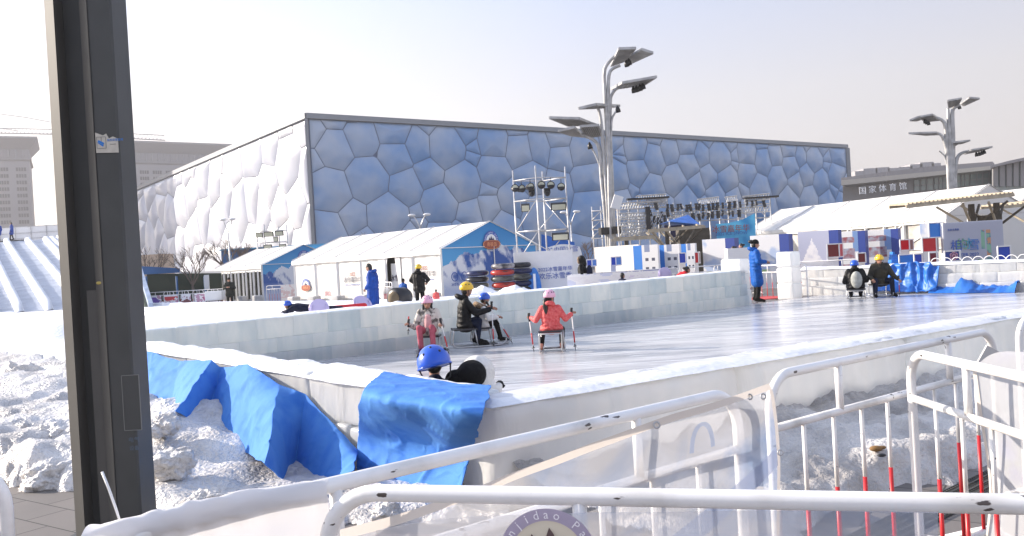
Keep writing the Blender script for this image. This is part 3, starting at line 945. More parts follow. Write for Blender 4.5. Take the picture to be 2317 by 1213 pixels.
# ---- the big grey pole
M['pole'] = mat('dark_grey_paint', (0.062, 0.064, 0.062), 0.55, noise_amt=.15, noise_scale=4, bump=.05, bump_scale=120)
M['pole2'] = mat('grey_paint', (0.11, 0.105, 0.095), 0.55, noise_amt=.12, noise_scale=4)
PD = 5.35
pb = P(250, 1195, PD)
pole = thing('lamp_pole', 'thick dark grey steel pole of two joined box sections with a torn notice', 'pole', (pb.x, pb.y, 0))
mpp = PD / F0 * 1.0
def ppx(px):  # horizontal world x of a pixel column, read at the height of the middle of the frame
    return P(px, 606, PD).x
HP = 9.0
xr0, xr1, xr2 = ppx(214), ppx(243), ppx(296)
xl0, xl1 = ppx(132), ppx(160)
g = MB()
def column(mb, prof, z0, z1): mb.prism([Vector((x, y, z0)) for x, y in prof], (0, 0, z1 - z0))
bv = .012
# right box: narrow bevelled face to the left, wide face to the right
column(g, [(xr0, PD + .015), (xr1, PD - .055), (xr2 - bv, PD - .06), (xr2, PD - .06 + bv), (xr2, PD + .16), (xr0, PD + .16)], -.05, HP)
g.build('box_section', M['pole'], pole)
g = MB()
column(g, [(xl0, PD + .02), (xl1, PD - .02), (xl1, PD + .2), (xl0, PD + .2)], -.05, HP)
g.build('flange', M['pole2'], pole)
g = MB(); column(g, [(xl1 + .001, PD + .09), (xr0 - .001, PD + .09), (xr0 - .001, PD + .13), (xl1 + .001, PD + .13)], -.05, HP)
g.build('web', M['pole'], pole)
g = MB(); column(g, [(ppx(183) + .004, PD + .045), (xr0 - .002, PD + .045), (xr0 - .002, PD + .088), (ppx(183) + .004, PD + .088)], -.05, P(190, 658, PD).z)
g.build('cover_plate', M['pole2'], pole)
# paler strip: light on the narrow face put into the colour
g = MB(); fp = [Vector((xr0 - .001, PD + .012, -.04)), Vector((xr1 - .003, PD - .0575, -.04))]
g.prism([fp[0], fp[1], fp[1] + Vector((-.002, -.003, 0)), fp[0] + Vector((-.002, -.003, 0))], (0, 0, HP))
g.build('lit_face_strip', M['pole2'], pole)
# inspection hatch
FY = PD - .06
def on_front(px, py, dy=0): 
    v = ray(px, py); k = (FY - dy) / v.y
    return Vector((v.x * k, FY - dy, EYE + v.z * k))
h0 = on_front(276, 850); h1 = on_front(318, 972)
hx0, hx1, hz0, hz1 = h0.x, h0.x + .105, h1.z, h0.z
g = MB(); g.box(((hx0 + hx1) / 2, FY - .003, (hz0 + hz1) / 2), (hx1 - hx0, .008, hz1 - hz0))
hatch = g.build('hatch', M['pole'], pole)
g = MB()
for (a, b_) in (((hx0, hz0), (hx1, hz0)), ((hx0, hz0), (hx0, hz1)), ((hx1, hz0), (hx1, hz1)), ((hx0, hz1), (hx1, hz1))):
    g.beam((a[0], FY - .008, a[1]), (b_[0], FY - .008, b_[1]), .004)
g.build('seam', mat('worn_edge', (0.2, 0.2, 0.19), .5), hatch)
g = MB(); g.text('电气', .034, ((hx0 + hx1) / 2, FY - .009, hz0 - .07), (1, 0, 0), (0, 0, 1), .001); g.text('设备', .03, ((hx0 + hx1) / 2, FY - .009, hz0 - .12), (1, 0, 0), (0, 0, 1), .001)
g.build('lettering', mat('faded_blue', (.09, .13, .18), .6), hatch)
# torn notice
s0 = on_front(220, 300); s1 = on_front(282, 352)
M['paper'] = mat('old_paper', (0.62, 0.58, 0.5), .7, noise_amt=.15, noise_scale=20)
zt_, zb_ = s0.z, s0.z - .125
xa, xb = xr1 + .004, xr2 - .004
pts = [(xa, zb_), (xb, zb_ - .005), (xb, zt_ - .045), (xb - .03, zt_ - .03), (xb - .055, zt_ - .04), (xb - .07, zt_ - .01), (xb - .09, zt_ - .02), (xa, zt_)]
g = MB(); g.prism([Vector((x, FY - .001, z)) for x, z in pts], (0, -.002, 0))
notice = g.build('notice', M['paper'], pole)
M['nblue'] = mat('notice_blue', (0.03, 0.2, 0.6), .6)
M['ngrey'] = mat('notice_grey', (0.2, 0.2, 0.2), .6)
g = MB(); zc = zt_ - .065; xc = xa + .035
for (a, b_) in (((xc - .028, zc - .034), (xc + .028, zc - .034)), ((xc - .028, zc + .036), (xc + .028, zc + .036)), ((xc - .028, zc - .034), (xc - .028, zc + .036)), ((xc + .028, zc - .034), (xc + .028, zc + .036)), ((xc, zc + .036), (xc, zc + .005))):
    g.beam((a[0], FY - .004, a[1]), (b_[0], FY - .004, b_[1]), .0022)
g.build('pictogram_frame', M['ngrey'], notice)
g = MB()
g.prism([Vector((xc + dx, FY - .0035, zc + dz)) for dx, dz in ((-.022, .006), (.012, -.012), (.018, -.002), (-.016, .018))][::-1], (0, -.002, 0))
g.prism([Vector((xc + dx, FY - .0035, zc + dz)) for dx, dz in ((-.022, .0), (.008, -.024), (.014, -.014), (-.022, .004))][::-1], (0, -.002, 0))
g.text('监控采集区域', .0165, (xc + .085, FY - .0035, zc + .008), (1, 0, 0), (0, 0, 1), .001)
g.build('pictogram', M['nblue'], notice)
g = MB(); g.text('Monitoring', .008, (xc + .07, FY - .0035, zc - .014), (1, 0, 0), (0, 0, 1), .001); g.build('lettering', M['ngrey'], notice)
g = MB(); q = on_front(229, 640); g.ball((xr0 + .035, PD - .03, q.z), (.028, .004, .01), 14, 8, Matrix.Rotation(R(-30), 3, 'Z'), -1)
g.build('sticker', mat('yellow_sticker', (.45, .35, .08), .5), pole)
# wall plates, lamp base ring at the foot
g = MB(); g.box(((xl0 + xr2) / 2, PD + .07, .01), (xr2 - xl0 + .22, .48, .03)); g.build('foot_plate', M['pole'], pole)
# ---- crowd barriers
def tube_mat():
    m = bpy.data.materials.new('chipped_white_paint'); m.use_nodes = True
    n = m.node_tree.nodes; l = m.node_tree.links; b = n['Principled BSDF']
    tc = n.new('ShaderNodeTexCoord')
    t = n.new('ShaderNodeTexNoise'); t.inputs['Scale'].default_value = 34; t.inputs['Detail'].default_value = 4
    mp = n.new('ShaderNodeMapping'); mp.inputs['Scale'].default_value = (.35, 1, 1)
    l.new(tc.outputs['Object'], mp.inputs[0]); l.new(mp.outputs[0], t.inputs[0])
    r = n.new('ShaderNodeMapRange'); r.inputs[1].default_value = .68; r.inputs[2].default_value = .70
    l.new(t.outputs[0], r.inputs[0])
    t3 = n.new('ShaderNodeTexNoise'); t3.inputs['Scale'].default_value = 5; t3.inputs['Detail'].default_value = 5
    l.new(tc.outputs['Object'], t3.inputs[0])
    m1 = n.new('ShaderNodeMix'); m1.data_type = 'RGBA'; m1.inputs[6].default_value = (.6, .58, .55, 1); m1.inputs[7].default_value = (.82, .81, .8, 1)
    r3 = n.new('ShaderNodeMapRange'); r3.inputs[1].default_value = .3; r3.inputs[2].default_value = .5
    l.new(t3.outputs[0], r3.inputs[0]); l.new(r3.outputs[0], m1.inputs[0])
    mx = n.new('ShaderNodeMix'); mx.data_type = 'RGBA'; mx.inputs[7].default_value = (.07, .055, .05, 1)
    l.new(m1.outputs[2], mx.inputs[6]); l.new(r.outputs[0], mx.inputs[0])
    l.new(mx.outputs[2], b.inputs['Base Color']); b.inputs['Roughness'].default_value = .3
    b.inputs['Coat Weight'].default_value = .3
    return m
M['tube'] = tube_mat()
M['red'] = mat('red_paint', (.62, .02, .025), .35, noise_amt=.2, noise_scale=12)
def barrier(label, L=1.87, H=1.12, n=8, seg=12, r=.019, group='white crowd barriers around the near side', red=True, rail2=.2):
    t = thing('crowd_barrier', label, 'barrier', (0, 0, 0), 0, group)
    rc = .13
    pts = [(0, 0, .0), (0, 0, .3), (0, 0, H - rc)]
    for k in range(1, 8):
        a = R(90 * k / 8); pts.append((rc - rc * math.cos(a), 0, H - rc + rc * math.sin(a)))
    pts += [(rc, 0, H), (L * .33, 0, H), (L * .66, 0, H), (L - rc, 0, H)]
    for k in range(1, 8):
        a = R(90 * k / 8); pts.append((L - rc + rc * math.sin(a), 0, H - rc + rc * math.cos(a)))
    pts += [(L, 0, H - rc), (L, 0, .3), (L, 0, 0)]
    g_ = MB(); g_.tube(pts, r, seg); g_.build('frame', M['tube'], t, True)
    for z in (H - rail2, .14):
        g_ = MB(); g_.tube([(0, 0, z), (L / 2, 0, z), (L, 0, z)], r * .85, seg); g_.build('rail', M['tube'], t, True)
    for f in (.25, .75):
        g_ = MB(); g_.tube([(L * f, 0, H - rail2), (L * f, 0, H)], r * .8, seg); g_.build('spacer', M['tube'], t, True)
    for k in range(n):
        x = L * (k + 1) / (n + 1)
        g_ = MB(); zm = .62
        g_.tube([(x, 0, zm), (x, 0, H - rail2)], .009, 8); g_.m(1 if red else 0).tube([(x, 0, .14), (x, 0, zm)], .009, 8)
        g_.build('bar', [M['tube'], M['red']], t, True)
    for x in (.12, L - .12):
        g_ = MB(); g_.tube([(x, 0, .14), (x, -.1, .1), (x, -.28, .02), (x, -.33, .015)], r * .8, 8); g_.tube([(x, 0, .14), (x, .1, .1), (x, .28, .02), (x, .33, .015)], r * .8, 8)
        g_.build('foot', M['tube'], t, True)
    return t
def put_barrier(t, pa, pb_, tilt=0):
    pa, pb_ = Vector(pa), Vector(pb_)
    t.location = (pa.x, pa.y, 0)
    t.rotation_euler = (tilt, 0, math.atan2(pb_.y - pa.y, pb_.x - pa.x))
HB = 1.12
def rail_pt(px, py): return G(px, py, HB)
b0 = barrier('white barrier rail nearest the camera, crossing the foreground with a printed mesh banner below', n=8, L=2.3)
put_barrier(b0, rail_pt(733, 1113), rail_pt(2317, 1141))
b1 = barrier('white barrier slanting up behind the nearest one, its right end wrapped in banner', L=2.05)
put_barrier(b1, rail_pt(215, 1222), rail_pt(1690, 878))
b2 = barrier('white barrier with red lower bars on the right, standing along the snow strip')
put_barrier(b2, rail_pt(1738, 852), rail_pt(2296, 737))
b3 = barrier('white barrier at the right turned towards the camera, with red lower bars')
put_barrier(b3, rail_pt(2058, 796), rail_pt(2500, 895))
b4 = barrier('white barrier just entering at the right edge, last of the slanting row')
put_barrier(b4, rail_pt(2303, 722), rail_pt(2800, 640))
b5 = barrier('white barrier whose end post stands in the lower left corner', L=1.5)
_q = P(18, 1120, 2.45); put_barrier(b5, _q + Vector((-1.5, -.15, 0)), _q)
# ---- cable tie on the covered rail
g = MB(); a = P(272, 1190, 1.72)
g.tube([P(274, 1189, 1.73), P(262, 1150, 1.74), P(246, 1105, 1.75), P(231, 1068, 1.76)], [.0025, .003, .003, .003], 6)
g.ball(P(274, 1190, 1.73), .006)
o = g.build('cable_tie', M['white'], None, True); tag(o, 'loose white cable tie sticking up from the covered rail before the pole', 'cable tie')
# ---- printed translucent banners
def banner_mat(name, base, blue, alpha=.72, scale=1.6):
    m = bpy.data.materials.new(name); m.use_nodes = True
    n = m.node_tree.nodes; l = m.node_tree.links; b = n['Principled BSDF']; out = n['Material Output']
    tc = n.new('ShaderNodeTexCoord')
    mp = n.new('ShaderNodeMapping'); mp.inputs['Scale'].default_value = (1, 1, 2.2)
    l.new(tc.outputs['Object'], mp.inputs[0])
    t = n.new('ShaderNodeTexNoise'); t.inputs['Scale'].default_value = scale; t.inputs['Detail'].default_value = 6; t.inputs['Distortion'].default_value = 1.0
    l.new(mp.outputs[0], t.inputs[0])
    r = n.new('ShaderNodeMapRange'); r.inputs[1].default_value = .5; r.inputs[2].default_value = .66
    l.new(t.outputs[0], r.inputs[0])
    mx = n.new('ShaderNodeMix'); mx.data_type = 'RGBA'; mx.inputs[6].default_value = (*base, 1); mx.inputs[7].default_value = (*blue, 1)
    l.new(r.outputs[0], mx.inputs[0]); l.new(mx.outputs[2], b.inputs['Base Color'])
    b.inputs['Roughness'].default_value = .6
    tr = n.new('ShaderNodeBsdfTranslucent'); l.new(mx.outputs[2], tr.inputs[0])
    ms = n.new('ShaderNodeMixShader'); ms.inputs[0].default_value = .45
    l.new(b.outputs[0], ms.inputs[1]); l.new(tr.outputs[0], ms.inputs[2])
    tp = n.new('ShaderNodeBsdfTransparent')
    m2 = n.new('ShaderNodeMixShader'); m2.inputs[0].default_value = alpha
    l.new(tp.outputs[0], m2.inputs[1]); l.new(ms.outputs[0], m2.inputs[2])
    l.new(m2.outputs[0], out.inputs[0])
    return m
M['banner'] = banner_mat('printed_mesh', (.70, .70, .73), (.30, .42, .66), .42, 1.3)
M['hem'] = mat('cream_hem', (.72, .66, .6), .6, trans=.35)
def sheet(rows_px, nu=60, nv=24, rough=.006, seed=0):
    """rows_px: list of rows, each a list of (px, py, depth)"""
    rws = [spline([P(*q) for q in r_], nu) for r_ in rows_px]
    cols_ = [spline([r_[i] for r_ in rws], nv) for i in range(nu + 1)]
    rows = [[cols_[i][j] for i in range(nu + 1)] for j in range(nv + 1)]
    return [[p + noise.noise_vector(p * 4 + Vector((seed, 0, 0))) * rough for p in r_] for r_ in rows]
def eyelet(mb, c, nrm, r=.009):
    x, y, d = basis(nrm)
    mb.torus(c, r, .0028, 14, 6, Matrix((x, y, d)).transposed())
# banner hung in front of the slanting barrier: hem from (1740,870) sagging to (780,1190)
top = [(770, 1197, 1.70), (1000, 1133, 2.0), (1250, 1037, 2.32), (1480, 950, 2.62), (1640, 902, 2.84), (1741, 868, 3.0)]
def lower(row, dy, dd=0, dxr=0):
    n_ = len(row) - 1
    return [(x + dxr * (i / n_) ** 3, y + dy * F0 / d / 1000, d + dd) for i, (x, y, d) in enumerate(row)]
rows = sheet([top, lower(top, 60, 0, 12), lower(top, 230, .02, 26), lower(top, 500, .0, 22), lower(top, 800, -.03, 40)], 90, 36)
g = MB(); g.grid(rows[5:]); bn = g.build('mesh_banner', M['banner'], None, True)
tag(bn, 'see-through printed mesh banner tied sagging along the slanting barrier', 'banner')
g = MB(); g.grid(rows[:6]); g.build('hem', M['hem'], bn, True)
g = MB(); 
side = [[rows[j][-1], rows[j][-3]] for j in range(5, len(rows))]
side = [[a + Vector((0, -.003, 0)), b_ + Vector((0, -.003, 0))] for a, b_ in side]
g.grid(side); g.build('side_hem', M['hem'], bn, True)
g = MB()
for (px, py, d) in ((1486, 962, 2.61), (1696, 898, 2.93), (1727, 897, 2.97), (1766, 1024, 2.99)): eyelet(g, P(px, py, d - .01), (0, -1, .2))
g.build('eyelet', M['steel'], bn, True)
# blue-grey print bands on it
M['print_b'] = banner_mat('print_blue_band', (.32, .37, .52), (.3, .36, .5), .7)
g = MB()
def onrow(u, v, off=.004):
    i = u * (len(rows[0]) - 1); j = v * (len(rows) - 1)
    i0, j0 = min(int(i), len(rows[0]) - 2), min(int(j), len(rows) - 2)
    a = rows[j0][i0].lerp(rows[j0][i0 + 1], i - i0); b_ = rows[j0 + 1][i0].lerp(rows[j0 + 1][i0 + 1], i - i0)
    return a.lerp(b_, j - j0) + Vector((0, -off, .0))
def strip_on(mb, uv, w):
    L_ = []; R_ = []
    for k, (u, v) in enumerate(uv):
        a = uv[max(k - 1, 0)]; b_ = uv[min(k + 1, len(uv) - 1)]
        dx, dy = b_[0] - a[0], (b_[1] - a[1]) * .4; n_ = math.hypot(dx, dy) or 1
        L_.append(onrow(min(1, max(0, u - dy / n_ * w)), min(.99, max(0, v + dx / n_ * w * 2.5)))); R_.append(onrow(min(1, max(0, u + dy / n_ * w)), min(.99, max(0, v - dx / n_ * w * 2.5))))
    mb.grid([L_, R_])
strip_on(g, [(.98 - .03 * k, .52 + .014 * k) for k in range(16)], .014)
strip_on(g, [(.72 + .03 * math.sin(R(a)), .24 + .16 * (1 - math.cos(R(a))) * .9) for a in range(-90, 100, 15)], .006)
g.build('printed_band', M['print_b'], bn, True)
# banner on the front barrier, with the round emblem
top2 = [(792, 1213, 1.78), (1000, 1175, 1.74), (1300, 1165, 1.68), (1700, 1160, 1.60), (2120, 1160, 1.5)]
rows = sheet([[(x, y - 3, d + .03) for x, y, d in top2], [(x, y + 90, d + .03) for x, y, d in top2], [(x, y + 420, d + .02) for x, y, d in top2]], 60, 24, .004, 4)
g = MB(); g.grid(rows); bn2 = g.build('mesh_banner', M['banner'], None, True)
tag(bn2, 'see-through mesh banner with a round purple emblem below the nearest rail', 'banner')
ec = P(1240, 1262, 1.66); eR = .098
M['emb_purple'] = mat('faded_purple', (.40, .35, .46), .6, trans=.3); M['emb_cream'] = mat('faded_cream', (.68, .62, .5), .6, trans=.3)
M['emb_brown'] = mat('faded_brown', (.11, .07, .07), .6); M['emb_white'] = mat('faded_white', (.85, .82, .86), .6)
_xd = (P(1300, 1200, 1.64) - P(1180, 1200, 1.665)).normalized(); _zd = Vector((0, 0, 1))
def ring(mb, r0, r1, a0, a1, off, n=40):
    rws = []
    for r_ in (r0, r1):
        rws.append([ec + Vector((0, -off, 0)) + _xd * (r_ * math.cos(R(a0 + (a1 - a0) * k / n))) + _zd * (r_ * math.sin(R(a0 + (a1 - a0) * k / n))) for k in range(n + 1)])
    mb.grid(rws)
g = MB(); ring(g, .0, eR * .76, 0, 360, .008); g.build('emblem_field', M['emb_cream'], bn2)
g = MB(); ring(g, eR * .76, eR, -20, 200, .010); g.build('emblem_ring', M['emb_purple'], bn2)
g = MB()
for k, ch in enumerate('Nanjidao Park'):
    a = R(172 - 164 * k / 12)
    if ch == ' ': continue
    d_ = _xd * math.cos(a) + _zd * math.sin(a); x_ = _xd * math.sin(a) - _zd * math.cos(a)
    g.text(ch, .024, ec + Vector((0, -.0125, 0)) + d_ * eR * .81, x_, d_, .0005)
g.build('lettering', M['emb_white'], bn2)
g = MB()
for (dx, w, h) in ((-.03, .02, .05), (.005, .024, .062), (.035, .02, .042)):
    b0_ = ec + _xd * dx + Vector((0, -.012, 0))
    g.prism([b0_ - _xd * w, b0_ + _xd * w, b0_ + _zd * h * .8 + _xd * w * .35, b0_ + _zd * h], (0, -.001, 0))
g.build('mountains', M['emb_brown'], bn2)
# white cover wrapped round the rail at the lower left
rws = []
ax = [P(195, 1226, 1.66), P(320, 1195, 1.70), P(445, 1163, 1.76), P(600, 1133, 1.86), P(745, 1110, 1.95)]
axs = spline(ax, 50)
for i, p in enumerate(axs):
    row = []
    s = i / 50
    for k in range(15):
        a = R(-120 + 270 * k / 14)
        r_ = .024 + (.012 * abs(noise.noise((s * 8, k * .3, 0))) + .006 * math.exp(-((s - .47) / .03) ** 2))
        row.append(p + Vector((0, -math.sin(a) * r_, math.cos(a) * r_)))
    hang = row[-1]; 
    for q in range(1, 10): row.append(hang + Vector((.0, -.004 * q + .006 * noise.noise((s * 9, q * .5, 2)), -.035 * q)))
    rws.append(row)
g = MB(); g.grid(rws)
M['cover'] = mat('white_mesh_cover', (.8, .79, .8), .6, trans=.3)
o = g.build('rail_cover', M['cover'], None, True); tag(o, 'white cloth folded over the slanting rail in front of the pole', 'cover')
# banner flap at the right edge
top3 = [(2200, 838, 3.42), (2240, 806, 3.36), (2290, 797, 3.2), (2360, 800, 3.0)]
rows = sheet([top3, [(2208, 900, 3.4), (2260, 905, 3.3), (2310, 910, 3.15), (2400, 900, 2.95)], [(2235, 1060, 3.38), (2270, 1070, 3.28), (2330, 1080, 3.1), (2420, 1080, 2.9)], [(2232, 1215, 3.36), (2262, 1230, 3.26), (2330, 1240, 3.08), (2430, 1240, 2.9)]], 36, 36, .012, 9)
g = MB(); g.grid(rows)
M['banner_g'] = banner_mat('grey_mesh', (.55, .56, .58), (.5, .5, .6), .8)
o = g.build('mesh_banner', M['banner_g'], None, True); tag(o, 'grey mesh banner folded over the barrier at the right edge', 'banner')
g = MB(); g.grid([[q + Vector((-.002, -.006, 0)) for q in r_[:4]] for r_ in rows]); g.build('side_hem', M['hem'], o, True)
# board corner peeking above it
g = MB(); c = P(2238, 800, 3.6)
g.prism([c + Vector((dx, 0, dz)) for dx, dz in ((-.065, -.06), (.09, -.09), (.05, .0), (-.005, .035))], (0, .012, 0))
o = g.build('board', mat('weathered_board', (.5, .49, .48), .7), None); tag(o, 'corner of a weathered grey board poking up behind the right barrier', 'board')
# drain grate
gp = [G(1925, 1213, .006), G(2170, 1098, .006)]
dg_ = (gp[1] - gp[0]).normalized(); pn = Vector((dg_.y, -dg_.x, 0))
drain = thing('drain_grate', 'long dark drain grate set in the paving at the lower right', 'drain', tuple(gp[0]))
g = MB(); st = gp[0] - dg_ * .6
for k in range(150):
    c = st + dg_ * (.03 * k); g.beam(c + Vector((0, 0, .004)), c + pn * .22 + Vector((0, 0, .004)), .006, .006)
for q in (0, .05, .11, .17, .22): g.beam(st + pn * q + Vector((0, 0, .011)), st + dg_ * 4.5 + pn * q + Vector((0, 0, .011)), .008, .006)
g.build('grille', mat('dark_iron', (.09, .09, .085), .5, .5), drain)
g = MB(); g.prism([st + Vector((0, 0, -.004)), st + dg_ * 4.5 + Vector((0, 0, -.004)), st + dg_ * 4.5 + pn * .23 + Vector((0, 0, -.004)), st + pn * .23 + Vector((0, 0, -.004))], (0, 0, .003))
g.build('channel', M['black'], drain)
# twig and leaf litter
M['litter'] = mat('dead_leaf', (.22, .12, .04), .8)
g = MB(); q = G(1982, 1015, .22); g.ball(q, (.045, .03, .02), 10, 6); g.ball(q + Vector((.05, .02, .0)), (.03, .02, .012), 8, 5)
o = g.build('litter', M['litter'], None, True); tag(o, 'small brown scrap lying on the snow strip under the right barrier', 'litter')
g = MB(); q = G(1995, 1030, .2); g.ball(q, (.03, .02, .012), 10, 6)
o = g.build('litter', M['black'], None, True); tag(o, 'small black scrap on the snow strip beside a brown one', 'litter')
# ================================================================== middle distance
def attr_mat(name, rough=.6, trans=0.0):
    m = bpy.data.materials.new(name); m.use_nodes = True
    n = m.node_tree.nodes; l = m.node_tree.links; b = n['Principled BSDF']
    a = n.new('ShaderNodeAttribute'); a.attribute_name = 'pcol'
    l.new(a.outputs['Color'], b.inputs['Base Color']); b.inputs['Roughness'].default_value = rough
    if trans:
        t = n.new('ShaderNodeBsdfTranslucent'); l.new(a.outputs['Color'], t.inputs[0])
        ms = n.new('ShaderNodeMixShader'); ms.inputs[0].default_value = trans
        l.new(b.outputs[0], ms.inputs[1]); l.new(t.outputs[0], ms.inputs[2]); l.new(ms.outputs[0], n['Material Output'].inputs[0])
    return m
M['print'] = attr_mat('printed_sheet', .55, .2)
def printed(name, o, X, Z, w, h, nx, nz, fn, parent, top=None, off=0.0):
    """sheet printed with a picture: fn(u, v, x, z) -> colour"""
    o = Vector(o); X = Vector(X).normalized(); Z = Vector(Z).normalized(); N = X.cross(Z)
    rows = []; colr = []
    for j in range(nz + 1):
        row = []
        for i in range(nx + 1):
            u = i / nx; hh = top(u) if top else h
            row.append(o + X * (w * u) + Z * (hh * j / nz) + N * off)
        rows.append(row)
    for j in range(nz):
        for i in range(nx):
            u = (i + .5) / nx; hh = top(u) if top else h
            z = hh * (j + .5) / nz
            colr.append(fn(u, z / h, u * w, z))
    g_ = MB(); g_.grid(rows)
    ob = g_.build(name, M['print'], parent)
    a = ob.data.attributes.new('pcol', 'FLOAT_COLOR', 'FACE')
    a.data.foreach_set('color', [c for q in colr for c in (*q, 1)])
    return ob
def mixc(a, b_, t):
    t = max(0, min(1, t)); return tuple(a[i] + (b_[i] - a[i]) * t for i in range(3))
def mountain_fn(seed, ridge_c=.55, sc=1.0):
    def f(u, v, x, z):
        rg = ridge_c - .22 * abs(u - .55) * 2 + .10 * fbm((u * 4 * sc, seed, 0)) + .04 * fbm((u * 14, seed, 1))
        back = .40 + .06 * fbm((u * 5, seed, 9))
        if v > rg:
            if v < back + .05: return (.04, .12, .36)
            return mixc((.10, .40, .75), (.02, .24, .60), (v - .5) * 2)
        s = fbm((x * .75 + z * .35, z * .6, seed)) + .6 * fbm((x * 2.2 + z, z * 1.2, seed + 2))
        c = mixc((.04, .12, .42), (.80, .83, .90), .5 + 2.6 * s + (.25 if v > rg - .1 else 0))
        return mixc((.5, .58, .78), c, (v - .12) / .22)
    return f
M['tentroof'] = mat('white_pvc', (.84, .82, .78), .45, noise_amt=.03, noise_scale=1, trans=.12)
M['tentseam'] = mat('pvc_seam', (.5, .49, .48), .6)
M['post'] = mat('white_aluminium', (.78, .78, .77), .4)
M['em_blue'] = mat('emblem_blue', (.03, .10, .42), .5); M['em_white'] = mat('emblem_white', (.85, .85, .85), .5)
M['em_red'] = mat('emblem_red_brown', (.32, .06, .03), .5); M['em_or'] = mat('emblem_orange', (.8, .35, .15), .5); M['em_dark'] = mat('emblem_dark', (.02, .02, .08), .5)
M['em_grey'] = mat('emblem_grey', (.12, .12, .16), .5)
def emblem(o, X, s, parent):
    """arched badge over a ribbon, s = width in metres; stands on the plane X-up at o (its centre)"""
    X = Vector(X).normalized(); Z = Vector((0, 0, 1)); N = X.cross(Z); o = Vector(o)
    def q(x, z, off): return o + X * (x * s) + Z * (z * s) + N * off
    def arc(r0, r1, off, a0=-10, a1=190, n=28):
        g_.grid([[q(r * math.cos(R(a0 + (a1 - a0) * k / n)), r * math.sin(R(a0 + (a1 - a0) * k / n)), off) for k in range(n + 1)] for r in (r1, r0)])
    g_ = MB(); arc(.0, .45, .010)
    bd = g_.build('badge', M['em_blue'], parent)
    g_ = MB(); arc(.0, .30, .014)
    for k, ch in enumerate('NANJIDAO PARK'):
        a = R(170 - 160 * k / 12); d_ = X * math.cos(a) + Z * math.sin(a); xx = X * math.sin(a) - Z * math.cos(a)
        if ch != ' ': g_.text(ch, .1 * s, o + N * .014 + d_ * s * .335, xx, d_, .003)
    g_.build('white_print', M['em_white'], bd)
    g_ = MB()
    for dx, w, h in ((-.1, .09, .18), (.0, .1, .25), (.11, .09, .17)):
        g_.prism([q(dx - w, 0, .018), q(dx + w, 0, .018), q(dx + .02, h * .7, .018), q(dx, h, .018)], N * .002)
    g_.build('peaks', M['em_dark'], bd)
    def ribbon(sc, off, m_, nm):
        g_ = MB(); pts = []
        for k in range(48):
            a = 2 * math.pi * k / 48
            x = math.copysign(abs(math.cos(a)) ** .55, math.cos(a)) * .5; z = math.copysign(abs(math.sin(a)) ** .7, math.sin(a)) * .17
            z += (-.03 if z < 0 and abs(x) < .25 else 0)
            pts.append(q(x * sc, -.13 + z * sc, off))
        g_.prism(pts, N * .002); g_.build(nm, m_, bd)
    ribbon(1.06, .02, M['em_dark'], 'ribbon_edge'); ribbon(1.0, .024, M['em_or'], 'ribbon_line'); ribbon(.92, .028, M['em_red'], 'ribbon')
    g_ = MB(); g_.text('南极岛', .2 * s, q(0, -.2, .031), X, Z, .003); g_.build('lettering', M['em_or'], bd)
    g_ = MB(); g_.text('中国北京', .08 * s, q(0, -.42, .012), X, Z, .003); g_.build('small_lettering', M['em_white'], bd)
def tent(label, p, u, v, L, W, ze, zr, nb=4, group='white event tents'):
    """p near corner on the ground, u along the side (away), v along the gable"""
    p = Vector(p); p.z = 0; u = u.normalized(); v = v.normalized(); Z = Vector((0, 0, 1))
    t = thing('event_tent', label, 'tent', tuple(p), 0, group)
    A = lambda a, b_, z: p + u * a + v * b_ + Z * z
    g_ = MB(); ov = .12
    for sgn in (0, 1):
        e = -ov if sgn == 0 else W + ov; slope = (zr - ze) / (W / 2)
        ez = ze - ov * slope
        n = nb * 6
        top_ = [A(-.1 + (L + .2) * k / n, W / 2, zr) for k in range(n + 1)]
        bot_ = [A(-.1 + (L + .2) * k / n, e, ez - .02 + .03 * abs(math.sin(math.pi * k / 6))) for k in range(n + 1)]
        mid_ = [(a + b_) / 2 - Z * .04 * abs(math.sin(math.pi * k / 6)) for k, (a, b_) in enumerate(zip(top_, bot_))]
        g_.grid([top_, mid_, bot_])
        g_.grid([bot_, [q - Z * .22 for q in bot_]])
    g_.build('roof', M['tentroof'], t, True)
    g_ = MB()
    for k in range(nb + 1):
        a = L * k / nb
        g_.beam(A(a, -ov, ze - .0), A(a, W / 2, zr + .03), .05, .03); g_.beam(A(a, W + ov, ze), A(a, W / 2, zr + .03), .05, .03)
    g_.build('roof_seam', M['tentseam'], t)
    for k in range(nb + 1):
        for b_ in (0.0, W):
            g_ = MB(); g_.beam(A(L * k / nb, b_, 0), A(L * k / nb, b_, ze), .1); g_.build('post', M['post'], t)
    return t, A
GND = lambda px, py: flat(G(px, py, 0))
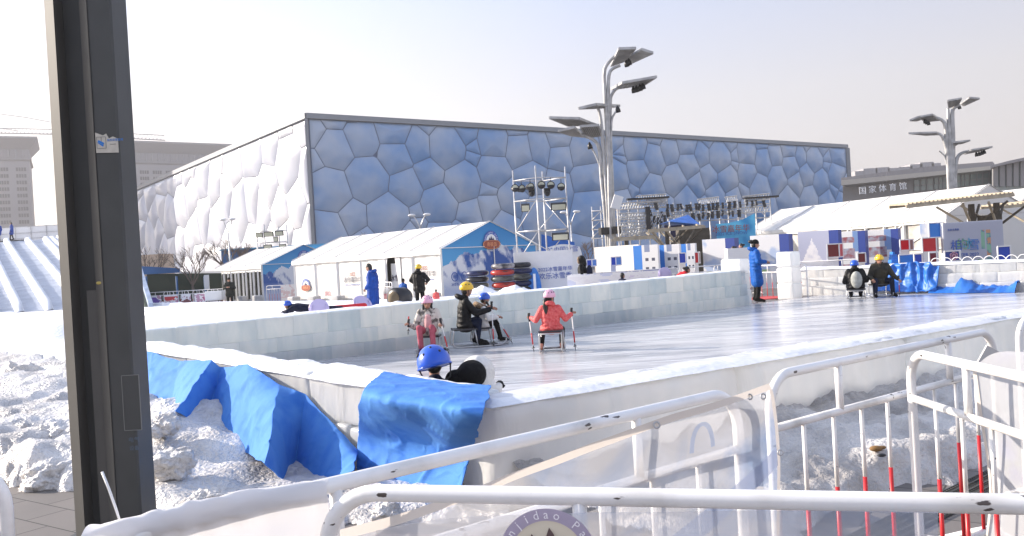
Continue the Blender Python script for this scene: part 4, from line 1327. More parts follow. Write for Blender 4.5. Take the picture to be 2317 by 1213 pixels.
# tent 2, the large one in the middle
u2 = Vector((-.72, .69, 0)).normalized(); v2 = Vector((.69, .72, 0)).normalized()
p2 = flat(P(1004, 684, 39.5))
t2, A2 = tent('large white event tent with snowy mountain gable behind the stacked snow tubes', p2, u2, v2, 12.3, 6.5, 2.5, 3.72, 6)
topf = lambda W_, ze, zr: (lambda s: ze + (zr - ze) * (1 - abs(s - .5) * 2))
gb = printed('gable', A2(-.02, 0, 0), v2, (0, 0, 1), 6.5, 3.72, 84, 56, mountain_fn(3.3, .72), t2, topf(6.5, 2.5, 3.7))
emblem(A2(-.05, 3.25, 2.75), v2, 1.15, t2)
g = MB(); g.beam(A2(-.06, 0, 2.5), A2(-.06, 6.5, 2.5), .035); g.beam(A2(-.06, 3.4, 0), A2(-.06, 3.4, 2.5), .05); g.build('gable_rail', M['post'], t2)
def wall_panels(t, A, L, ze, gaps, name='side_wall'):
    g_ = MB()
    for a, b_ in gaps:
        n = max(2, int((b_ - a) * 4))
        g_.grid([[A(a + (b_ - a) * k / n, .0 + .02 * math.sin(k * 1.9), z) for k in range(n, -1, -1)] for z in (0, ze - .1)])
    return g_.build(name, M['tentroof'], t)
wall_panels(t2, A2, 12.3, 2.5, ((0, 2.95), (4.6, 12.3)))
g = MB(); g.prism([A2(4.6, .35, 0), A2(2.95, .35, 0), A2(2.95, .35, 2.4), A2(4.6, .35, 2.4)], v2 * .02); g.build('opening_shade_sheet', mat('opening_shade_sheet', (.03, .03, .03), .9), t2)  # near-black sheet standing in for the shade inside the opening
for (a0, a1, b0_) in ((4.6, 4.1, 4.6), (2.95, 3.25, 2.95)):
    g = MB(); g.prism([A2(a0, -.03, 0), A2(b0_ + (a1 - a0) * .3, -.03, .1), A2(b0_ + (.0 if a0 > 4 else 0) + (a1 - a0) * 1.4, -.03, 2.38), A2(a0, -.03, 2.4)], v2 * .02)
    g.build('door_flap', M['white'], t2)
g = MB(); g.box(tuple(A2(3.8, .28, 1.0)), (.5, .02, 1.9), math.atan2(u2.y, u2.x)); g.build('roll_up_sign', M['em_white'], t2)
g = MB(); g.text('冰雪', .35, A2(3.8, .25, 1.1), -u2, (0, 0, 1), .01); g.build('lettering', M['em_dark'], t2)
# prints on the side wall
emblem(A2(11.2, -.03, 1.05), -u2, .85, t2)
def slogan(A, a, z, s, t):
    g_ = MB(); g_.text('冰雪嘉年华', .5 * s, A(a, -.035, z), -u2, (0, 0, 1), .005); g_.build('slogan', M['em_grey'], t)
    g_ = MB(); g_.text('2022', .42 * s, A(a, -.035, z + .5 * s), -u2, (0, 0, 1), .005); g_.build('slogan_year', M['em_red'], t)
    g_ = MB(); g_.text('HAPPY ICE SNOW SEASON', .17 * s, A(a, -.035, z - .3 * s), -u2, (0, 0, 1), .005); g_.build('slogan_small', M['em_blue'], t)
slogan(A2, 6.9, 1.15, .62, t2); slogan(A2, 1.2, 1.25, .62, t2)
g = MB(); g.text('2022', .3, A2(9.2, -.035, .5), -u2, (0, 0, 1), .005); g.build('small_print', mat('print_pink', (.6, .2, .25), .6), t2)
g = MB()
for k in range(3): 
    q = A2(-.03, .75 + .62 * k, 1.15)
    g.torus(q, .2, .02, 18, 4, Matrix((v2, Vector((0, 0, 1)), u2)).transposed())
    g.text('冰雪季', .16, q - Vector((0, 0, .42)), v2, (0, 0, 1), .004); g.text('北京', .16, q - Vector((0, 0, .06)), v2, (0, 0, 1), .004)
g.build('round_prints', M['em_blue'], t2)
# tent 1, smaller and further left
p1 = flat(P(597, 684, 57.0))
t1, A1 = tent('smaller white event tent further left with glazed side and mountain gable', p1, u2, v2, 6.2, 6.5, 2.5, 3.75, 3)
printed('gable', A1(-.02, 0, 0), v2, (0, 0, 1), 6.5, 3.75, 64, 44, mountain_fn(7.7, .7), t1, topf(6.5, 2.5, 3.73))
emblem(A1(-.05, 3.25, 2.85), v2, 1.15, t1)
g = MB(); g.beam(A1(-.06, 0, 2.5), A1(-.06, 6.5, 2.5), .035); g.build('gable_rail', M['post'], t1)
M['glass'] = mat('dark_glass', (.06, .06, .05), .15, spec=.7, noise_amt=.6, noise_scale=1.3)
g = MB(); g.prism([A1(6.1, .03, .1), A1(.1, .03, .1), A1(.1, .03, 2.05), A1(6.1, .03, 2.05)], v2 * .02); g.build('glazing', M['glass'], t1)
for k in range(12):
    g = MB(); a = .5 + k * .5; g.beam(A1(a, -.02, 0), A1(a, -.02, 2.1), .12, .10 + .26 * (k % 2)); g.build('mullion', M['post'], t1)
g = MB(); g.beam(A1(0, -.02, 2.22), A1(6.2, -.02, 2.22), .05, .35); g.build('fascia', M['post'], t1)
g = MB(); g.beam(A1(0, -.02, .12), A1(6.2, -.02, .12), .05, .24); g.build('skirting', M['post'], t1)
# third tent peeking between: blue backdrop roof behind
g = MB(); 
for k, (a, b_) in enumerate(((-1, 0),)):
    g.prism([P(790, 548, 62), P(690, 557, 62), P(694, 640, 62), P(790, 640, 62)][::-1], (0, .1, 0))
o = g.build('event_hoarding', mat('sky_blue_board', (.05, .33, .62), .6), None); tag(o, 'blue hoarding showing between the two mountain tents', 'hoarding')
# red balloon sign
g = MB(); c = P(784, 547, 60); g.ball(c, (.42, .1, .35), 20, 10); rb = g.build('round_sign', M['red'], None, True); tag(rb, 'round red sign just above the ridge of the large tent', 'sign')
g = MB(); g.text('上', .45, c + Vector((0, -.12, -.18)), (1, 0, 0), (0, 0, 1), .01); g.build('character', M['em_white'], rb)
# white concrete ballast blocks along the tents
M['ballast'] = mat('grey_ballast', (.5, .5, .51), .85, noise_amt=.15, noise_scale=6)
for i, (A, a, lb) in enumerate(((A1, .1, 'pale ballast block at the front corner of the smaller tent'), (A1, 2.0, 'pale ballast block at the foot of the glazed tent side, second from the corner'), (A1, 6.3, 'pale ballast block at the far end of the glazed tent side'),
                               (A2, 11.9, 'wrapped ballast block at the far corner of the large tent'), (A2, 9.9, 'grey ballast block under the printed wall, nearest the pink print'), (A2, 7.7, 'grey ballast block under the printed wall at its middle'), (A2, 5.4, 'grey ballast block just left of the tent opening'), (A2, .25, 'grey wrapped ballast block at the near corner of the large tent'))):
    c = A(a, -.4, .24); g = MB(); tt = []
    rbox(g, tt, c, u2, v2, (.6, .5, .5), .06, 4, .02, .5, i)
    o = g.build('ballast_block', M['ballast'], None, True); tag(o, lb, 'ballast block', 'ballast blocks holding down the tents')
# ---- scaffold lighting tower
M['galv'] = mat('bright_galvanised', (.62, .62, .62), .38, .5, noise_amt=.3, noise_scale=6)
tw = thing('lighting_tower', 'tall scaffold tower with round stage lamps above a white skirt', 'scaffold tower', tuple(flat(P(1225, 660, 36))))
pol = {'L': (1160, 386, 36.3), 'M': (1211, 375, 35.4), 'R': (1278, 377, 36.0), 'B': (1227, 388, 37.0)}
tp_ = {k: P(*q) for k, q in pol.items()}
for k, q in tp_.items():
    g = MB(); g.tube([(q.x, q.y, 0), (q.x, q.y, q.z)], .032, 8); g.build('upright', M['galv'], tw, True)
def lvl(py): return P(1211, py, 35.4).z
prs = (('L', 'M'), ('M', 'R'), ('R', 'B'), ('B', 'L'))
zl = [lvl(402), lvl(450), lvl(521)]
for z in zl:
    for a, b_ in prs:
        g = MB(); g.tube([(tp_[a].x, tp_[a].y, z), (tp_[b_].x, tp_[b_].y, z)], .026, 6); g.build('ledger', M['galv'], tw, True)
for (a, za, b_, zb) in (('L', zl[2], 'M', zl[1]), ('M', zl[2], 'L', lvl(590)), ('M', zl[2], 'R', zl[1]), ('B', zl[1], 'R', zl[2]), ('L', zl[2], 'R', lvl(600)), ('M', lvl(600), 'R', zl[2])):
    g = MB(); g.tube([(tp_[a].x, tp_[a].y - .03, za), (tp_[b_].x, tp_[b_].y - .03, zb)], .02, 6); g.build('brace', M['galv'], tw, True)
M['lens'] = mat('lamp_lens', (.5, .5, .38), .12, spec=.8)
def par_can(px, py, d, yaw, name='stage_lamp', par=None, r=.165):
    c = P(px, py, d); rot = Matrix.Rotation(yaw, 3, 'Z')
    f = rot @ Vector((0, -1, 0))
    g_ = MB(); g_.tube([c - f * .28, c - f * .2, c + f * .02, c + f * .06, c + f * .06], [.06, r * .75, r * .95, r, r * .9], 16); g_.tube([c + Vector((0, 0, r)), c + Vector((0, 0, r + .16))], .015, 6)
    o_ = g_.build(name, M['black'], par, True)
    g_ = MB(); g_.ball(c + f * .045, (r * .84, r * .84, .03), 16, 6, (Matrix.Rotation(yaw, 3, 'Z') @ Matrix.Rotation(R(90), 3, 'X')))
    g_.build('lens', M['lens'], o_, True)
    return o_
for (px, py, yaw) in ((1166, 426, -.2), (1180, 427, .7), (1200, 423, .5), (1225, 419, 0), (1246, 419, .1), (1270, 423, -.1)):
    par_can(px, py, 35.6, yaw, par=tw)
def flood(px, py, d, w, h, par, tilt=.5):
    c = P(px, py, d); rt = Matrix.Rotation(tilt, 3, 'X')
    g_ = MB(); g_.box(c, (w, .12, h), rt); o_ = g_.build('flood_lamp', M['black'], par)
    g_ = MB(); g_.box(c + rt @ Vector((0, -.064, 0)), (w * .85, .01, h * .8), rt); g_.build('lens', M['lens'], o_)
    g_ = MB(); g_.beam(c + Vector((-w / 2 - .02, 0, 0)), c + Vector((-w / 2 - .02, 0, h)), .02); g_.build('bracket', M['galv'], o_)
for a in ((1189, 470, 35.8, .35, .32), (1264, 467, 35.6, .65, .3), (1268, 535, 35.6, .7, .3)): flood(*a, tw)
for (px, py) in ((1203, 433), (1238, 432)):
    g = MB(); c = P(px, py, 36.2); g.box(c, (.26, .24, .22)); g.ball(c - Vector((0, .1, .12)), (.12, .12, .12), 8, 6); g.build('lamp_head', M['black'], tw)
# white skirt round the tower
g = MB(); z1 = P(1180, 571, 35).z
a, b_ = flat(P(1167, 660, 34.9)), flat(P(1300, 655, 34.9)); ab = (b_ - a).normalized()
g.box(((a.x + b_.x) / 2, a.y + .8, z1 / 2), ((b_ - a).length, 1.6, z1)); sk = g.build('skirt', M['white'], tw)
g = MB(); g.text('2022冰雪嘉年华', .2, (a + b_) / 2 + Vector((.45, -.02, 1.22)), (1, 0, 0), (0, 0, 1), .004); g.text('欢乐冰雪季', .27, (a + b_) / 2 + Vector((.45, -.02, .92)), (1, 0, 0), (0, 0, 1), .004)
g.build('lettering', M['em_blue'], sk)
# arched white sign
g = MB(); base = P(1238, 600, 41.5); w = P(1318, 600, 41.5).x - base.x; ztop = P(1270, 553, 41.5).z
pts = [Vector((base.x + w * k / 20, 41.5, (P(1238, 567, 41.5).z + (ztop - P(1238, 567, 41.5).z) * math.sin(math.pi * min(1, k / 14 * .5 + .18)) ** 1.2) if k < 20 else 1.9)) for k in range(21)]
g.prism([Vector((base.x, 41.5, 0))] + pts + [Vector((base.x + w, 41.5, 0))], (0, .2, 0))
ar = g.build('arch_sign', M['em_white'], None); tag(ar, 'white arched sign with blue writing behind the lighting tower', 'sign')
g = MB(); g.text('2022中国冰雪', .3, P(1266, 570, 41.4), (1, 0, 0), (0, 0, 1), .005); g.build('lettering', M['em_blue'], ar)
# blue sheets behind the tower
g = MB(); g.prism([P(1225, 530, 46), P(1300, 548, 46), P(1300, 600, 46), P(1225, 600, 46)][::-1], (0, .1, 0)); o = g.build('blue_board', M['tarp'], None); tag(o, 'plain blue board behind the lighting tower and arched sign', 'board')
# ---- inner tubes
M['tubeb'] = mat('black_vinyl', (.014, .015, .02), .35, noise_amt=.4); M['tuber'] = mat('red_vinyl', (.42, .03, .018), .35, noise_amt=.3); M['tuben'] = mat('navy_vinyl', (.006, .012, .07), .35, noise_amt=.3)
M['tubeg'] = mat('green_grey_vinyl', (.03, .035, .035), .4, col2=(.12, .13, .12), noise_scale=3); M['tubew'] = mat('patched_vinyl', (.35, .33, .33), .4, col2=(.02, .02, .03), noise_scale=4)
def snow_tube(c, mt, label, grp='snow tubes stacked before the mountain tent', r=.47, tilt=0, sx=1):
    t = thing('snow_tube', label, 'snow tube', tuple(c), 0, grp)
    g_ = MB(); g_.torus(c, r * .66, r * .34, 26, 10, Matrix.Rotation(tilt, 3, 'X'), .42 / .6)
    g_.build('cover', mt, t, True)
    g_ = MB(); g_.ball(Vector(c) - Vector((0, 0, .06)), (r * .6, r * .6, .03), 16, 4); g_.torus(c, r * .67, r * .30, 26, 10, None, .8); g_.build('underside', M['tubeb'], t, True)
    g_ = MB(); g_.tube([Vector(c) + Vector((r * .5, -r * .8, .05)), Vector(c) + Vector((r * .3, -r * .95, .02)), Vector(c) + Vector((r * .05, -r * .97, .05))], .015, 6); g_.build('handle', M['tubeb'], t, True)
    return t
stk = [(1080, 34, [('tubeb', 'bottom black tube of the left stack by the yellow-helmeted man'), ('tubeg', 'third tube down in the left stack, dark with grey top'), ('tubeb', 'second tube down in the left stack, black'), ('tuben', 'navy tube on top of the left stack')]),
       (1139, 33.6, [('tubeg', 'grey-black bottom tube of the middle stack between two snow heaps'), ('tuber', 'lower red tube of the middle stack'), ('tubeg', 'grey-green tube between two red ones in the middle stack'), ('tuber', 'upper red tube of the middle stack'), ('tubew', 'patched pale tube on top of the middle stack')]),
       (1178, 34.4, [('tubeb', 'bottom black tube of the right stack beside the blue mat'), ('tuben', 'second tube up in the right stack, navy'), ('tubeg', 'dark grey tube in the middle of the right stack'), ('tuben', 'navy tube second from the top of the right stack'), ('tubeb', 'black tube on top of the right stack')])]
for px, d, lst in stk:
    n = len(lst)
    for k, (mt, lb) in enumerate(lst):
        q = P(px, 640, d); z = .55 + .245 * k + (0 if n == 5 else 0.02)
        snow_tube((q.x + random.uniform(-.04, .04), d, z), M[mt], lb)
# blue mat leaning
q = P(1211, 660, 34.2); zt = P(1211, 608, 34.2).z
g = MB(); pts = []
for k in range(32):
    a = 2 * math.pi * k / 32; pts.append(Vector((q.x + .26 * math.cos(a) * (1 - .15 * math.sin(a)), 34.2 + .15 * math.sin(a), .2 + zt / 2 + (zt / 2 + .05) * math.sin(a) - .2)))
g.prism(pts, (0, .1, 0)); o = g.build('slide_mat', M['felt'], None); tag(o, 'blue pointed slide mat standing right of the snow tubes', 'slide mat')
g = MB(); g.beam((q.x, 34.02, .3), (q.x, 34.15, zt - .2), .1, .01); g.build('stripe', M['em_white'], o)
# snow heaps behind far wall
def heap(c, rx, ry, h, label, seed=0):
    rows = []
    for j in range(25):
        rr = j / 24; row = []
        for k in range(41):
            a = 2 * math.pi * k / 40
            x, y = rx * rr * math.cos(a), ry * rr * math.sin(a)
            z = h * (1 - rr ** 2.2) * (1 + .25 * fbm((x * 1.5 + seed, y * 1.5, 1))) + .08 * fbm((x * 4, y * 4, seed)) * (1 - rr)
            row.append(Vector((c[0] + x, c[1] + y, c[2] + z - .02)))
        rows.append(row)
    g_ = MB(); g_.grid(rows[::-1]); o_ = g_.build('snow_heap', M['snow'], None, True); return tag(o_, label, 'snow heap', 'shovelled snow heaps behind the far ice wall')
def heap_at(px, ptop, d, w, lb, seed, base=SFZ):
    q = P(px, ptop, d); heap((q.x, d, base), w, w * .8, max(.15, q.z - base), lb, seed)
heap_at(1088, 648, 29, .85, 'snow heap in front of the left tube stack', 3)
heap_at(1172, 650, 28.5, 1.25, 'snow heap in front of the right tube stack', 6)
heap_at(1118, 662, 24, .9, 'low snow heap right behind the wall below the tubes', 8)
heap_at(905, 683, 26, 1.6, 'low snow heap under the child by the black roll', 9)
heap_at(985, 678, 24, 1.2, 'low snow heap behind the girl in pink trousers', 12)
# ---- street lamps like trees
M['lamp'] = mat('weathered_aluminium', (.50, .50, .50), .42, .3, noise_amt=.35, noise_scale=2)
M['lamp_dark'] = mat('louvre_grey', (.16, .155, .15), .5, .2, noise_amt=.3, noise_scale=3)
def tree_lamp(label, org, sc, d, branches, panels, spots, boxes, foot):
    C_ = lambda x, y, dd=0: P(org[0] + x / sc, org[1] + y / sc, d + dd)
    t = thing('street_lamp', label, 'street lamp', tuple(flat(C_(*foot))), 0, 'tall branching lamps of the plaza')
    for pts, r0, r1 in branches:
        q = [C_(*p_) for p_ in pts]; base = Vector((q[0].x, q[0].y, 0)); q = [base] + q
        sp = spline(q, 28); g_ = MB(); g_.tube(sp, [r0 + (r1 - r0) * k / 28 for k in range(29)], 8); g_.build('branch', M['lamp'], t, True)
    for poly in panels:
        q = [C_(*p_) for p_ in poly]
        n_ = (q[1] - q[0]).cross(q[2] - q[0]).normalized()
        if n_.z < 0: n_ = -n_
        g_ = MB(); g_.prism(q, n_ * .07)
        o_ = g_.build('louvre_panel', M['lamp_dark'], t)
        g_ = MB()
        for k in range(9):
            s = (k + .5) / 9
            a = q[0].lerp(q[1], s); b_ = q[3].lerp(q[2], s)
            g_.beam(a - n_ * .04, b_ - n_ * .04, .05, .09)
        g_.build('slats', M['lamp'], o_)
        g_ = MB()
        for i in range(len(q)): g_.beam(q[i], q[(i + 1) % len(q)], .09, .14)
        g_.build('rim', M['lamp'], o_)
    for (x, y) in spots:
        c = C_(x, y); g_ = MB(); g_.tube([c + Vector((0, 0, .25)), c + Vector((.02, 0, .05)), c + Vector((.05, 0, -.14))], [.04, .14, .15], 10); g_.build('spotlight', M['black'], t, True)
    for (x, y) in boxes:
        g_ = MB(); g_.box(C_(x, y, -.3), (.5, .4, .42), .3); g_.build('speaker', M['black'], t)
    return t
tree_lamp('tall branching metal street lamp in front of the blue wall, five louvred heads', (1200, 80), 2.166, 50,
    [([(410, 1120, -.2), (394, 800, -.2), (378, 500), (366, 300), (362, 180), (385, 130), (425, 92)], .13, .1),
     ([(400, 1120, -.3), (388, 800, -.3), (384, 500), (382, 300), (385, 200), (402, 165), (440, 148)], .12, .09),
     ([(417, 1120, .1), (404, 800, .1), (392, 500, .2), (392, 330), (400, 290), (425, 260), (480, 240)], .12, .08),
     ([(391, 1120, -.1), (378, 850, -.2), (360, 600), (350, 450), (335, 365), (310, 348)], .12, .08),
     ([(383, 1120, .1), (366, 880, -.1), (348, 700), (338, 560), (312, 515), (250, 485)], .12, .09),
     ([(395, 1120, .3), (372, 780, .4), (362, 600, .4), (356, 500, .4), (330, 445, .4), (270, 425, .4)], .16, .08),
     ([(400, 900), (395, 600), (398, 430), (412, 385), (427, 368)], .08, .05),
     ([(375, 900), (352, 690), (330, 610), (305, 560), (288, 545)], .08, .05)],
    [[(435, 65, -1.2), (515, 62, -1.2), (468, 122, 1.2), (395, 148, 1.2)], [(545, 68, -1.2), (600, 86, -1.0), (490, 136, 1.2), (462, 120, 1.2)],
     [(452, 232, -1), (617, 203, -1), (560, 240, 1), (398, 263, 1)], [(237, 358, -.8), (322, 338, -.8), (438, 346, .8), (330, 354, .8)],
     [(93, 403, -1), (238, 407, -1), (312, 436, 1), (185, 441, 1)], [(140, 468, -1), (214, 450, -1), (262, 496, 1), (196, 488, 1)], [(246, 446, -1), (332, 440, -1), (352, 488, 1), (276, 500, 1)]],
    [(470, 142), (482, 134), (505, 270), (520, 266), (536, 260), (550, 252), (427, 366), (290, 545)], [(360, 960), (418, 955)], (398, 1120))
tree_lamp('branching metal street lamp on the right above the long tent', (1900, 200), 2.887, 75,
    [([(728, 640), (722, 400), (712, 220), (706, 130)], .3, .12), ([(738, 640), (738, 320), (735, 180), (745, 130), (785, 112)], .28, .12),
     ([(720, 640), (702, 400), (692, 260), (670, 210), (610, 185)], .24, .12), ([(715, 640), (705, 450), (684, 350), (655, 300), (590, 292)], .22, .1),
     ([(742, 640), (738, 440), (745, 380), (790, 352)], .2, .08), ([(752, 640), (757, 520), (770, 450), (810, 418), (900, 400)], .24, .1), ([(710, 600), (690, 460), (668, 425), (648, 408)], .1, .06)],
    [[(705, 80, -1.2), (795, 65, -1.2), (770, 112, 1.2), (712, 124, 1.2)], [(848, 60, -1.2), (912, 66, -1.2), (812, 112, 1.2), (792, 100, 1.2)],
     [(512, 186, -1), (604, 170, -1), (662, 206, 1), (560, 216, 1)], [(455, 209, -1), (512, 186, -1), (545, 198, 1), (500, 211, 1)], [(447, 293, -1), (630, 287, -1), (660, 300, 1), (560, 304, 1)], [(745, 352, -.8), (850, 340, -.8), (800, 358, .8), (742, 366, .8)],
     [(858, 402, -1), (996, 382, -1), (930, 404, 1), (812, 428, 1)]],
    [(555, 218), (566, 224), (578, 230), (892, 435), (910, 431), (927, 425), (942, 418), (780, 125)], [], (730, 640))
# slim double-arm lamps
def arm_lamp(px, ytop, ybase_d, label, arm=14, d=62):
    q = P(px, ytop, d); t = thing('arm_lamp', label, 'street lamp', (q.x, d, 0), 0, 'slim double-armed road lamps')
    k = d / F0
    g_ = MB(); zt_ = q.z - 10 * k; g_.tube([(q.x, d, 0), (q.x, d, zt_ - .6)], .06, 6); g_.build('pole', M['galv'], t, True)
    for s in (-1, 1):
        g_ = MB(); g_.tube(spline([(q.x, d, zt_ - .6), (q.x + s * .25, d, zt_), (q.x + s * arm * k, d, q.z)], 8), .04, 6); g_.build('arm', M['galv'], t, True)
        g_ = MB(); g_.ball((q.x + s * arm * k * 1.15, d, q.z + .02), (.28, .12, .1), 10, 6); g_.build('lamp_head', M['post'], t, True)
arm_lamp(515, 497, 0, 'slim double-armed lamp in front of the white facade left of the scaffold', 9, 66)
arm_lamp(949, 487, 0, 'slim double-armed lamp rising behind the large tent roof', 15, 62)
arm_lamp(1290, 480, 0, 'slim double-armed lamp behind the lighting tower', 13, 64)
# ---- small light scaffold on the left
sc_ = thing('lighting_scaffold', 'low scaffold with flood lamps behind the smaller tent', 'scaffold', tuple(flat(P(614, 640, 64))))
xs = [(580, 512), (597, 508), (630, 512), (648, 508)]
for x, y in xs:
    q = P(x, y, 64); g = MB(); g.tube([(q.x, 64, 0), (q.x, 64, q.z)], .05, 6); g.build('upright', M['galv'], sc_, True)
for y in (524, 550, 565):
    g = MB(); g.tube([P(580, y, 64), P(648, y - 3, 64)], .045, 6); g.build('ledger', M['galv'], sc_, True)
for x, y, w in ((587, 532, .5), (608, 530, .7), (632, 528, .6), (606, 559, .6), (640, 558, .5), (624, 541, .3)):
    flood(x, y, 63.8, w, .35, sc_, .2)
# blue cabin row behind
M['cabin'] = mat('cabin_blue', (.03, .14, .36), .6, noise_amt=.3, noise_scale=.6)
cb = thing('site_cabin', 'long dark blue cabin behind the bare trees left of the large tent', 'cabin', tuple(flat(P(600, 620, 75))))
a, b_ = P(500, 566, 75), P(760, 551, 75)
g = MB(); g.box(((a.x + b_.x) / 2, 76.5, a.z - 1.0), (b_.x - a.x, 3, 1.9)); g.build('wall', M['cabin'], cb)
g = MB(); g.box(((a.x + b_.x) / 2, 76.5, a.z), (b_.x - a.x + .3, 3.3, .12)); g.build('roof', mat('cabin_roof', (.1, .36, .6), .5), cb)
g = MB(); g.box(((a.x + b_.x) / 2, 76.5, (a.z - 2) / 2), (b_.x - a.x - 1, 2.6, a.z - 2)); g.build('base', M['conc_d'], cb)
for k in range(9):
    g = MB(); x = a.x + .8 + k * 1.05; g.box((x, 74.98, a.z - .75), (.4, .04, .45)); g.build('window', mat('cabin_window', (.12, .3, .5), .3) if k == 0 else bpy.data.materials['cabin_window'], cb)
# ---- dark screen fence on the left with blue edge
M['screen'] = mat('dark_green_net', (.012, .03, .02), .9)
sf = thing('screen_fence', 'tall dark green screen fence topped by a blue strip', 'fence', tuple(flat(P(415, 655, 60))))
a, b_ = P(332, 620, 60), P(500, 618, 58)
g = MB(); g.prism([Vector((a.x, 60, 0)), Vector((b_.x, 58, 0)), b_, a], (0, .1, 0)); g.build('net', M['screen'], sf)
g = MB(); g.prism([P(312, 602, 59.9), P(407, 607, 59.5), P(407, 617, 59.5), P(312, 622, 59.9)][::-1], (0, -.1, 0)); g.build('blue_strip', M['cabin'], sf)
g = MB(); g.prism([P(407, 616, 59.6), P(500, 613, 58.2), P(500, 619, 58.2), P(407, 621, 59.6)][::-1], (0, -.1, 0)); g.build('white_rail', M['post'], sf)
for x in (339, 407, 470):
    g = MB(); q = P(x, 625, 58.5); g.tube([(q.x, 57.9, 0), (q.x, 57.9, q.z)], .07, 6); g.build('post', M['cabin'], sf, True)
g = MB(); g.box(P(468, 639, 57.5), (.3, .1, 1.0)); o = g.build('notice_board', M['em_white'], None); tag(o, 'narrow white notice board before the dark screen fence', 'notice board')
# beige cabin behind the tree
g = MB(); q = P(342, 585, 80); g.box((q.x, 81, 2.2), (2.6, 2, 4.4)); o = g.build('gate_house', mat('beige_render', (.6, .45, .33), .8), None); tag(o, 'small beige block behind the leftmost bare tree', 'hut')
# white cart box
g = MB(); q = P(487, 668, 50); tt = []; rbox(g, tt, (q.x, 50, .75), Vector((1, 0, 0)), Vector((0, 1, 0)), (1.0, .7, .55), .04, 4); ct = g.build('cart', M['post'], None, True); tag(ct, 'white box cart on wheels left of the man in black', 'cart')
for s in (-.35, .35):
    g = MB(); g.torus((q.x + s, 49.7, .3 + .12), .09, .03, 14, 6, Matrix.Rotation(R(90), 3, 'X')); g.build('wheel', M['black'], ct, True)
# ---- bare trees
M['bark'] = mat('winter_bark', (.13, .10, .085), .9)
def bare_tree(px, ytop, d, label, seed, w=1.0, grp='bare winter trees by the hall'):
    rnd = random.Random(seed); q = P(px, ytop, d); H = q.z; x0 = q.x
    t = thing('bare_tree', label, 'tree', (x0, d, 0), 0, grp)
    tr = MB(); cr = MB(); fork = H * .33
    tr.tube([(x0, d, 0), (x0 + .03, d, fork * .5), (x0, d, fork)], [H * .028, H * .022, H * .018], 7); tr.build('trunk', M['bark'], t, True)
    def grow(p, dr, L, r, k):
        q_ = p + dr * L
        mid = (p + q_) / 2 + Vector((rnd.uniform(-1, 1), rnd.uniform(-1, 1), rnd.uniform(-.3, .5))) * L * .06
        cr.tube([p, mid, q_], [r, r * .8, r * .6], 4 if k > 1 else 5, False)
        if k >= 5: return
        for _ in range(3 if k < 4 else 4):
            a = rnd.uniform(0, 2 * math.pi); s = rnd.uniform(.35, .75) * w
            nd = (dr + Vector((math.cos(a) * s, math.sin(a) * s, rnd.uniform(-.05, .3)))).normalized()
            grow(p + dr * L * rnd.uniform(.55, 1), nd, L * rnd.uniform(.58, .78), r * .58, k + 1)
    for k in range(4):
        a = k * 1.57 + rnd.uniform(-.4, .4)
        grow(Vector((x0, d, fork * rnd.uniform(.9, 1))), Vector((math.cos(a) * .5, math.sin(a) * .5, 1)).normalized(), H * .27, H * .012, 1)
    cr.build('crown', M['bark'], t)
    return t
bare_tree(342, 548, 68, 'bare tree nearest the pole before the shaded end of the white facade', 2)
bare_tree(430, 545, 55, 'bare tree in front of the dark screen fence', 5)
bare_tree(512, 522, 70, 'bare spreading tree behind the left end of the smaller tent', 8, 1.2)
bare_tree(560, 535, 74, 'bare tree behind the smaller tent roof beside the low scaffold', 9)
for i, (x, y, lb) in enumerate(((790, 525, 'thin bare tree above the large tent roof by the red sign'), (835, 512, 'taller bare tree above the middle of the large tent roof'), (885, 508, 'bare tree above the large tent roof left of the slim lamp'), (1150, 520, 'bare tree behind the right slope of the mountain gable'), (1330, 535, 'bare tree between the lighting tower and the stage scaffold'))):
    bare_tree(x, y, 95, lb, 20 + i, 1.3)
# ---- barriers behind the far wall and by the tents
def far_barrier(pa, pb_, label, grp='white barriers in a row behind the far ice wall'):
    r_ = dup(b2, (0, 0, 0), 0, label, grp); put_barrier(r_, flat(pa), flat(pb_)); return r_
fb = [(1285, 1335, 'left of the hooded person'), (1335, 1425, 'right of the hooded person'), (1425, 1505, 'below the blue and white display boards'), (1545, 1615, 'right of the child in red'), (1615, 1690, 'left of the rink gate pier')]
for i, (x0, x1, lb) in enumerate(fb):
    d0 = 28.5 + i * .6
    far_barrier(P(x0, 600, d0), P(x1, 600, d0 + .4), 'white barrier behind the far ice wall, ' + lb)
far_barrier(P(1712, 660, 25.5), P(1775, 660, 24.6), 'white barrier closing the rink gate behind the woman in blue', None)
far_barrier(P(1803, 660, 27.5), P(1886, 660, 27), 'white barrier behind the wall right of the taller ice pier', None)
lf = ['first', 'second', 'third', 'fourth', 'fifth']
for i in range(5):
    x0 = 338 + i * 33
    far_barrier(P(x0, 670, 52.5 - i * .4), P(x0 + 33, 670, 52.1 - i * .4), f'white barrier with printed banner by the screen fence, {lf[i]} from the slide', 'banner-hung barriers by the screen fence')
far_barrier(P(604, 670, 52), P(635, 670, 51.5), 'white barrier standing in front of the smaller mountain gable', None)
far_barrier(P(868, 670, 38), P(885, 670, 36.5), 'short view of a white barrier beside the large tent opening', None)
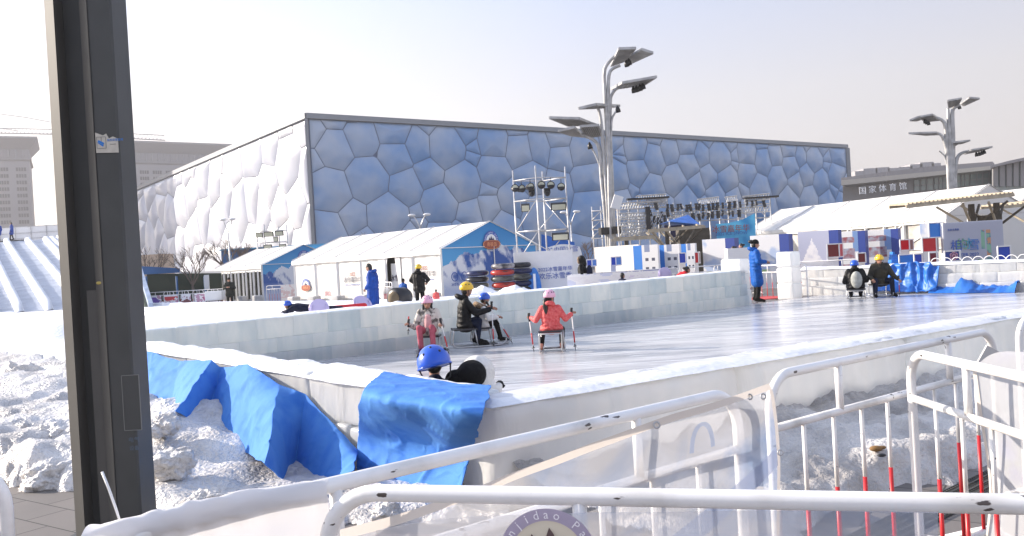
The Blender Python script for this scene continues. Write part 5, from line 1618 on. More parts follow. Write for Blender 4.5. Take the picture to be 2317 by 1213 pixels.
# printed banners on those rows
M['pr_white'] = mat('white_banner', (.78, .77, .78), .6, col2=(.62, .5, .55), noise_scale=2.5, ramp=(.3, .5))
def bprint(px0, px1, d, z0, z1, cols, label, seed):
    a, b_ = flat(P(px0, 660, d)), flat(P(px1, 660, d))
    def fn(u, v, x, z):
        n_ = fbm((x * 2 + seed, z * 3, seed))
        if n_ > .12 and .15 < v < .8: return cols[1]
        if n_ < -.22: return cols[2]
        return cols[0]
    o_ = printed('printed_banner', a + Vector((0, -.06, z0)), b_ - a, (0, 0, 1), (b_ - a).length, z1 - z0, 30, 12, fn, None)
    return tag(o_, label, 'banner', None)
W_ = (.78, .77, .78)
for i, (x0, x1, c1) in enumerate(((343, 365, (.15, .08, .4)), (372, 402, (.55, .05, .06)), (410, 432, (.2, .07, .08)), (440, 470, (.4, .08, .2)), (474, 500, (.6, .5, .55)))):
    bprint(x0, x1, 51.3 - i * .3, .25, .95, (W_, c1, (.5, .3, .4)), 'printed banner on the far left barriers, ' + ['purple one nearest the slide', 'red one', 'dark red one', 'wine and purple one', 'pale one beside the cart'][i], i)
bprint(636, 668, 51, .2, 1.15, (W_, (.75, .6, .6), (.7, .55, .55)), 'pale pink banner before the smaller mountain gable', 9)
bprint(1285, 1425, 28.2, .72, 1.12, (W_, (.74, .72, .74), (.6, .62, .75)), 'white cloth over the top of the far barriers left of the display boards', 10)
bprint(1425, 1500, 29, .72, 1.1, (W_, (.74, .72, .74), (.66, .6, .7)), 'white cloth over the far barriers below the blue and white boards', 11)
bprint(1806, 1885, 26.8, .55, 1.1, (W_, (.7, .68, .72), (.7, .68, .7)), 'white banner on the barrier right of the taller ice pier', 12)
# ---- display boards and framed colour cubes
M['navy'] = mat('navy_board', (.03, .06, .28), .5); M['azure'] = mat('azure_board', (.03, .2, .62), .5); M['wframe'] = mat('white_frame', (.8, .8, .8), .4)
M['azure2'] = mat('royal_blue_board', (.015, .06, .45), .5); M['crim'] = mat('red_acrylic', (.55, .01, .02), .3); M['crimd'] = mat('dark_red_acrylic', (.16, .01, .015), .3)
def board(x0, x1, yt, yb, d, side, sw, label, style=0, smat='azure', seed=0, grp='display boards of the winter exhibition', turn=.62):
    """white board with a coloured return; side -1 left, +1 right, sw its width in pixels"""
    a, b_ = P(x0, yt, d), P(x1, yt, d); zt = (a.z + b_.z) / 2
    t = thing('display_board', label, 'display board', tuple(flat(a)), 0, grp)
    w = b_.x - a.x
    def fn(u, v, x, z):
        if style == 0:
            if .2 < v < .75 and (int(u * 5) in (1, 3)) and (int(v * 14) % 3 == 0): return (.08, .09, .14)
            if v > .85 and .15 < u < .5: return (.25, .3, .45)
            return (.80, .80, .81)
        if style == 1:
            n_ = fbm((x * 1.2 + seed, z * 1.2, seed))
            return mixc((.78, .79, .82), (.42, .6, .3) if v < .35 else (.45, .55, .75), (n_ - .05) * 5 if v < .5 else (n_ - .2) * 4)
        if style == 2:
            n_ = fbm((x * 2.5, z * 2.5, seed)); ins = v < .85 - abs(u - .45) * 1.3 + .1 * n_
            return mixc((.5, .53, .68), (.85, .85, .88), (.9 + n_) if ins else .05 * n_)
        if style == 3:
            k = int(v * 9)
            if k in (2, 4, 5, 7) and .2 < u < .85: return mixc((.3, .08, .1), (.4, .45, .55), .5 + fbm((x * 5, z * 5, seed)))
            if u > .75 and v > .6: return (.2, .33, .6)
            return (.78, .79, .8)
    printed('face', (a.x, d, .05), (1, 0, 0), (0, 0, 1), w, zt - .05, 30, 44, fn, t, off=.002)
    g_ = MB(); g_.box(((a.x + b_.x) / 2, d + .1, zt / 2), (w - .004, .19, zt)); g_.build('panel', M['em_white'], t)
    if sw:
        s0 = (P(x0 - sw, yt, d).x, P(x0, yt, d).x) if side < 0 else (P(x1, yt, d).x, P(x1 + sw, yt, d).x)
        g_ = MB(); g_.box(((s0[0] + s0[1]) / 2, d + .25, zt / 2), (abs(s0[1] - s0[0]), .5, zt - .01)); g_.build('side_return', M[smat], t)
    # the boards stand turned towards the low sun
    t.rotation_euler = (0, 0, -turn); t.scale = (1 / math.cos(turn) * .985, 1, 1); t.location.y += w * .35
    return t
board(1453, 1486, 554, 602, 40, -1, 18, 'white display board with photo rows and bright blue left edge, leftmost of the blue-edged three', 0, 'azure', 1)
board(1504, 1535, 553, 600, 40, -1, 17, 'white display board with photo rows, middle of the blue-edged three', 0, 'azure', 2)
board(1553, 1571, 551, 598, 40.5, -1, 17, 'narrow white display board, right of the blue-edged three', 0, 'azure', 3)
board(1592, 1637, 541, 597, 37, 1, 18, 'large white display board with faint green picture and royal blue right edge', 1, 'navy', 4)
board(1702, 1757, 532, 600, 35, 1, 18, 'white display board behind the woman in the long blue coat', 1, 'navy', 5)
board(1811, 1868, 523, 590, 35, 1, 17, 'display board showing a snowy mountain, navy right edge', 2, 'navy', 6)
board(1895, 1935, 524, 600, 36, 1, 13, 'white display board between the mountain board and the photo board', 3, 'navy', 7)
board(1958, 2008, 520, 600, 36, 1, 13, 'white display board with rows of photographs behind the yellow-helmeted man', 3, 'navy', 8)
board(2084, 2104, 505, 560, 36.5, 1, 0, 'white board with a green patch beside the big blue cube', 1, 'navy', 9)
def cube(x0, x1, yt, yb, d, mt, label, x2=None, mt2=None, flake=None, grp='framed colour cubes of the winter exhibition', base=True):
    a, b_ = P(x0, yt, d), P(x1, yt, d); zt = a.z; zb = P(x0, yb, d).z; w = b_.x - a.x; h = zt - zb
    t = thing('colour_cube', label, 'display cube', (a.x, d, zb), 0, grp)
    dep = w if x2 is None else max(w, .6)
    g_ = MB(); g_.box((a.x + w / 2, d + .02, zb + h / 2), (w - .03, .02, h - .03)); g_.build('front_panel', M[mt], t)
    w2 = 0
    if x2:
        w2 = P(x2, yt, d).x - b_.x
        g_ = MB(); g_.prism([Vector((b_.x + .02, d + .02, zb)), Vector((b_.x + w2, d + dep * .7, zb)), Vector((b_.x + w2, d + dep * .7, zt)), Vector((b_.x + .02, d + .02, zt))], (0, .02, 0)); g_.build('side_panel', M[mt2 or mt], t)
    g_ = MB(); q = [Vector((a.x, d, 0)), Vector((b_.x, d, 0))] + ([Vector((b_.x + w2, d + dep * .7, 0))] if x2 else [])
    for i, p_ in enumerate(q):
        g_.beam(p_ + Vector((0, 0, zb if i or not base else 0)), p_ + Vector((0, 0, zt)), .04)
        if i: 
            for z in (zb, zt): g_.beam(q[i - 1] + Vector((0, 0, z)), p_ + Vector((0, 0, z)), .04)
    g_.build('frame', M['wframe'], t)
    if zb > .3 and base:
        g_ = MB(); g_.box((a.x + w / 2, d + .1, zb / 2), (w * .9, .1, zb)); g_.build('plinth', M['wframe'], t)
    if flake:
        g_ = MB(); c = Vector((a.x + w * flake[0], d - .015, zb + h * .5)); rr = h * .42
        for k in range(6):
            dr = Vector((math.cos(R(60 * k + 30)), 0, math.sin(R(60 * k + 30)))); g_.beam(c, c + dr * rr, .05, .01, (0, 1, 0))
            pr = Vector((-dr.z, 0, dr.x))
            for s in (-1, 1): g_.beam(c + dr * rr * .55, c + dr * rr * .9 + pr * s * rr * .3, .04, .01, (0, 1, 0))
        g_.build('snowflake', mat('pink_print', (.75, .4, .55), .5) if 'pink_print' not in bpy.data.materials else bpy.data.materials['pink_print'], t)
    return t
cube(1327, 1339, 588, 603, 34, 'azure2', 'small blue framed cube right of the hooded person', 1351, 'azure')
cube(1382, 1393, 582, 601, 34, 'azure2', 'small blue framed cube before the tall lamp', 1408, 'azure')
cube(1536, 1551, 573, 596, 38, 'azure2', 'royal blue cube between two blue-edged boards')
cube(1571, 1580, 571, 596, 37, 'crim', 'narrow red framed cube right of the photo boards', 1588, 'crimd')
cube(1871, 1898, 553, 583, 33, 'crimd', 'dark and bright red framed cube before the mountain board', 1916, 'crim')
cube(1940, 1958, 573, 595, 32, 'crimd', 'small red framed cube left of the yellow-helmeted man', 1961, 'crim')
cube(2036, 2057, 543, 567, 34, 'crim', 'red framed cube raised above the blue steps', 2077, 'crimd')
cube(2086, 2118, 539, 571, 33, 'crim', 'bright and dark red framed cube under the big blue one', 2134, 'crimd')
cube(2101, 2132, 505, 538, 33.2, 'azure', 'big azure framed cube on top of the red cubes', base=False)
cube(2034, 2067, 577, 596, 32, 'azure', 'low azure framed cube at the left of the bottom row', 2070, 'azure2')
cube(2068, 2086, 575, 596, 31.5, 'azure2', 'low royal blue framed cube beside a snowflake one', 2101, 'navy')
cube(2102, 2119, 572, 596, 31, 'crimd', 'low dark red framed cube under the red stack', 2135, 'crimd')
cube(2137, 2171, 569, 592, 30, 'navy', 'low navy framed cube with a pink snowflake', 2187, 'navy', (.6,))
cube(2257, 2286, 558, 590, 30, 'azure2', 'royal blue framed cube at the right end of the big board', 2301, 'navy')
# blue steps
st_ = thing('display_steps', 'small flight of blue steps behind the yellow-helmeted man', 'steps', tuple(flat(P(2025, 600, 33.5))))
for k in range(5):
    g = MB(); q = P(2012 + k * 1.2, 594 - k * 6, 33.5 + k * .25); w = P(2040 + k * 2, 590, 33.5).x - q.x
    g.box((q.x + w / 2, q.y, q.z / 2), (w, .3, q.z)); g.build('step', M['azure'], st_)
# the big board with snowflake picture
bb = thing('exhibition_board', 'large pale board with snowflake lettering and green hills at the right', 'display board', tuple(flat(P(2200, 590, 33))))
a, b_ = P(2133, 505, 33), P(2268, 500, 33)
w = b_.x - a.x; h = a.z
def fnb(u, v, x, z):
    if v < .36 + .08 * math.sin(u * 9 + 3):
        hill = .1 + .28 * max(0, math.sin(u * 5 + .6)) * .5 + .1 * (1 - u) if u < .15 else .12 + .16 * max(0, math.sin((u - .35) * 5.2))
        if v < hill + .05: return mixc((.12, .3, .2), (.7, .75, .8), (hill - v) * 8)
    if .6 < u < .8 and .3 < v < .85:
        n_ = fbm((x * 3, z * 3, 2))
        if (.62 < u < .69 and (.5 < v < .85)) or (.71 < u < .79 and v < .85):
            return mixc((.08, .12, .4), (.3, .55, .4), .5 + n_ * 2) if n_ > -.1 else (.65, .35, .2)
    return (.5, .52, .62)
printed('face', (a.x, 33 - .01, .05), (1, 0, 0), (0, 0, 1), w, h - .05, 80, 50, fnb, bb)
g = MB(); g.box((a.x + w / 2, 33.1, h / 2), (w + .02, .18, h + .01)); g.build('panel', M['em_white'], bb)
for i, ch in enumerate('相约冰雪'):
    g = MB(); g.text(ch, .46, (a.x + w * (.19 + .1 * i), 32.96, h * .52 + (.05 if i in (1, 2) else 0)), (1, 0, 0), (0, 0, 1), .01)
    g.build('letter', mat('print_%d' % i, [(.05, .12, .45), (.2, .42, .25), (.1, .4, .6), (.08, .2, .55)][i], .5), bb)
g = MB(); g.text('WINTER 2022', .18, (a.x + w * .33, 32.96, h * .40), (1, 0, 0), (0, 0, 1), .01); g.text('北京冬奥展', .09, (a.x + w * .16, 32.96, h * .86), (1, 0, 0), (0, 0, 1), .01)
g.build('small_lettering', M['em_blue'], bb)
# ring edging along wall D
M['wire'] = mat('white_wire', (.75, .75, .75), .4)
re_ = thing('hoop_edging', 'row of white wire hoops behind the back ice wall at the right', 'edging', tuple(flat(D0 + dD * 4 + nD)))
for k in range(16):
    q = D0 + dD * (3.6 + k * .26) + nD * .75
    g = MB(); g.tube([Vector((q.x, q.y, 0)) + dD * (.14 * math.cos(R(a_))) + Vector((0, 0, .93 + .16 * math.sin(R(a_)))) for a_ in range(0, 181, 20)], .012, 5)
    g.tube([q + dD * .14, q + dD * .14 + Vector((0, 0, .93))], .012, 5); g.tube([q - dD * .14, q - dD * .14 + Vector((0, 0, .93))], .012, 5)
    g.build('hoop', M['wire'], re_, True)
# ---- the long white marquee on the right
pm = flat(P(2147, 600, 47)); pml = flat(P(1691, 600, 63))
um = (pml - pm); LM = um.length; um.normalize(); vm = Vector((-um.y, um.x, 0)); vm = vm if vm.x > 0 else -vm
zem = P(2147, 484, 47).z; zrm = zem + 1.55
tm, AM = tent('long white marquee with open glazed side at the right behind the display boards', pm, um, vm, LM, 6.8, zem, zrm, 5)
for k in range(13):
    g = MB(); g.beam(AM(LM * k / 12.0 + (.01 if k < 12 else -.12), .01, 0), AM(LM * k / 12.0 + (.01 if k < 12 else -.12), .01, zem - .2), .14, .1); g.build('mullion', M['post'], tm)
g = MB(); g.beam(AM(0, .0, zem - .28), AM(LM, .0, zem - .28), .08, .3); g.build('fascia', M['post'], tm)
g = MB(); g.beam(AM(0, .0, 1.1), AM(LM, 0, 1.1), .05, .06); g.build('mid_rail', M['post'], tm)
M['marq_glass'] = mat('hazy_glazing', (.32, .3, .28), .15, col2=(.6, .57, .52), noise_scale=.8, detail=8, spec=.6, ramp=(.4, .6))
g = MB(); g.prism([AM(LM, .12, 0), AM(0.05, .12, 0), AM(0.05, .12, zem - .2), AM(LM, .12, zem - .2)], vm * .02); g.build('glazing', M['marq_glass'], tm)
g = MB(); g.prism([AM(-.03, 0, zem - .1), AM(-.03, 6.8, zem - .1), AM(-.03, 3.4, zrm - .05)], um * .02); g.prism([AM(-.03, 0, 0), AM(-.03, 6.8, 0), AM(-.03, 6.8, zem - .12), AM(-.03, 0, zem - .12)], um * .02); g.build('gable', M['tentroof'], tm)
for (a_, b2_) in ((0, 1), (1, 2)):
    g = MB(); g.beam(AM(LM * (a_ + .05) / 6, .08, zem - .4), AM(LM * (a_ + 1) / 6, .08, 1.3), .07); g.build('brace', M['post'], tm)
# second roof just beyond
p3 = flat(P(2300, 600, 60))
t3, A3 = tent('white marquee roof at the right edge behind the timber pavilion', p3, um, vm, 9, 6, 3.6, 4.9, 3)
wall_panels(t3, A3, 9, 3.6, ((0, 9),))
# ---- timber pavilion on the right
M['timber'] = mat('weathered_timber', (.50, .43, .32), .75, noise_amt=.3, noise_scale=3); M['timberd'] = mat('dark_timber', (.10, .085, .065), .8, noise_amt=.3)
def pavilion(label, q0, q1, d, depth, legs, slats=None, n=26, strut=True):
    a, b_ = P(*q0, d), P(*q1, d)
    t = thing('timber_pavilion', label, 'pavilion', tuple(flat((a + b_) / 2)), 0, None)
    g_ = MB(); g_.beam(a, b_, .08, .14); g_.build('fascia', M['timber'], t)
    g_ = MB(); g_.beam(a + Vector((.4, depth, .12)), b_ + Vector((.4, depth, .12)), .08, .14); g_.build('fascia', M['timber'], t)
    for k in range(n):
        p_ = a.lerp(b_, (k + .5) / n)
        g_ = MB(); g_.beam(p_ + Vector((0, -.05, .11)), p_ + Vector((.4, depth + .1, .23)), .07, .09); g_.build('rafter', M['timber'], t)
    for x in legs:
        p_ = P(x, 600, d + depth * .5); zt_ = a.z
        g_ = MB(); g_.beam((p_.x, p_.y, 0), (p_.x, p_.y, zt_), .2); g_.build('leg', M['timberd'], t)
        if strut:
            for s in (-1, 1):
                for dy in (-depth * .45, depth * .45):
                    g_ = MB(); g_.beam((p_.x, p_.y, zt_ - 1.1), (p_.x + s * 1.0, p_.y + dy, zt_), .09); g_.build('strut', M['timberd'] if s > 0 else M['timber'], t)
    return t
pv = pavilion('timber pavilion with flat slatted roof above the big pale board', (2050, 468), (2295, 441), 38, 2.6, (2205, 2262))
g = MB(); c = P(2267, 540, 38.6); g.box((c.x, 39.5, 1.3), (.75, .7, P(2267, 486, 38.6).z)); g.build('column', M['timberd'], pv)
for k in range(14):
    c = P(2190 + k * 4.8, 500, 40.5); g = MB(); g.box((c.x, 40.5, c.z - .1), (.05, .06, P(2190, 486, 40.5).z - P(2190, 505, 40.5).z + .4)); g.build('slat', M['post'], pv)
pv2 = pavilion('second timber pavilion roof cut by the right edge', (2262, 470), (2400, 456), 44, 2.5, (2345,), n=12)
pv3 = pavilion('timber pavilion with pale roof beams before the stage scaffold', (1466, 524), (1596, 513), 48, 2.2, (1513, 1545), n=4)
g = MB(); c = P(1576, 545, 50.5); g.box((c.x, 51.5, 1.5), (1.6, 2, 3.1)); g.build('dark_cabin', M['timberd'], pv3)
pv4 = pavilion('lower timber pavilion beam right of the tall lamp', (1383, 544), (1484, 537), 47, 2.0, (1420,), n=3, strut=False)
for k in range(11):
    c = P(1513 + k * 5, 550, 52); g = MB(); g.box((c.x, 52, 1.3), (.06, .05, 2.6)); g.build('slat', M['timber'], pv3)
# white hoarding below the stage
g = MB(); a, b_ = P(1345, 560, 48), P(1445, 553, 45.6); g.prism([flat(a), flat(b_), b_, a], (0, .1, 0)); o = g.build('site_hoarding', mat('cream_sheet', (.72, .69, .64), .7, noise_amt=.08, noise_scale=2), None); tag(o, 'cream cloth hoarding behind the foot of the tall lamp', 'hoarding')
g = MB(); a = flat(P(1345, 602, 33)); g.box((a.x + 1.3, 33.2, .97 / 2 + .1), (2.6, .6, .97)); o = g.build('counter', M['azure2'], None); tag(o, 'low blue-topped counter before the cream hoarding', 'counter')
# ---- stage scaffold
stg = thing('stage_scaffold', 'long stage scaffold hung with black lamps before the blue facade', 'stage scaffold', tuple(flat(P(1550, 600, 62))))
zc1 = (1330, 430, 4.492)
Q = lambda x, y, d: P(1330 + x / 4.492, 430 + y / 4.492, d)
ups = [(40, 170), (130, 165), (320, 165), (410, 110), (505, 95), (610, 80), (710, 80), (805, 80), (870, 130), (960, 150), (1050, 120), (1130, 120), (1230, 110), (1330, 95), (1420, 95), (1520, 90), (1600, 90), (1700, 65), (1790, 70), (1850, 70)]
for x, y in ups:
    for dd in (0, 2.2):
        if dd and x % 3: continue
        q = Q(x, y, 62 + dd); g = MB(); g.tube([(q.x, 62 + dd, 0), (q.x, 62 + dd, q.z)], .045, 6); g.build('upright', M['galv'], stg, True)
for (x0, x1, ys) in ((40, 320, (215, 310, 405, 495)), (320, 810, (165, 200, 280, 370, 445)), (505, 810, (95, 130)), (810, 1850, (190, 270, 330))):
    for y in ys:
        for dd in (0, 2.2):
            sl_ = -.05 * (x1 - x0)
            g = MB(); g.tube([Q(x0, y, 61.95 + dd), Q(x1, y + sl_ * (1 if y > 150 else .3), 61.95 + dd)], .045 if y > 150 else .035, 6); g.build('ledger', M['galv'], stg, True)
rn = random.Random(4)
for i in range(len(ups) - 1):
    x0, x1 = ups[i][0], ups[i + 1][0]
    for (y0, y1) in ((215, 310), (310, 400), (400, 490)):
        if x0 > 800 and y0 > 215: continue
        g = MB(); a_, b__ = (y0, y1) if i % 2 else (y1, y0); g.tube([Q(x0, a_ - (60 if x0 > 800 else 0), 61.9), Q(x1, b__ - (60 if x0 > 800 else 0), 61.9)], .03, 5); g.build('brace', M['galv'], stg, True)
# box trusses
def truss(p, q, s, n):
    g_ = MB(); up = Vector((0, 0, s)); bk = Vector((0, s, 0))
    for o_ in (Vector(), up, bk, up + bk): g_.tube([p + o_, q + o_], .035, 5)
    for k in range(n):
        a_ = p.lerp(q, k / n); b__ = p.lerp(q, (k + 1) / n)
        g_.tube([a_, b__ + up], .022, 4); g_.tube([a_ + bk + up, b__ + bk], .022, 4)
    g_.build('truss', M['galv'], stg)
truss(Q(320, 200, 61.5), Q(800, 165, 61.5), .45, 18); truss(Q(300, 300, 61.5), Q(800, 290, 61.5), .45, 18); truss(Q(310, 400, 61.5), Q(800, 375, 61.5), .45, 18); truss(Q(250, 470, 61.5), Q(700, 440, 61.5), .4, 16)
truss(Q(1130, 150, 61.5), Q(1335, 125, 61.5), .4, 10); truss(Q(1410, 125, 61.5), Q(1520, 115, 61.5), .4, 6); truss(Q(1590, 120, 61.5), Q(1850, 90, 61.5), .4, 10)
truss(Q(810, 285, 61.5), Q(1850, 215, 61.5), .4, 40); truss(Q(505, 130, 61.5), Q(800, 110, 61.5), .5, 12)
for k in range(40):
    if k < 8: x, y = 820 + k * 45, 185 - k * 1
    elif k < 20: x, y = 1160 + (k - 8) * 56, 178 - (k - 8) * 4
    elif k < 30: x, y = 1080 + (k - 20) * 50, 275 - (k - 20) * 4
    else: x, y = rn.uniform(600, 800), rn.uniform(140, 380)
    c = Q(x + rn.uniform(-14, 14), y + rn.uniform(-8, 8), 61.4); g = MB(); s = rn.uniform(.4, .85)
    g.tube([c + Vector((0, 0, .28 * s)), c + Vector((.02, 0, .05)), c + Vector((rn.uniform(-.1, .1), -.05, -.32 * s))], [.06, .17 * s, .15 * s], 8); g.box(c + Vector((0, 0, .2)), (.3 * s, .1, .12)); g.build('stage_lamp', M['black'], stg)
g = MB(); a, b_ = Q(585, 170, 61.3), Q(640, 400, 61.3); g.box((a + b_) / 2, (b_.x - a.x, .4, a.z - b_.z)); g.build('speaker_stack', M['black'], stg)
for (x, y) in ((610, 85), (1760, 75)):
    g = MB(); c = Q(x, y, 61.6); g.box(c, (3.0 if x < 700 else 2.4, .6, .12)); g.build('top_rail', M['black'], stg)
for k in range(36):
    c = Q(330 + k * 13, 230 + (k % 3) * 95, 61.2)
    g = MB(); g.beam(c, c + Vector((-.35, 0, -.65)), .04); g.build('hanging_rod', M['galv'], stg)
g = MB(); c = P(1396, 458, 47); g.box(c, (.5, .25, .75), Matrix.Rotation(.35, 3, 'Y')); o = g.build('white_board', M['post'], None); g2 = MB(); g2.tube([c, (c.x, c.y, 0)], .04, 6); g2.build('mast', M['galv'], o); tag(o, 'tilted white equipment box on a mast beside the tall lamp', 'equipment box')
# blue canopy and backdrop
g = MB(); a, b_, ap = Q(830, 320, 56), Q(1145, 350, 56), Q(940, 268, 57.5)
bk = Vector((0, 4, 0)); vs = [a, b_, b_ + bk, a + bk, ap + Vector((.6, .4, .1))]
g.add(vs, [(0, 1, 4), (1, 2, 4), (2, 3, 4), (3, 0, 4), (3, 2, 1, 0)]); cn = g.build('canopy_tent', M['tarp'], None); tag(cn, 'blue pyramid canopy in front of the stage scaffold', 'canopy')
for q in vs[:4]:
    g = MB(); g.tube([(q.x, q.y, 0), q], .04, 6); g.build('leg', M['galv'], cn)
g = MB(); g.box((a + b_) / 2 + Vector((0, 2, -.45)), (b_.x - a.x, .05, .8)); g.build('valance', M['em_dark'], cn)
q = [Q(1320, 640, 57), Q(1640, 640, 57), Q(1700, 235, 57), Q(1575, 300, 57), Q(1440, 335, 57), Q(1320, 345, 57)]
zmin = min(p_.z for p_ in q)
bd_ = thing('stage_backdrop', 'light blue stage backdrop with small red and white lettering', 'backdrop', tuple(flat(q[0])))
x0, x1 = q[0].x, Q(1705, 400, 57).x
def topb(s):
    pts = [(0, Q(1320, 345, 57).z), (.33, Q(1440, 335, 57).z), (.68, Q(1575, 300, 57).z), (1, Q(1705, 235, 57).z)]
    for (s0, z0), (s1, z1) in zip(pts, pts[1:]):
        if s <= s1: return z0 + (z1 - z0) * (s - s0) / (s1 - s0)
def fnbd(u, v, x, z):
    n_ = fbm((x * .8, z * .8, 5))
    c = mixc((.03, .25, .55), (.12, .5, .78), .5 + n_ + v * .3)
    if v < .35 and (u - .55) ** 2 * 4 + (v - .1) ** 2 * 8 < .3: c = mixc(c, (.6, .62, .75), .8)
    return c
printed('sheet', (x0, 57, 0), (1, 0, 0), (0, 0, 1), x1 - x0, topb(1), 50, 40, fnbd, bd_, topb)
g = MB(); g.text('冰雪嘉年华', .5, Q(1455, 420, 56.9), (1, 0, 0), (0, 0, 1), .01); g.build('lettering', M['em_red'], bd_)
g = MB(); g.text('2022 ICE SNOW', .3, Q(1460, 440, 56.9) - Vector((0, 0, .1)), (1, 0, 0), (0, 0, 1), .01); g.build('small_lettering', M['em_blue'], bd_)
# ---- indoor stadium on the right
M['stad_wall'] = mat('brown_grey_cladding', (.27, .255, .25), .6, noise_amt=.15, noise_scale=.3); M['stad_roof'] = mat('roof_grey', (.30, .28, .28), .6); M['stad_band'] = mat('beige_band', (.5, .46, .4), .6)
M['stad_glass'] = mat('greenish_glass', (.22, .26, .25), .2, spec=.7)
S3 = lambda x, y, d: P(1900 + x / 2.887, 200 + y / 2.887, d)
sd = thing('indoor_stadium', 'low grey sports hall with white rooftop characters and window band at the right', 'building', tuple(flat(S3(500, 640, 170))))
def band(pts_t, pts_b, d, dep, mt, name, off=0):
    g_ = MB(); n = len(pts_t); fr = [S3(x, y, d - off) for x, y in pts_t]; fb_ = [S3(x, y, d - off) for x, y in pts_b]
    g_.prism(fb_ + fr[::-1], (dep * .62, dep, 0)); return g_.build(name, M[mt], sd)
band([(20, 620), (985, 518)], [(20, 900), (985, 900)], 170, 40, 'stad_wall', 'wall')
band([(10, 600), (995, 506)], [(10, 634), (1000, 530)], 170, 45, 'stad_band', 'eaves_band', 3)
band([(10, 585), (300, 545), (560, 512), (1000, 478)], [(10, 600), (300, 572), (560, 548), (995, 507)], 170, 40, 'stad_roof', 'roof', 2)
for (xa_, xb_) in ((485, 605), (617, 700), (765, 840), (852, 968)):
    yt = 612 - (xa_ - 485) * .1; 
    g = MB(); q = [S3(xa_, yt + 60, 169.9), S3(xb_, yt + 50, 169.9), S3(xb_, yt - 22, 169.9), S3(xa_, yt - 12, 169.9)]
    g.prism(q, (0, -.15, 0)); wn = g.build('window', M['stad_glass'], sd)
    g = MB()
    for k in range(1, 3): g.beam(q[0].lerp(q[1], k / 3) + Vector((0, -.25, 0)), q[3].lerp(q[2], k / 3) + Vector((0, -.25, 0)), .2)
    g.beam(q[0].lerp(q[3], .5) + Vector((0, -.25, 0)), q[1].lerp(q[2], .5) + Vector((0, -.25, 0)), .2); g.build('glazing_bar', M['stad_wall'], wn)
band([(990, 510), (1100, 480), (1400, 420)], [(990, 900), (1100, 900), (1400, 900)], 160, 40, 'stad_glass', 'glass_wall')
band([(985, 505), (1100, 474), (1400, 410)], [(985, 520), (1100, 492), (1400, 430)], 160, 40, 'stad_roof', 'glass_wall_roof', 1.5)
for k in range(9):
    g = MB(); x = 1015 + k * 45; a_, b__ = S3(x, 510 - k * 11, 159.7), S3(x, 640, 159.7); g.beam(a_, b__, .9, .3); g.build('fin', M['stad_wall'], sd)
M['white_letter'] = mat('white_letter', (.9, .9, .9), .5)
for i, ch in enumerate('国家体育馆'):
    p_ = S3(144 + i * 66, 694 - i * 7.3, 166); g = MB(); g.text(ch, 1.55, p_ + Vector((0, -.3, .2)), (1, 0, .01), (0, 0, 1), .05); g.build('rooftop_character', M['white_letter'], sd)
rf = MB(); rr_ = random.Random(3)
bk_ = thing('distant_building', 'hazy pale building skyline showing above the sports hall roof', 'building', tuple(flat(S3(380, 560, 420))))
for (x, y, w_) in ((130, 540, 60), (200, 522, 90), (280, 516, 90), (350, 520, 70), (430, 512, 90), (500, 495, 80), (570, 482, 90), (630, 488, 60)):
    g = MB(); a_ = S3(x, y, 420); g.box((a_.x, 425, a_.z - 12), (w_ / 2.887 * 420 / F0, 10, 24)); g.build('block', M['conc'], bk_)
# ---- slides on the left
M['slide_ice'] = mat('grooved_slide_ice', (.40, .44, .52), .4, col2=(.24, .28, .36), noise_scale=1.1, bump=.5, bump_scale=9, detail=9, ramp=(.35, .7))
ns_top, ns_bot = 83.0, 51.0
SX = lambda x, y, d: P(x, y, d)
zt_s = P(28, 546, ns_top).z; zb_s = SFZ + .02
sld = thing('ice_slide', 'broad ice slide with four raised lane dividers rising to a platform at the left', 'ice slide', tuple(flat(P(50, 700, 60))))
xa0, xa1 = P(-330, 560, ns_top).x, P(158, 556, ns_top).x; dxs = P(48, 706, ns_bot).x - P(-28, 545, ns_top).x
shift = P(110, 712, ns_bot).x - P(13, 545, ns_top).x   # lanes run towards the lower right
rows = []
NSL = 60
for j in range(NSL + 1):
    s = j / NSL; row = []
    for i in range(91):
        q = i / 90; x = (xa0 + (xa1 - xa0) * q) + shift * s
        y = ns_top + (ns_bot - ns_top) * s; z = zt_s + (zb_s - zt_s) * s
        row.append(Vector((x, y, z + .04 * fbm((x * 1.5, y * 3, 0)))))
    rows.append(row)
g = MB(); g.grid(rows[::-1]); g.build('slide_bed', M['slide_ice'], sld, True)
for (x0, x1) in ((-92, -10), (-30, 45), (13, 112), (60, 190), (101, 240), (115, 270), (131, 300)):
    a_ = P(x0, 545, ns_top); b__ = P(x0 if False else x1, 710, ns_bot); 
    a_.z = zt_s; b__.z = zb_s; w_ = Vector((.27, 0, 0)); n = 40; rws = []
    for k in range(n + 1):
        c = a_.lerp(b__, k / n); h_ = (.36 + .06 * fbm((c.x, c.y * 2, 1))) * (0 if k in (0, n) else 1)
        rws.append([c - w_, c - w_ * .85 + Vector((0, 0, h_)), c + w_ * .85 + Vector((0, 0, h_ + .05)), c + w_])
    g = MB(); g.grid(rws); g.build('lane_divider', M['snow'], sld, True)
g = MB(); g.box(((xa0 + xa1) / 2, ns_top + 4, zt_s / 2 - .03), (xa1 - xa0, 8, zt_s)); g.build('platform', M['snow'], sld)
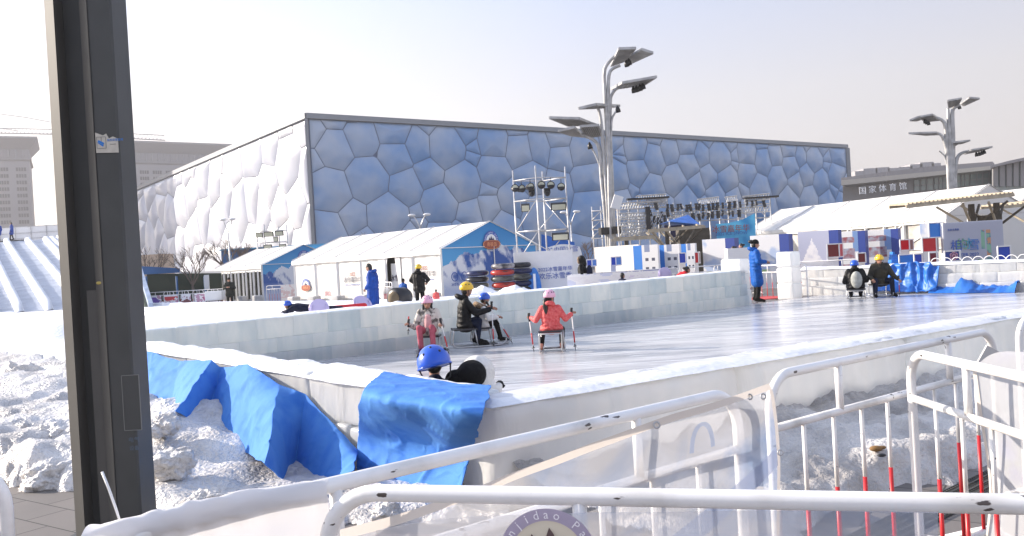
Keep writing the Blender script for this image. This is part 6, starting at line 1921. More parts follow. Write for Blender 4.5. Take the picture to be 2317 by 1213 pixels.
# side wall of the slide, dark underside seen right of the pole
g = MB(); q = [P(296, 560, 58), P(336, 690, 46)]
a_ = Vector((q[0].x, 58, q[0].z)); b__ = Vector((q[1].x, 46, .35))
g.prism([a_, b__, b__ + Vector((.25, .0, 0)), a_ + Vector((.25, 0, 0))], (0, 0, .28)); sw = thing('slide_flank', 'sloping blue-white edge of a slide with dark underside just right of the pole', 'slide', tuple(flat(b__)))
g.build('sloping_edge', mat('pale_blue_edge', (.3, .38, .52), .6, noise_amt=.3, noise_scale=2), sw)
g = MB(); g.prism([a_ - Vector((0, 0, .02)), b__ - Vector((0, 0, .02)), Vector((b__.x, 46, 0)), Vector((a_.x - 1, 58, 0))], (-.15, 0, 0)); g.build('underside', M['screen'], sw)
# fence on the platform
ff = thing('platform_fence', 'white panelled fence along the top of the ice slide', 'fence', (xa0, ns_top + 5, zt_s))
zf = P(60, 513, 88).z
g = MB(); g.box(((xa0 + xa1) / 2, 88, (zt_s + zf) / 2), (xa1 - xa0, .05, zf - zt_s)); g.build('cloth', M['white'], ff)
for k in range(14):
    x = xa0 + (xa1 - xa0) * k / 13; g = MB(); g.beam((x, 87.9, zt_s), (x, 87.9, zf + .05), .06); g.build('post', M['galv'], ff)
for z in (zt_s + .5, (zt_s + zf) / 2 + .2, zf):
    g = MB(); g.beam((xa0, 87.9, z), (xa1, 87.9, z), .06); g.build('rail', M['galv'], ff)
g = MB(); q = P(38, 547, 84); g.box((q.x, 83.5, zt_s + .05), (2.6, .6, .12)); o = g.build('rubber_mat', M['black'], None); tag(o, 'thin dark mat under the feet of the man on the slide platform', 'mat')
# lane ridges on the snow field
def ridge(px0, py0, px1, py1, label, h=.16, w=.3, seed=0):
    a_, b__ = G(px0, py0, SFZ), G(px1, py1, SFZ); d_ = (b__ - a_).normalized(); n_ = Vector((-d_.y, d_.x, 0)); rws = []
    N_ = max(20, int((b__ - a_).length * 4))
    for k in range(N_ + 1):
        c = a_.lerp(b__, k / N_); row = []
        for m_ in range(13):
            v = m_ / 6 - 1; row.append(c + n_ * v * w + Vector((0, 0, h * min(1, k / 4, (N_ - k) / 4) * (1 - abs(v) ** 7) * (1 + .25 * fbm((c.x * 1.3, c.y * 1.3, seed))) - .01)))
        rws.append(row)
    g_ = MB(); g_.grid(rws); o_ = g_.build('snow_ridge', M['snow'], None, True); tag(o_, label, 'snow ridge', 'low snow ridges between the tubing lanes')
ridge(300, 703, 900, 704, 'low snow ridge along the tubing lane nearest the tents')
ridge(300, 712, 660, 722, 'low snow ridge across the middle of the tubing lanes', seed=2)
ridge(300, 726, 430, 734, 'short snow ridge right of the pole nearest the ice wall', seed=3)
ridge(0, 722, 180, 738, 'low snow ridge at the foot of the ice slide left of the pole', .3, .6, 4)
ridge(0, 735, 170, 765, 'broad snow ridge below the slide left of the pole', .34, .6, 5)
ridge(308, 690, 1000, 690, 'snow berm along the far edge of the tubing field', .12, .5, 6)
# red mat at gate
g = MB(); q = G(1745, 676, .2); g.box((q.x, q.y + .5, .205), (1.3, 1.0, .02), .6); o = g.build('red_carpet', mat('red_mat', (.5, .06, .06), .8), None); tag(o, 'small red mat on the ice in the rink gate', 'mat')
# ================================================================== people
def fab(name, col, rough=.8, n=.3, sc=9, bump=.45, **k):
    return mat(name, col, rough, noise_amt=n, noise_scale=sc, bump=bump, bump_scale=18, spec=.2, **k)
M['skin'] = mat('skin', (.42, .22, .15), .55)
M['hair'] = mat('black_hair', (.015, .012, .01), .5)
M['c_black'] = fab('black_down', (.007, .007, .008), .5); M['c_navy'] = fab('navy_cloth', (.01, .014, .04)); M['c_dark'] = fab('dark_cloth', (.008, .008, .009))
M['c_royal'] = fab('royal_blue_coat', (.005, .06, .34), .6); M['c_azure'] = fab('bright_blue_coat', (.005, .10, .42), .6)
M['c_coral'] = mat('coral_coat', (.62, .055, .06), .7, col2=(.75, .15, .14), noise_scale=30, bump=.3); M['c_pink'] = fab('dusty_pink_trousers', (.48, .11, .15))
M['c_palepink'] = fab('pale_pink_jumper', (.72, .42, .42)); M['c_print'] = mat('mottled_coat', (.62, .56, .5), .8, col2=(.12, .11, .1), noise_scale=14, detail=3, ramp=(.4, .52))
M['c_white'] = fab('cream_down', (.75, .73, .7), .7, .1); M['c_fur'] = mat('tan_fur', (.55, .38, .24), .95, noise_amt=.5, noise_scale=30, bump=1, bump_scale=60)
M['c_olive'] = mat('olive_camouflage', (.035, .03, .016), .8, col2=(.012, .012, .01), noise_scale=8); M['c_jean'] = fab('dark_jeans', (.01, .016, .04)); M['c_red'] = fab('red_jacket', (.6, .02, .03))
M['c_green'] = fab('dark_police_coat', (.018, .022, .02)); M['c_grey'] = fab('pale_grey_pack', (.42, .43, .40)); M['c_purple'] = fab('dark_purple_boots', (.05, .02, .12)); M['c_peach'] = fab('peach_shoes', (.65, .3, .22)); M['c_yello'] = fab('mustard', (.5, .33, .08)); M['c_plum'] = mat('striped_cloth', (.35, .2, .22), .8, col2=(.2, .2, .3), noise_scale=12)
M['h_blue'] = mat('blue_helmet', (.01, .09, .55), .3, coat=.3); M['h_yellow'] = mat('yellow_helmet', (.8, .5, .02), .3, coat=.3); M['h_pink'] = mat('pink_helmet', (.8, .42, .55), .3, coat=.3)
STAND = dict(pel=(0, 0, .95), chest=(0, 0, 1.32), neck=(0, .0, 1.47), head=(0, .03, 1.62), shL=(-.18, 0, 1.40), shR=(.18, 0, 1.40), elL=(-.25, -.03, 1.12), elR=(.25, -.03, 1.12),
             haL=(-.25, .08, .88), haR=(.25, .08, .88), hipL=(-.09, 0, .93), hipR=(.09, 0, .93), knL=(-.11, .03, .5), knR=(.11, .03, .5), anL=(-.11, -.02, .09), anR=(.11, -.02, .09), toL=(-.13, .15, .04), toR=(.13, .15, .04))
def sitpose(zs=.36, lean=.06, fwd=.42):
    return dict(pel=(0, 0, zs + .10), chest=(0, lean, zs + .45), neck=(0, lean + .02, zs + .61), head=(0, lean + .06, zs + .77), shL=(-.18, lean, zs + .54), shR=(.18, lean, zs + .54),
                elL=(-.27, lean + .08, zs + .28), elR=(.27, lean + .08, zs + .28), haL=(-.28, .32, zs + .30), haR=(.28, .32, zs + .30), hipL=(-.1, .03, zs + .08), hipR=(.1, .03, zs + .08),
                knL=(-.15, fwd, zs + .13), knR=(.15, fwd, zs + .13), anL=(-.13, fwd + .05, .10), anR=(.13, fwd + .05, .10), toL=(-.15, fwd + .22, .05), toR=(.15, fwd + .22, .05))
def remeshed(mb, name, m_, root, vox, smooth=6, extra=None):
    o = mb.build('tmp', m_, None, True)
    md = o.modifiers.new('r', 'REMESH'); md.mode = 'VOXEL'; md.voxel_size = vox; md.use_smooth_shade = True
    ms = o.modifiers.new('s', 'SMOOTH'); ms.iterations = smooth; ms.factor = .5
    dg = bpy.context.evaluated_depsgraph_get()
    me = bpy.data.meshes.new_from_object(o.evaluated_get(dg))
    me.name = name
    bpy.data.objects.remove(o)
    if extra is not None and extra.f:
        bm = bmesh.new(); bm.from_mesh(me)
        vs = [bm.verts.new(v) for v in extra.v]
        for f in extra.f:
            try: nf_ = bm.faces.new([vs[i] for i in f]); nf_.smooth = True
            except ValueError: pass
        bm.to_mesh(me); bm.free()
    me.materials.clear(); me.materials.append(m_)
    ob = bpy.data.objects.new(name, me); COL.objects.link(ob); ob.parent = root
    return ob
def helmet_on(root, c, face, mt, r=.135, strap=True):
    """dome with brow line, vent holes and strap; face = horizontal facing vector"""
    f = Vector(face).normalized(); x = Vector((f.y, -f.x, 0)); M3 = Matrix((x, f, Vector((0, 0, 1)))).transposed()
    c = Vector(c)
    g_ = MB(); g_.ball(c, (r * .92, r * 1.06, r), 22, 12, M3, -.22); g_.torus(c - Vector((0, 0, r * .2)), r * .93, r * .05, 22, 6, None, 1.2)
    g_.m(1)
    for az, el in ((-28, 30), (28, 30), (0, 52), (-75, 34), (75, 34), (-110, 34), (110, 34), (180, 50), (150, 28), (-150, 28), (35, 62), (-35, 62)):
        d_ = M3 @ Vector((math.sin(R(az)) * math.cos(R(el)), math.cos(R(az)) * math.cos(R(el)), math.sin(R(el))))
        g_.ball(c + Vector((d_.x * r * .95, d_.y * r * .95, d_.z * r * .985)), (r * .1, r * .1, r * .1), 8, 5)
    ob = g_.build('helmet', [M[mt], M['black']], None, True); ob.parent = root
    if strap:
        g_ = MB(); g_.tube([c + x * r * .88 - Vector((0, 0, r * .15)), c + x * r * .7 - Vector((0, 0, r * .9)) + f * r * .15, c + f * r * .4 - Vector((0, 0, r * 1.25)), c - x * r * .7 - Vector((0, 0, r * .9)) + f * r * .15, c - x * r * .88 - Vector((0, 0, r * .15))], r * .05, 5)
        o3 = g_.build('chin_strap', M['black'], None, True); o3.parent = ob
    return ob
def person(label, loc, yaw, pose, s=1.0, top='c_black', bottom='c_dark', shoes='c_dark', coat=0.0, helmet=None, hair='short', hood=None, vox=.016, bulk=1.0, head_turn=0.0, head_tilt=0.0, gloves=None, detail=True, extra=None, hat=None, mask=False, grp=None, inner=None):
    """yaw: world direction the body faces, degrees counter-clockwise from +X"""
    t = thing('person', label, 'person', tuple(loc), R(yaw - 90), grp)
    J = {k: Vector(v) * s for k, v in pose.items()}
    B_ = bulk * s
    hd = J['head']; fdir = Matrix.Rotation(R(head_turn), 3, 'Z') @ Vector((0, 1, 0)); fd = (Vector((fdir.x, fdir.y, 0)) * math.cos(head_tilt) - Vector((0, 0, 1)) * math.sin(head_tilt)).normalized()
    sx = Vector((fdir.y, -fdir.x, 0)); up = sx.cross(fd)
    hs = s if s > .8 else s * 1.1
    # body: one continuous surface
    b_ = MB(); c = b_.capsule
    rot = Matrix((sx, fd, up)).transposed()
    b_.ball(hd, (.078 * hs, .098 * hs, .118 * hs), 16, 12, rot); b_.ball(hd + fd * .028 * hs - up * .055 * hs, (.058 * hs, .07 * hs, .06 * hs), 12, 8, rot)
    c(hd + fd * .088 * hs + up * .005 * hs, hd + fd * .108 * hs - up * .025 * hs, .012 * hs, .016 * hs, 8)
    for q in (-1, 1): b_.ball(hd + sx * q * .08 * hs - up * .01 * hs, (.014 * hs, .022 * hs, .032 * hs), 8, 6, rot)
    c(J['neck'] - Vector((0, 0, .05 * s)), hd - up * .06 * hs, .055 * hs, .05 * hs)
    c(J['pel'], J['chest'], .115 * s, .125 * s); c(J['chest'], J['neck'], .12 * s, .06 * s); c(J['shL'], J['shR'], .055 * s, .055 * s)
    fing = MB()
    for q in 'LR':
        c(J['sh' + q], J['el' + q], .047 * s, .038 * s); c(J['el' + q], J['ha' + q], .037 * s, .026 * s)
        c(J['hip' + q], J['kn' + q], .075 * s, .055 * s); c(J['kn' + q], J['an' + q], .052 * s, .036 * s); c(J['an' + q], J['to' + q], .036 * s, .03 * s)
        d_ = (J['ha' + q] - J['el' + q]).normalized(); sgn = -1 if q == 'L' else 1
        a_ = J['ha' + q]; bx, by, _ = basis(d_)
        p0 = a_ + d_ * .075 * s
        c(a_, p0, .026 * s, .034 * s)
        side = by if abs(by.z) < abs(bx.z) else bx      # across the palm
        curl = bx if side is by else by
        if curl.z > 0: curl = -curl
        for k in range(4):
            r0 = p0 + side * (k - 1.5) * .019 * s + d_ * .015 * s; Lf = (.034, .04, .038, .03)[k] * s
            r1 = r0 + d_ * Lf * .8 + curl * Lf * .3; r2 = r1 + d_ * Lf * .1 + curl * Lf * .8; r3 = r2 - d_ * Lf * .5 + curl * Lf * .25
            fing.tube([r0, r1, r2, r3], [.0095 * s, .009 * s, .0085 * s, .006 * s], 6)
        th = a_ + d_ * .03 * s - side * .03 * s * sgn
        fing.tube([th, th + d_ * .03 * s - side * .02 * s * sgn + curl * .015 * s, th + d_ * .05 * s + curl * .04 * s], [.012 * s, .0105 * s, .008 * s], 6)
    bd = remeshed(b_, 'body', M['skin'], t, vox * .8, 4, fing if not gloves else None)
    if gloves:
        for qi, q in enumerate('LR'):
            g_ = MB(); d_ = (J['ha' + q] - J['el' + q]).normalized(); g_.capsule(J['ha' + q] - d_ * .04 * s, J['ha' + q] + d_ * .07 * s, .036 * s, .045 * s)
            hv, hf_ = len(fing.v) // 2, len(fing.f) // 2
            g_.add(fing.v[:hv] if qi == 0 else fing.v[hv:], fing.f[:hf_] if qi == 0 else [[i - hv for i in f] for f in fing.f[hf_:]]); o_ = g_.build('glove', M[gloves], None, True); o_.parent = t
    if detail:
        g_ = MB()
        for q in (-1, 1): g_.ball(hd + sx * q * .032 * hs + fd * .088 * hs + up * .012 * hs, (.011 * hs, .006 * hs, .006 * hs), 8, 5, rot); 
        o_ = g_.build('eyes', M['hair'], None, True); o_.parent = bd
        g_ = MB(); g_.ball(hd + fd * .093 * hs - up * .058 * hs, (.022 * hs, .008 * hs, .006 * hs), 8, 5, rot)
        o_ = g_.build('lips', mat('lips', (.4, .12, .1), .5) if 'lips' not in bpy.data.materials else bpy.data.materials['lips'], None, True); o_.parent = bd
        g_ = MB()
        for q in (-1, 1): g_.tube([hd + sx * q * .018 * hs + fd * .092 * hs + up * .03 * hs, hd + sx * q * .045 * hs + fd * .084 * hs + up * .032 * hs], .004 * hs, 5)
        o_ = g_.build('eyebrows', M['hair'], None, True); o_.parent = bd
    # jacket
    g_ = MB(); c = g_.capsule
    pz = J['pel'] - Vector((0, 0, .02 * s)); w_ = Vector((.075 * B_, 0, 0))
    for q in (-1, 1):
        c(pz + w_ * q, J['chest'] + w_ * q * 1.1, .105 * B_, .115 * B_); c(J['chest'] + w_ * q, J['neck'] - Vector((0, 0, .07 * s)) + w_ * q * .5, .11 * B_, .07 * B_)
    c(pz, J['chest'], .12 * B_, .13 * B_)
    c(J['shL'] * .9 + J['chest'] * .1, J['shR'] * .9 + J['chest'] * .1, .078 * B_, .078 * B_)
    for q in 'LR':
        d_ = (J['ha' + q] - J['el' + q])
        c(J['sh' + q], J['el' + q], .074 * B_, .062 * B_); c(J['el' + q], J['ha' + q] - d_ * .08, .062 * B_, .048 * B_)
    c(J['neck'] - Vector((0, .01 * s, .06 * s)), J['neck'] + Vector((0, -.005 * s, .0)), .085 * B_, .078 * B_)
    if coat:
        for q in 'LR':
            k_ = J['hip' + q].lerp(J['kn' + q], coat); c(J['hip' + q], k_, .115 * B_, .125 * B_)
        k_ = (J['hipL'].lerp(J['knL'], coat) + J['hipR'].lerp(J['knR'], coat)) / 2; c(J['pel'], k_, .13 * B_, .14 * B_)
    # quilting ridges
    if detail:
        for k in range(5):
            p_ = pz.lerp(J['chest'], k / 4.0); 
            for q in (-1, 1): g_.ball(p_ + w_ * q, (.125 * B_, .128 * B_, .03 * s), 12, 6)
    remeshed(g_, 'jacket', M[top], t, vox, 3)
    # trousers
    g_ = MB(); c = g_.capsule; c(J['hipL'], J['hipR'], .105 * s, .105 * s)
    for q in 'LR': c(J['hip' + q], J['kn' + q], .098 * s, .075 * s); c(J['kn' + q], J['an' + q] + (J['kn' + q] - J['an' + q]) * .08, .073 * s, .062 * s)
    remeshed(g_, 'trousers', M[bottom], t, vox, 3)
    for q in 'LR':
        g_ = MB(); g_.capsule(J['an' + q], J['to' + q], .052 * s, .042 * s); g_.capsule(J['an' + q] + (J['kn' + q] - J['an' + q]) * .15, J['an' + q] - (J['to' + q] - J['an' + q]) * .25, .055 * s, .045 * s)
        g_.ball((J['an' + q] + J['to' + q]) / 2 - Vector((0, 0, .03 * s)), (.048 * s, .12 * s, .022 * s), 12, 6)
        o_ = g_.build('shoe', M[shoes], None, True); o_.parent = t
    if hood:
        g_ = MB(); big = 1.5 if hood == 'c_fur' else 1.0; hc = J['neck'] + Vector((0, -.075 * s, .01 * s)); g_.torus(hc, .085 * s * big, .05 * s * big, 20, 8, Matrix.Rotation(-.5, 3, 'X')); o_ = g_.build('hood', M[hood], None, True); o_.parent = t
    # hair and headgear
    hf = Vector((fdir.x, fdir.y, 0))
    if hair and not hat == 'hoodup':
        g_ = MB(); g_.ball(hd + up * .018 * hs - fd * .014 * hs, (.086 * hs, .1 * hs, .118 * hs), 16, 10, rot, -.1); g_.ball(hd - fd * .035 * hs - up * .01 * hs, (.082 * hs, .075 * hs, .1 * hs), 14, 8, rot)
        if hair == 'ponytail':
            a_ = hd - fd * .1 * hs - up * .01 * hs; g_.tube([a_, a_ - fd * .05 * hs - up * .05 * hs, a_ - fd * .055 * hs - up * .16 * hs, a_ - fd * .03 * hs - up * .3 * hs, a_ - up * .38 * hs - fd * .02 * hs], [.03 * hs, .045 * hs, .052 * hs, .04 * hs, .012 * hs], 10)
        if hair == 'long':
            for q in (-1, 1): g_.tube([hd + sx * q * .07 * hs, hd + sx * q * .085 * hs - up * .12 * hs, hd + sx * q * .09 * hs + fd * .02 * hs - up * .24 * hs], [.03 * hs, .026 * hs, .01 * hs], 8)
        if hair == 'bun':
            a_ = hd - fd * .12 * hs + up * .06 * hs; g_.ball(a_, (.05 * hs, .06 * hs, .05 * hs), 10, 8)
        o_ = g_.build('hair', M['hair'], None, True); o_.parent = t
    if helmet: helmet_on(t, hd + up * .03 * hs, hf, helmet, .132 * hs)
    if hat == 'beanie' or hat == 'cap':
        g_ = MB(); g_.ball(hd + up * .03 * hs - fd * .005 * hs, (.092 * hs, .108 * hs, .115 * hs), 16, 8, rot, -.05)
        if hat == 'cap': g_.ball(hd + up * .045 * hs + fd * .11 * hs, (.07 * hs, .06 * hs, .01 * hs), 12, 5, rot)
        o_ = g_.build('hat', M['c_dark'] if hat != 'red' else M['c_red'], None, True); o_.parent = t
    if hat == 'hoodup':
        g_ = MB(); g_.ball(hd - fd * .03 * hs + up * .02 * hs, (.125 * hs, .13 * hs, .15 * hs), 16, 10, rot); g_.capsule(hd - fd * .06 * hs, J['neck'] - Vector((0, .05 * s, 0)), .12 * hs, .12 * hs)
        o_ = g_.build('hood', M[top], None, True); o_.parent = t
        g_ = MB(); g_.torus(hd + fd * .07 * hs, .1 * hs, .035 * hs, 18, 7, rot @ Matrix.Rotation(R(90), 3, 'X')); o_ = g_.build('fur_trim', M['c_fur'], None, True); o_.parent = t
    if extra: extra(t, J, s)
    return t
def local_part(t, mb, name, m_, sm=True):
    o = mb.build(name, M[m_] if isinstance(m_, str) else m_, None, sm); o.parent = t; return o
# ---- sleds and poles
M['alu'] = mat('sled_metal', (.5, .5, .5), .3, .8); M['seatb'] = mat('sled_seat', (.03, .03, .035), .5)
def sled(label, loc, yaw, w=.40, l=.42, zs=.34, run=.85):
    t = thing('ice_sled', label, 'sled', tuple(loc), R(yaw - 90), 'chair sleds on the rink')
    g_ = MB(); tt = []
    g_.box((0, 0, zs), (w, l, .03)); local_part(t, g_, 'seat', 'seatb', False)
    for q in (-1, 1):
        x = q * w / 2 * .95
        g_ = MB(); g_.tube(spline([(x, -l / 2, zs - .01), (x, -l / 2 - .03, .1), (x, -l / 2 + .02, .03), (x, 0, .02), (x, run * .6, .02), (x, run * .75, .06), (x, run * .78, .12)], 24), .013, 7); local_part(t, g_, 'runner', 'alu')
        g_ = MB(); g_.tube([(x, l / 2 - .04, zs - .01), (x, l / 2, .02)], .012, 7); local_part(t, g_, 'leg', 'alu')
    g_ = MB(); g_.tube([(-w / 2, run * .62, .035), (w / 2, run * .62, .035)], .014, 7); g_.box((0, run * .62, .05), (w * .8, .16, .015)); local_part(t, g_, 'foot_rest', 'alu')
    g_ = MB(); g_.tube([(-w / 2, -l / 2, zs - .03), (w / 2, -l / 2, zs - .03)], .012, 7); local_part(t, g_, 'cross_bar', 'alu')
    return t
def ski_pole(a, b_, label, two='red'):
    """a top, b_ tip"""
    a, b_ = Vector(a), Vector(b_); d_ = (a - b_).normalized()
    t = thing('ski_pole', label, 'pole', tuple(b_), 0, 'short poles held by the sledders')
    g_ = MB(); g_.tube([b_ + d_ * .05, a - d_ * .1], .009, 7); g_.build('shaft', M['post'], t, True)
    g_ = MB(); g_.tube([b_ + d_ * .12, b_ + d_ * .3], .0115, 7); g_.build('red_sleeve', M['red'], t, True)
    g_ = MB(); g_.tube([a - d_ * .12, a - d_ * .02, a, a + Vector((.02, -.01, 0))], [.017, .021, .023, .015], 8); g_.build('grip', M['black'], t, True)
    g_ = MB(); g_.tube([b_, b_ + d_ * .1], [.004, .012], 7); g_.tube([b_ + d_ * .06, b_ + d_ * .07], .025, 10); g_.build('tip', M['black'], t, True)
    return t
IZ = ICE_Z
def ice_at(px, py): return G(px, py, IZ)
def mer(*ds):
    r = {}
    for d_ in ds: r.update(d_)
    return r
# girl in coral, seen from behind
gl = ice_at(1250, 797)
s_ = .68
ps = sitpose(.46, .03, .30)
ps = mer(ps, dict(elL=(-.34, .0, .74), elR=(.34, .0, .74), haL=(-.47, .17, .80), haR=(.47, .19, .84), head=(0, .05, 1.25), neck=(0, .02, 1.08), knL=(-.22, .30, .5), knR=(.22, .30, .5), anL=(-.27, .2, .12), anR=(.2, .3, .12), toL=(-.30, .38, .06), toR=(.2, .48, .06)))
CORAL_YAW = 82
person('girl in coral coat and pink helmet on a sled, back turned, poles in both hands', gl, CORAL_YAW, ps, s_, 'c_coral', 'c_dark', 'c_peach', .28, 'h_pink', 'ponytail', 'c_coral', .011, 1.12, -35)
sled('chair sled under the girl in coral', gl, CORAL_YAW, .36, .34, .33, .5)
def hand_w(loc, yaw, pose, s, q): 
    return Vector(loc) + Matrix.Rotation(R(yaw - 90), 3, 'Z') @ (Vector(pose['ha' + q]) * s)
hl = hand_w(gl, CORAL_YAW, ps, s_, 'L'); hr = hand_w(gl, CORAL_YAW, ps, s_, 'R')
ski_pole(hl + Vector((-.03, 0, .06)), (hl.x + .02, hl.y + .03, IZ), 'pole in the left hand of the girl in coral')
ski_pole(hr + Vector((0, 0, .08)), (hr.x + .03, hr.y + .03, IZ), 'pole in the right hand of the girl in coral')
# girl in pink trousers, facing us
gp_ = ice_at(974, 800)
s_ = .72; yw = -92
ps = mer(sitpose(.42, -.02, .34), dict(elL=(-.30, .02, .62), elR=(.32, .02, .62), haL=(-.30, .26, .66), haR=(.42, .22, .70), head=(0, .06, 1.17), neck=(0, .01, 1.02), knL=(-.12, .38, .62), knR=(.17, .38, .62), anL=(-.13, .42, .16), anR=(.14, .42, .14), toL=(-.15, .6, .08), toR=(.15, .6, .07)))
def jumper(t, J, s):
    g_ = MB(); g_.capsule(J['pel'] + Vector((0, .06, .04)), J['chest'] + Vector((0, .055, -.02)), .10 * s, .09 * s); local_part(t, g_, 'jumper', 'c_palepink')
person('girl in pink trousers and pale pink helmet sitting on a sled, facing the camera', gp_, yw, ps, s_, 'c_print', 'c_pink', 'c_purple', 0.1, 'h_pink', 'long', None, .011, 1.1, 8, .35, extra=jumper)
sled('chair sled under the girl in pink trousers', gp_, yw, .36, .36, .29, .5)
hl = hand_w(gp_, yw, ps, s_, 'L'); hr = hand_w(gp_, yw, ps, s_, 'R')
ski_pole(hl + Vector((.0, -.02, .1)), (hl.x + .12, hl.y - .1, IZ), 'red and white pole held beside the girl in pink trousers')
ski_pole(hr + Vector((0, -.02, .08)), (hr.x - .02, hr.y - .04, hr.z - .16), 'short dark pole grip in the raised hand of the girl in pink trousers')
# man in black behind the child
mn = ice_at(1052, 786)
s_ = .89; yw = 12
ps = mer(sitpose(.34, .04, .30), dict(elL=(-.24, .22, .68), elR=(.24, .22, .66), haL=(-.14, .50, .74), haR=(.18, .52, .72), knL=(-.16, .30, .52), knR=(.14, .28, .50), anL=(-.14, .26, .12), anR=(.16, .22, .12), toL=(-.15, .46, .05), toR=(.17, .42, .05), head=(0, .10, 1.12), neck=(0, .05, .96)))
person('man in black down jacket and yellow helmet sitting behind the child in cream', mn, yw, ps, s_, 'c_black', 'c_jean', 'c_dark', .12, 'h_yellow', 'short', 'c_black', .014, 1.12, 6)
sled('long sled under the man in black', mn, yw, .42, .4, .32, .9)
hr = hand_w(mn, yw, ps, s_, 'R'); hl = hand_w(mn, yw, ps, s_, 'L')
ski_pole(hr + Vector((.02, -.03, .12)), (hr.x + .02, hr.y - .06, IZ), 'dark pole held upright by the man in black')
ski_pole(hl + Vector((.0, .0, .1)), (hl.x + .42, hl.y + .02, IZ), 'slanting pole on the far side of the child in white')
# child in white with fur hood
ch = ice_at(1094, 780)
s_ = .66; yw = 10
ps = mer(sitpose(.42, .04, .36), dict(knL=(-.1, .36, .62), knR=(.12, .36, .60), anL=(-.1, .5, .14), anR=(.12, .46, .14), toL=(-.1, .68, .08), toR=(.12, .64, .08), head=(0, .10, 1.22), neck=(0, .04, 1.03), haL=(-.2, .4, .72), haR=(.2, .4, .72)))
person('child in cream jacket, fur hood and blue helmet before the man in black', ch, yw, ps, s_, 'c_white', 'c_dark', 'c_dark', .1, 'h_blue', 'short', 'c_fur', .011, 1.15, -8)
sled('small sled under the child in cream', ch, yw, .36, .34, .3, .6)
# couple on the right
ml = ice_at(1992, 672); s_ = .89; yw = -98
ps = mer(sitpose(.36, .12, .34), dict(elL=(-.34, .12, .62), elR=(.30, .12, .6), haL=(-.42, .34, .5), haR=(.28, .38, .52), knL=(-.24, .34, .5), knR=(.2, .34, .5), anL=(-.26, .34, .1), anR=(.22, .34, .1), toL=(-.3, .5, .05), toR=(.24, .5, .05), head=(.03, .2, 1.08), neck=(0, .14, .94)))
person('man in olive camouflage jacket and yellow helmet sitting low, facing the camera', ml, yw, ps, s_, 'c_olive', 'c_jean', 'c_dark', .1, 'h_yellow', 'short', 'c_olive', .016, 1.2, 5, .2, detail=True)
sled('sled under the man in olive camouflage', ml, yw, .45, .4, .33, .5)
hl = hand_w(ml, yw, ps, s_, 'L')
ski_pole(hl + Vector((0, -.03, .08)), (hl.x, hl.y - .03, IZ), 'pole held in the right-hand side by the man in olive')
wl = ice_at(1938, 676); s_ = .87; yw = 70
def pack(t, J, s):
    g_ = MB(); g_.ball(J['chest'].lerp(J['pel'], .5) + Vector((.02, -.2, .02)), (.14, .09, .22), 14, 10); local_part(t, g_, 'backpack', 'c_grey')
ps = mer(sitpose(.26, .1, .3), dict(head=(0, .12, .98), neck=(0, .08, .84), elL=(-.3, .1, .5), elR=(.3, .12, .52), haL=(-.26, .34, .5), haR=(.34, .36, .56)))
person('person in black coat, blue helmet and pale grey backpack on a sled, back turned', wl, yw, ps, s_, 'c_black', 'c_navy', 'c_dark', .5, 'h_blue', 'short', 'c_dark', .016, 1.2, -10, extra=pack)
sled('sled under the person with the grey backpack', wl, yw, .45, .4, .24, .6)
# woman in the long blue coat by the gate
wm = ice_at(1714, 684); s_ = .95; yw = 0
ps = mer(STAND, dict(elL=(-.25, .02, 1.14), elR=(.25, .02, 1.14), haL=(-.12, .26, 1.12), haR=(.12, .26, 1.12)))
def drop(t, J, s):
    g_ = MB(); a_ = J['head'] + Vector((0, -.11, .08)); g_.ball(a_, (.06, .08, .05), 10, 8); local_part(t, g_, 'hair_bun', 'hair')
person('woman in a long bright blue coat standing on the ice at the gate, facing right', wm, yw, ps, s_, 'c_azure', 'c_dark', 'c_dark', .85, None, 'bun', 'c_azure', .016, 1.2, 0, .1, hat='beanie', extra=drop)
# man in royal blue behind the wall
mb_ = P(846, 690, 27); mb_.z = .12
ps = mer(STAND, dict(elL=(-.26, -.02, 1.12), elR=(.26, -.02, 1.12), haL=(-.16, .16, .98), haR=(.2, .12, .95), head=(0, .10, 1.62), neck=(0, .04, 1.47)))
def lett(t, J, s):
    g_ = MB(); g_.text('服务', .13, (.06, -.19, 1.22), (1, 0, 0), (0, 0, 1), .01); local_part(t, g_, 'back_print', 'em_white', False)
person('man in long royal blue coat standing behind the ice wall, looking left', mb_, 165, ps, 1.0, 'c_royal', 'c_dark', 'c_dark', 1.0, None, 'short', 'c_royal', .016, 1.3, 0, .25)
# yellow helmet, black jacket
yp = P(951, 690, 29); yp.z = .12
person('person in black puffer and yellow helmet standing behind the wall, back turned', yp, 75, mer(STAND, dict(elL=(-.33, .04, 1.2), elR=(.36, .02, 1.2), haL=(-.2, .22, 1.05), haR=(.22, .2, 1.1))), .93, 'c_black', 'c_dark', 'c_dark', .1, 'h_yellow', 'short', 'c_black', .018, 1.2, detail=False)
# child in blue beside black roll
cp = P(914, 680, 29.6); cp.z = .25
person('child in blue jacket and dark red hat bending beside the black roll', cp, 60, STAND, .60, 'c_azure', 'c_navy', 'c_dark', .1, None, 'short', None, .018, 1.25, detail=False, hat='beanie')
cp = P(988, 688, 30.5); cp.z = .15
person('small child in orange behind the yellow-helmeted person', cp, 80, STAND, .40, 'c_coral', 'c_navy', 'c_dark', .1, None, 'short', None, .018, 1.25, detail=False)
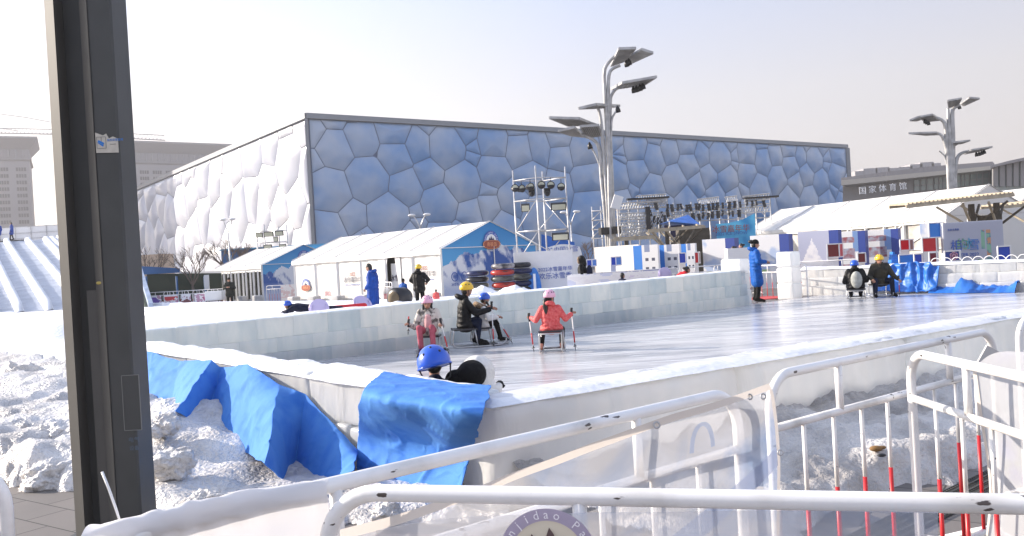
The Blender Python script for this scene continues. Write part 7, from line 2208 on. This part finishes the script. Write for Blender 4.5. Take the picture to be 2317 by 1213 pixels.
# big black roll
g = MB(); c = P(905, 674, 28); g.tube([c + Vector((-.17, -.2, 0)), c + Vector((-.15, -.17, 0)), c + Vector((.1, .2, 0)), c + Vector((.16, .3, 0))], [.2, .34, .34, .28], 20); rl = g.build('rubber_roll', M['tubeb'], None, True); tag(rl, 'big round dark rubber roll lying behind the ice wall beside the tent opening', 'rubber roll')
g = MB(); g.ball(c + Vector((-.15, -.18, 0)), (.22, .22, .22), 14, 8); g.build('inner_core', mat('brown_foam', (.16, .12, .07), .9), rl, True)
# man in black with a cap at the smaller tent
kp = P(522, 696, 49); kp.z = .0
person('man in black uniform and cap standing before the glazed tent', kp, -85, mer(STAND, dict(elL=(-.3, .05, 1.15), elR=(.3, .05, 1.15), haL=(-.08, .24, 1.2), haR=(.1, .24, 1.2))), 1.0, 'c_green', 'c_dark', 'c_dark', .35, None, 'short', None, .02, 1.25, 0, .2, hat='cap', detail=False)
# people on the slide platform
for px, yw_, lb in ((28, 200, 'man in a long blue coat standing on top of the ice slide'), (-1, 160, 'person in blue at the left edge on top of the ice slide')):
    q = P(px, 546, 83.2); q.z = zt_s + .1
    person(lb, q, yw_, mer(STAND, dict(anL=(-.1, -.12, .09), knL=(-.1, -.02, .5), anR=(.12, .2, .09), toR=(.12, .38, .04), knR=(.12, .16, .5))), 1.0, 'c_royal', 'c_dark', 'c_dark', .6, None, 'short', None, .024, 1.35, detail=False)
# hooded woman behind the far wall
hp = P(1322, 690, 29); hp.z = .0
def bpk(t, J, s):
    g_ = MB(); g_.ball(J['chest'] + Vector((0, -.25, -.12)), (.17, .1, .24), 14, 10); local_part(t, g_, 'backpack', 'c_navy')
person('person in black coat with fur hood up and navy backpack behind the far wall', hp, 160, STAND, .98, 'c_black', 'c_dark', 'c_dark', .4, None, None, None, .018, 1.2, hat='hoodup', extra=bpk, detail=False)
hp = P(1409, 650, 26); hp.z = -.02
person('brown-haired child whose head just shows over the far wall below the tall lamp', hp, 30, STAND, .66, 'c_navy', 'c_dark', 'c_dark', .1, None, 'short', None, .018, 1.1, detail=False)
hp = P(1530, 650, 26); hp.z = .0
person('child in red bending behind the far wall beside the lilac disc', hp, 10, mer(STAND, dict(chest=(0, .25, 1.12), neck=(0, .36, 1.2), head=(0, .46, 1.32), shL=(-.18, .28, 1.18), shR=(.18, .28, 1.18), elL=(-.25, .3, .95), elR=(.25, .3, .95), haL=(-.2, .5, .9), haR=(.2, .5, .9))), .84, 'c_red', 'c_dark', 'c_dark', .1, None, 'bun', None, .018, 1.2, detail=True)
for px, py, mt, lb in ((1686, 578, 'c_red', 'person in dark red sitting behind the display table near the stage backdrop'), (1668, 584, 'c_dark', 'person in black sitting left of the one in dark red')):
    q = P(px, py, 36); q.z = q.z - .75
    person(lb, q, 170, sitpose(.5, .1, .3), .9, mt, 'c_dark', 'c_dark', .1, None, 'bun', None, .022, 1.2, detail=False)
g = MB(); q = P(1672, 597, 35.4); g.box((q.x, 35.4, .9), (1.0, .5, 1.8 * .9)); o = g.build('reception_desk', M['em_white'], None); tag(o, 'white desk before the two seated people by the backdrop', 'desk')
# child lying on the snow
LY = dict(pel=(0, 0, .17), chest=(0, .38, .2), neck=(0, .52, .24), head=(0, .68, .28), shL=(-.16, .46, .2), shR=(.16, .46, .2), elL=(-.26, .62, .1), elR=(.26, .62, .1), haL=(-.16, .8, .08), haR=(.16, .8, .08),
          hipL=(-.09, -.03, .16), hipR=(.09, -.03, .16), knL=(-.11, -.42, .14), knR=(.11, -.42, .14), anL=(-.1, -.8, .12), anR=(.1, -.8, .12), toL=(-.1, -.92, .06), toR=(.1, -.92, .06))
q = G(700, 712, SFZ); q.z = SFZ + .05
person('child in blue helmet lying face down on the snow beyond the ice wall', q, 178, LY, .95, 'c_navy', 'c_plum', 'c_dark', 0, 'h_blue', 'short', None, .018, 1.15, detail=False)
M['lilac'] = mat('lilac_plastic', (.50, .44, .66), .35)
def disc(px, py, d, rx, tilt, yaw, label, z=None):
    c = P(px, py, d); rt = Matrix.Rotation(yaw, 3, 'Z') @ Matrix.Rotation(tilt, 3, 'X')
    t = thing('snow_disc', label, 'sled disc', tuple(c), 0, 'lilac snow discs')
    g_ = MB(); g_.tube([c + rt @ Vector((0, 0, -.03)), c, c + rt @ Vector((0, 0, .03)), c + rt @ Vector((0, 0, .035))], [rx * .8, rx, rx, rx * .95], 28); g_.build('shell', M['lilac'], t, True)
    for s in (-1, 1):
        g_ = MB(); g_.tube([c + rt @ Vector((s * rx * .7, -.1, .03)), c + rt @ Vector((s * rx * .75, 0, .07)), c + rt @ Vector((s * rx * .7, .1, .03))], .015, 6); g_.build('handle', M['lilac'], t, True)
disc(722, 699, 20.5, .24, R(75), .1, 'lilac snow disc standing upright beside the lying child')
disc(820, 689, 23, .27, R(55), .7, 'lilac snow disc tilted in front of the man in royal blue')
disc(1504, 620, 28, .22, R(85), 0, 'lilac snow disc standing behind the far wall beside the child in red')
g = MB(); q = P(785, 696, 21.5); g.capsule(q + Vector((-.42, 0, 0)), q + Vector((.42, .1, .02)), .07, .07); o = g.build('snow_board', M['crim'], None, True); tag(o, 'long red sled lying on the snow between the two lilac discs', 'sled')
q = P(752, 698, 21.2); g = MB(); g.capsule(q + Vector((-.2, 0, 0)), q + Vector((.2, .05, -.02)), .09, .07); o = g.build('bag', M['c_navy'], None, True); tag(o, 'small navy bundle on the snow between the lilac disc and the red sled', 'bag')
g = MB(); q = G(330, 722, SFZ); g.ball(q, (.16, .1, .04), 10, 6); o = g.build('scarf', M['crim'], None, True); tag(o, 'small red cloth dropped on the snow right of the pole', 'cloth')
# the two near heads behind the wall corner
q = P(982, 820, 7.05); q.z = IZ
hz = P(982, 818, 7.05).z
ps = mer(sitpose(.16, .12, .34), dict(head=(0, .14, (hz - IZ) / .85 - .03), neck=(0, .1, (hz - IZ) / .85 - .2), chest=(0, .06, .42), shL=(-.18, .08, .5), shR=(.18, .08, .5)))
person('child in a royal blue helmet sitting just inside the wall corner, head bowed', q, 96, ps, .85, 'c_navy', 'c_dark', 'c_dark', .1, None, 'short', None, .012, 1.0, 0, .2, detail=False)
_pp = [o for o in bpy.data.objects if o.name.startswith('person') and o.parent is None][-1]
_pp.name = 'person'
hm = P(982, 821, 7.0)
hh = helmet_on(_pp, (0, 0, 0), (0, 1, 0), 'h_blue', .15)
hh.location = Matrix.Rotation(-_pp.rotation_euler.z, 3, 'Z') @ (hm - Vector(_pp.location))
hh.rotation_euler = (R(-12), R(-10), R(0))
q2 = P(1058, 842, 7.1); q2.z = IZ; hz = P(1058, 842, 7.1).z
def bigcap(t, J, s):
    g_ = MB(); n0 = 26
    c = J['head'] + Vector((0, 0, .0)); 
    g_.ball(c + Vector((.03, -.02, .01)), (.125, .13, .12), 24, 14)
    g_.ball(c + Vector((-.11, 0, -.03)), (.09, .1, .085), 16, 10); g_.ball(c + Vector((-.05, 0, -.06)), (.14, .12, .08), 16, 10)
    o_ = local_part(t, g_, 'tmp_cap', 'c_dark')
    md = o_.modifiers.new('r', 'REMESH'); md.mode = 'VOXEL'; md.voxel_size = .012; md.use_smooth_shade = True
    o_.modifiers.new('s', 'SMOOTH').iterations = 8; o_.name = 'hood'
    g_ = MB(); g_.ball(c + Vector((.06, .12, .0)), (.15, .14, .15), 20, 12); g_.ball(c + Vector((.05, .1, -.14)), (.17, .16, .16), 20, 12)
    o_ = local_part(t, g_, 'tmp_j', 'c_white'); md = o_.modifiers.new('r', 'REMESH'); md.mode = 'VOXEL'; md.voxel_size = .014; md.use_smooth_shade = True; o_.name = 'raised_collar'
ps = mer(sitpose(.16, .05, .3), dict(head=(0, .05, (hz - IZ) / .85), neck=(0, .05, (hz - IZ) / .85 - .16), chest=(0, .05, .4), shL=(-.16, .06, .46), shR=(.16, .06, .46)))
person('person in black hood and white jacket crouching at the wall corner', q2, 85, ps, .8, 'c_white', 'c_dark', 'c_dark', .1, None, None, None, .012, .95, detail=False, extra=bigcap, gloves='c_dark')
# ================================================================== winter haze
hz_ = MB(); hz_.box((0, 1100, 54), (3100, 2900, 110))
hm_ = bpy.data.materials.new('haze_air'); hm_.use_nodes = True
_n = hm_.node_tree.nodes; _n.remove(_n['Principled BSDF'])
_v = _n.new('ShaderNodeVolumePrincipled'); _v.inputs['Density'].default_value = 0.0005; _v.inputs['Color'].default_value = (.9, .88, .88, 1); _v.inputs['Anisotropy'].default_value = 0.3
hm_.node_tree.links.new(_v.outputs[0], _n['Material Output'].inputs['Volume'])
o = hz_.build('haze', hm_, None); o['kind'] = 'stuff'
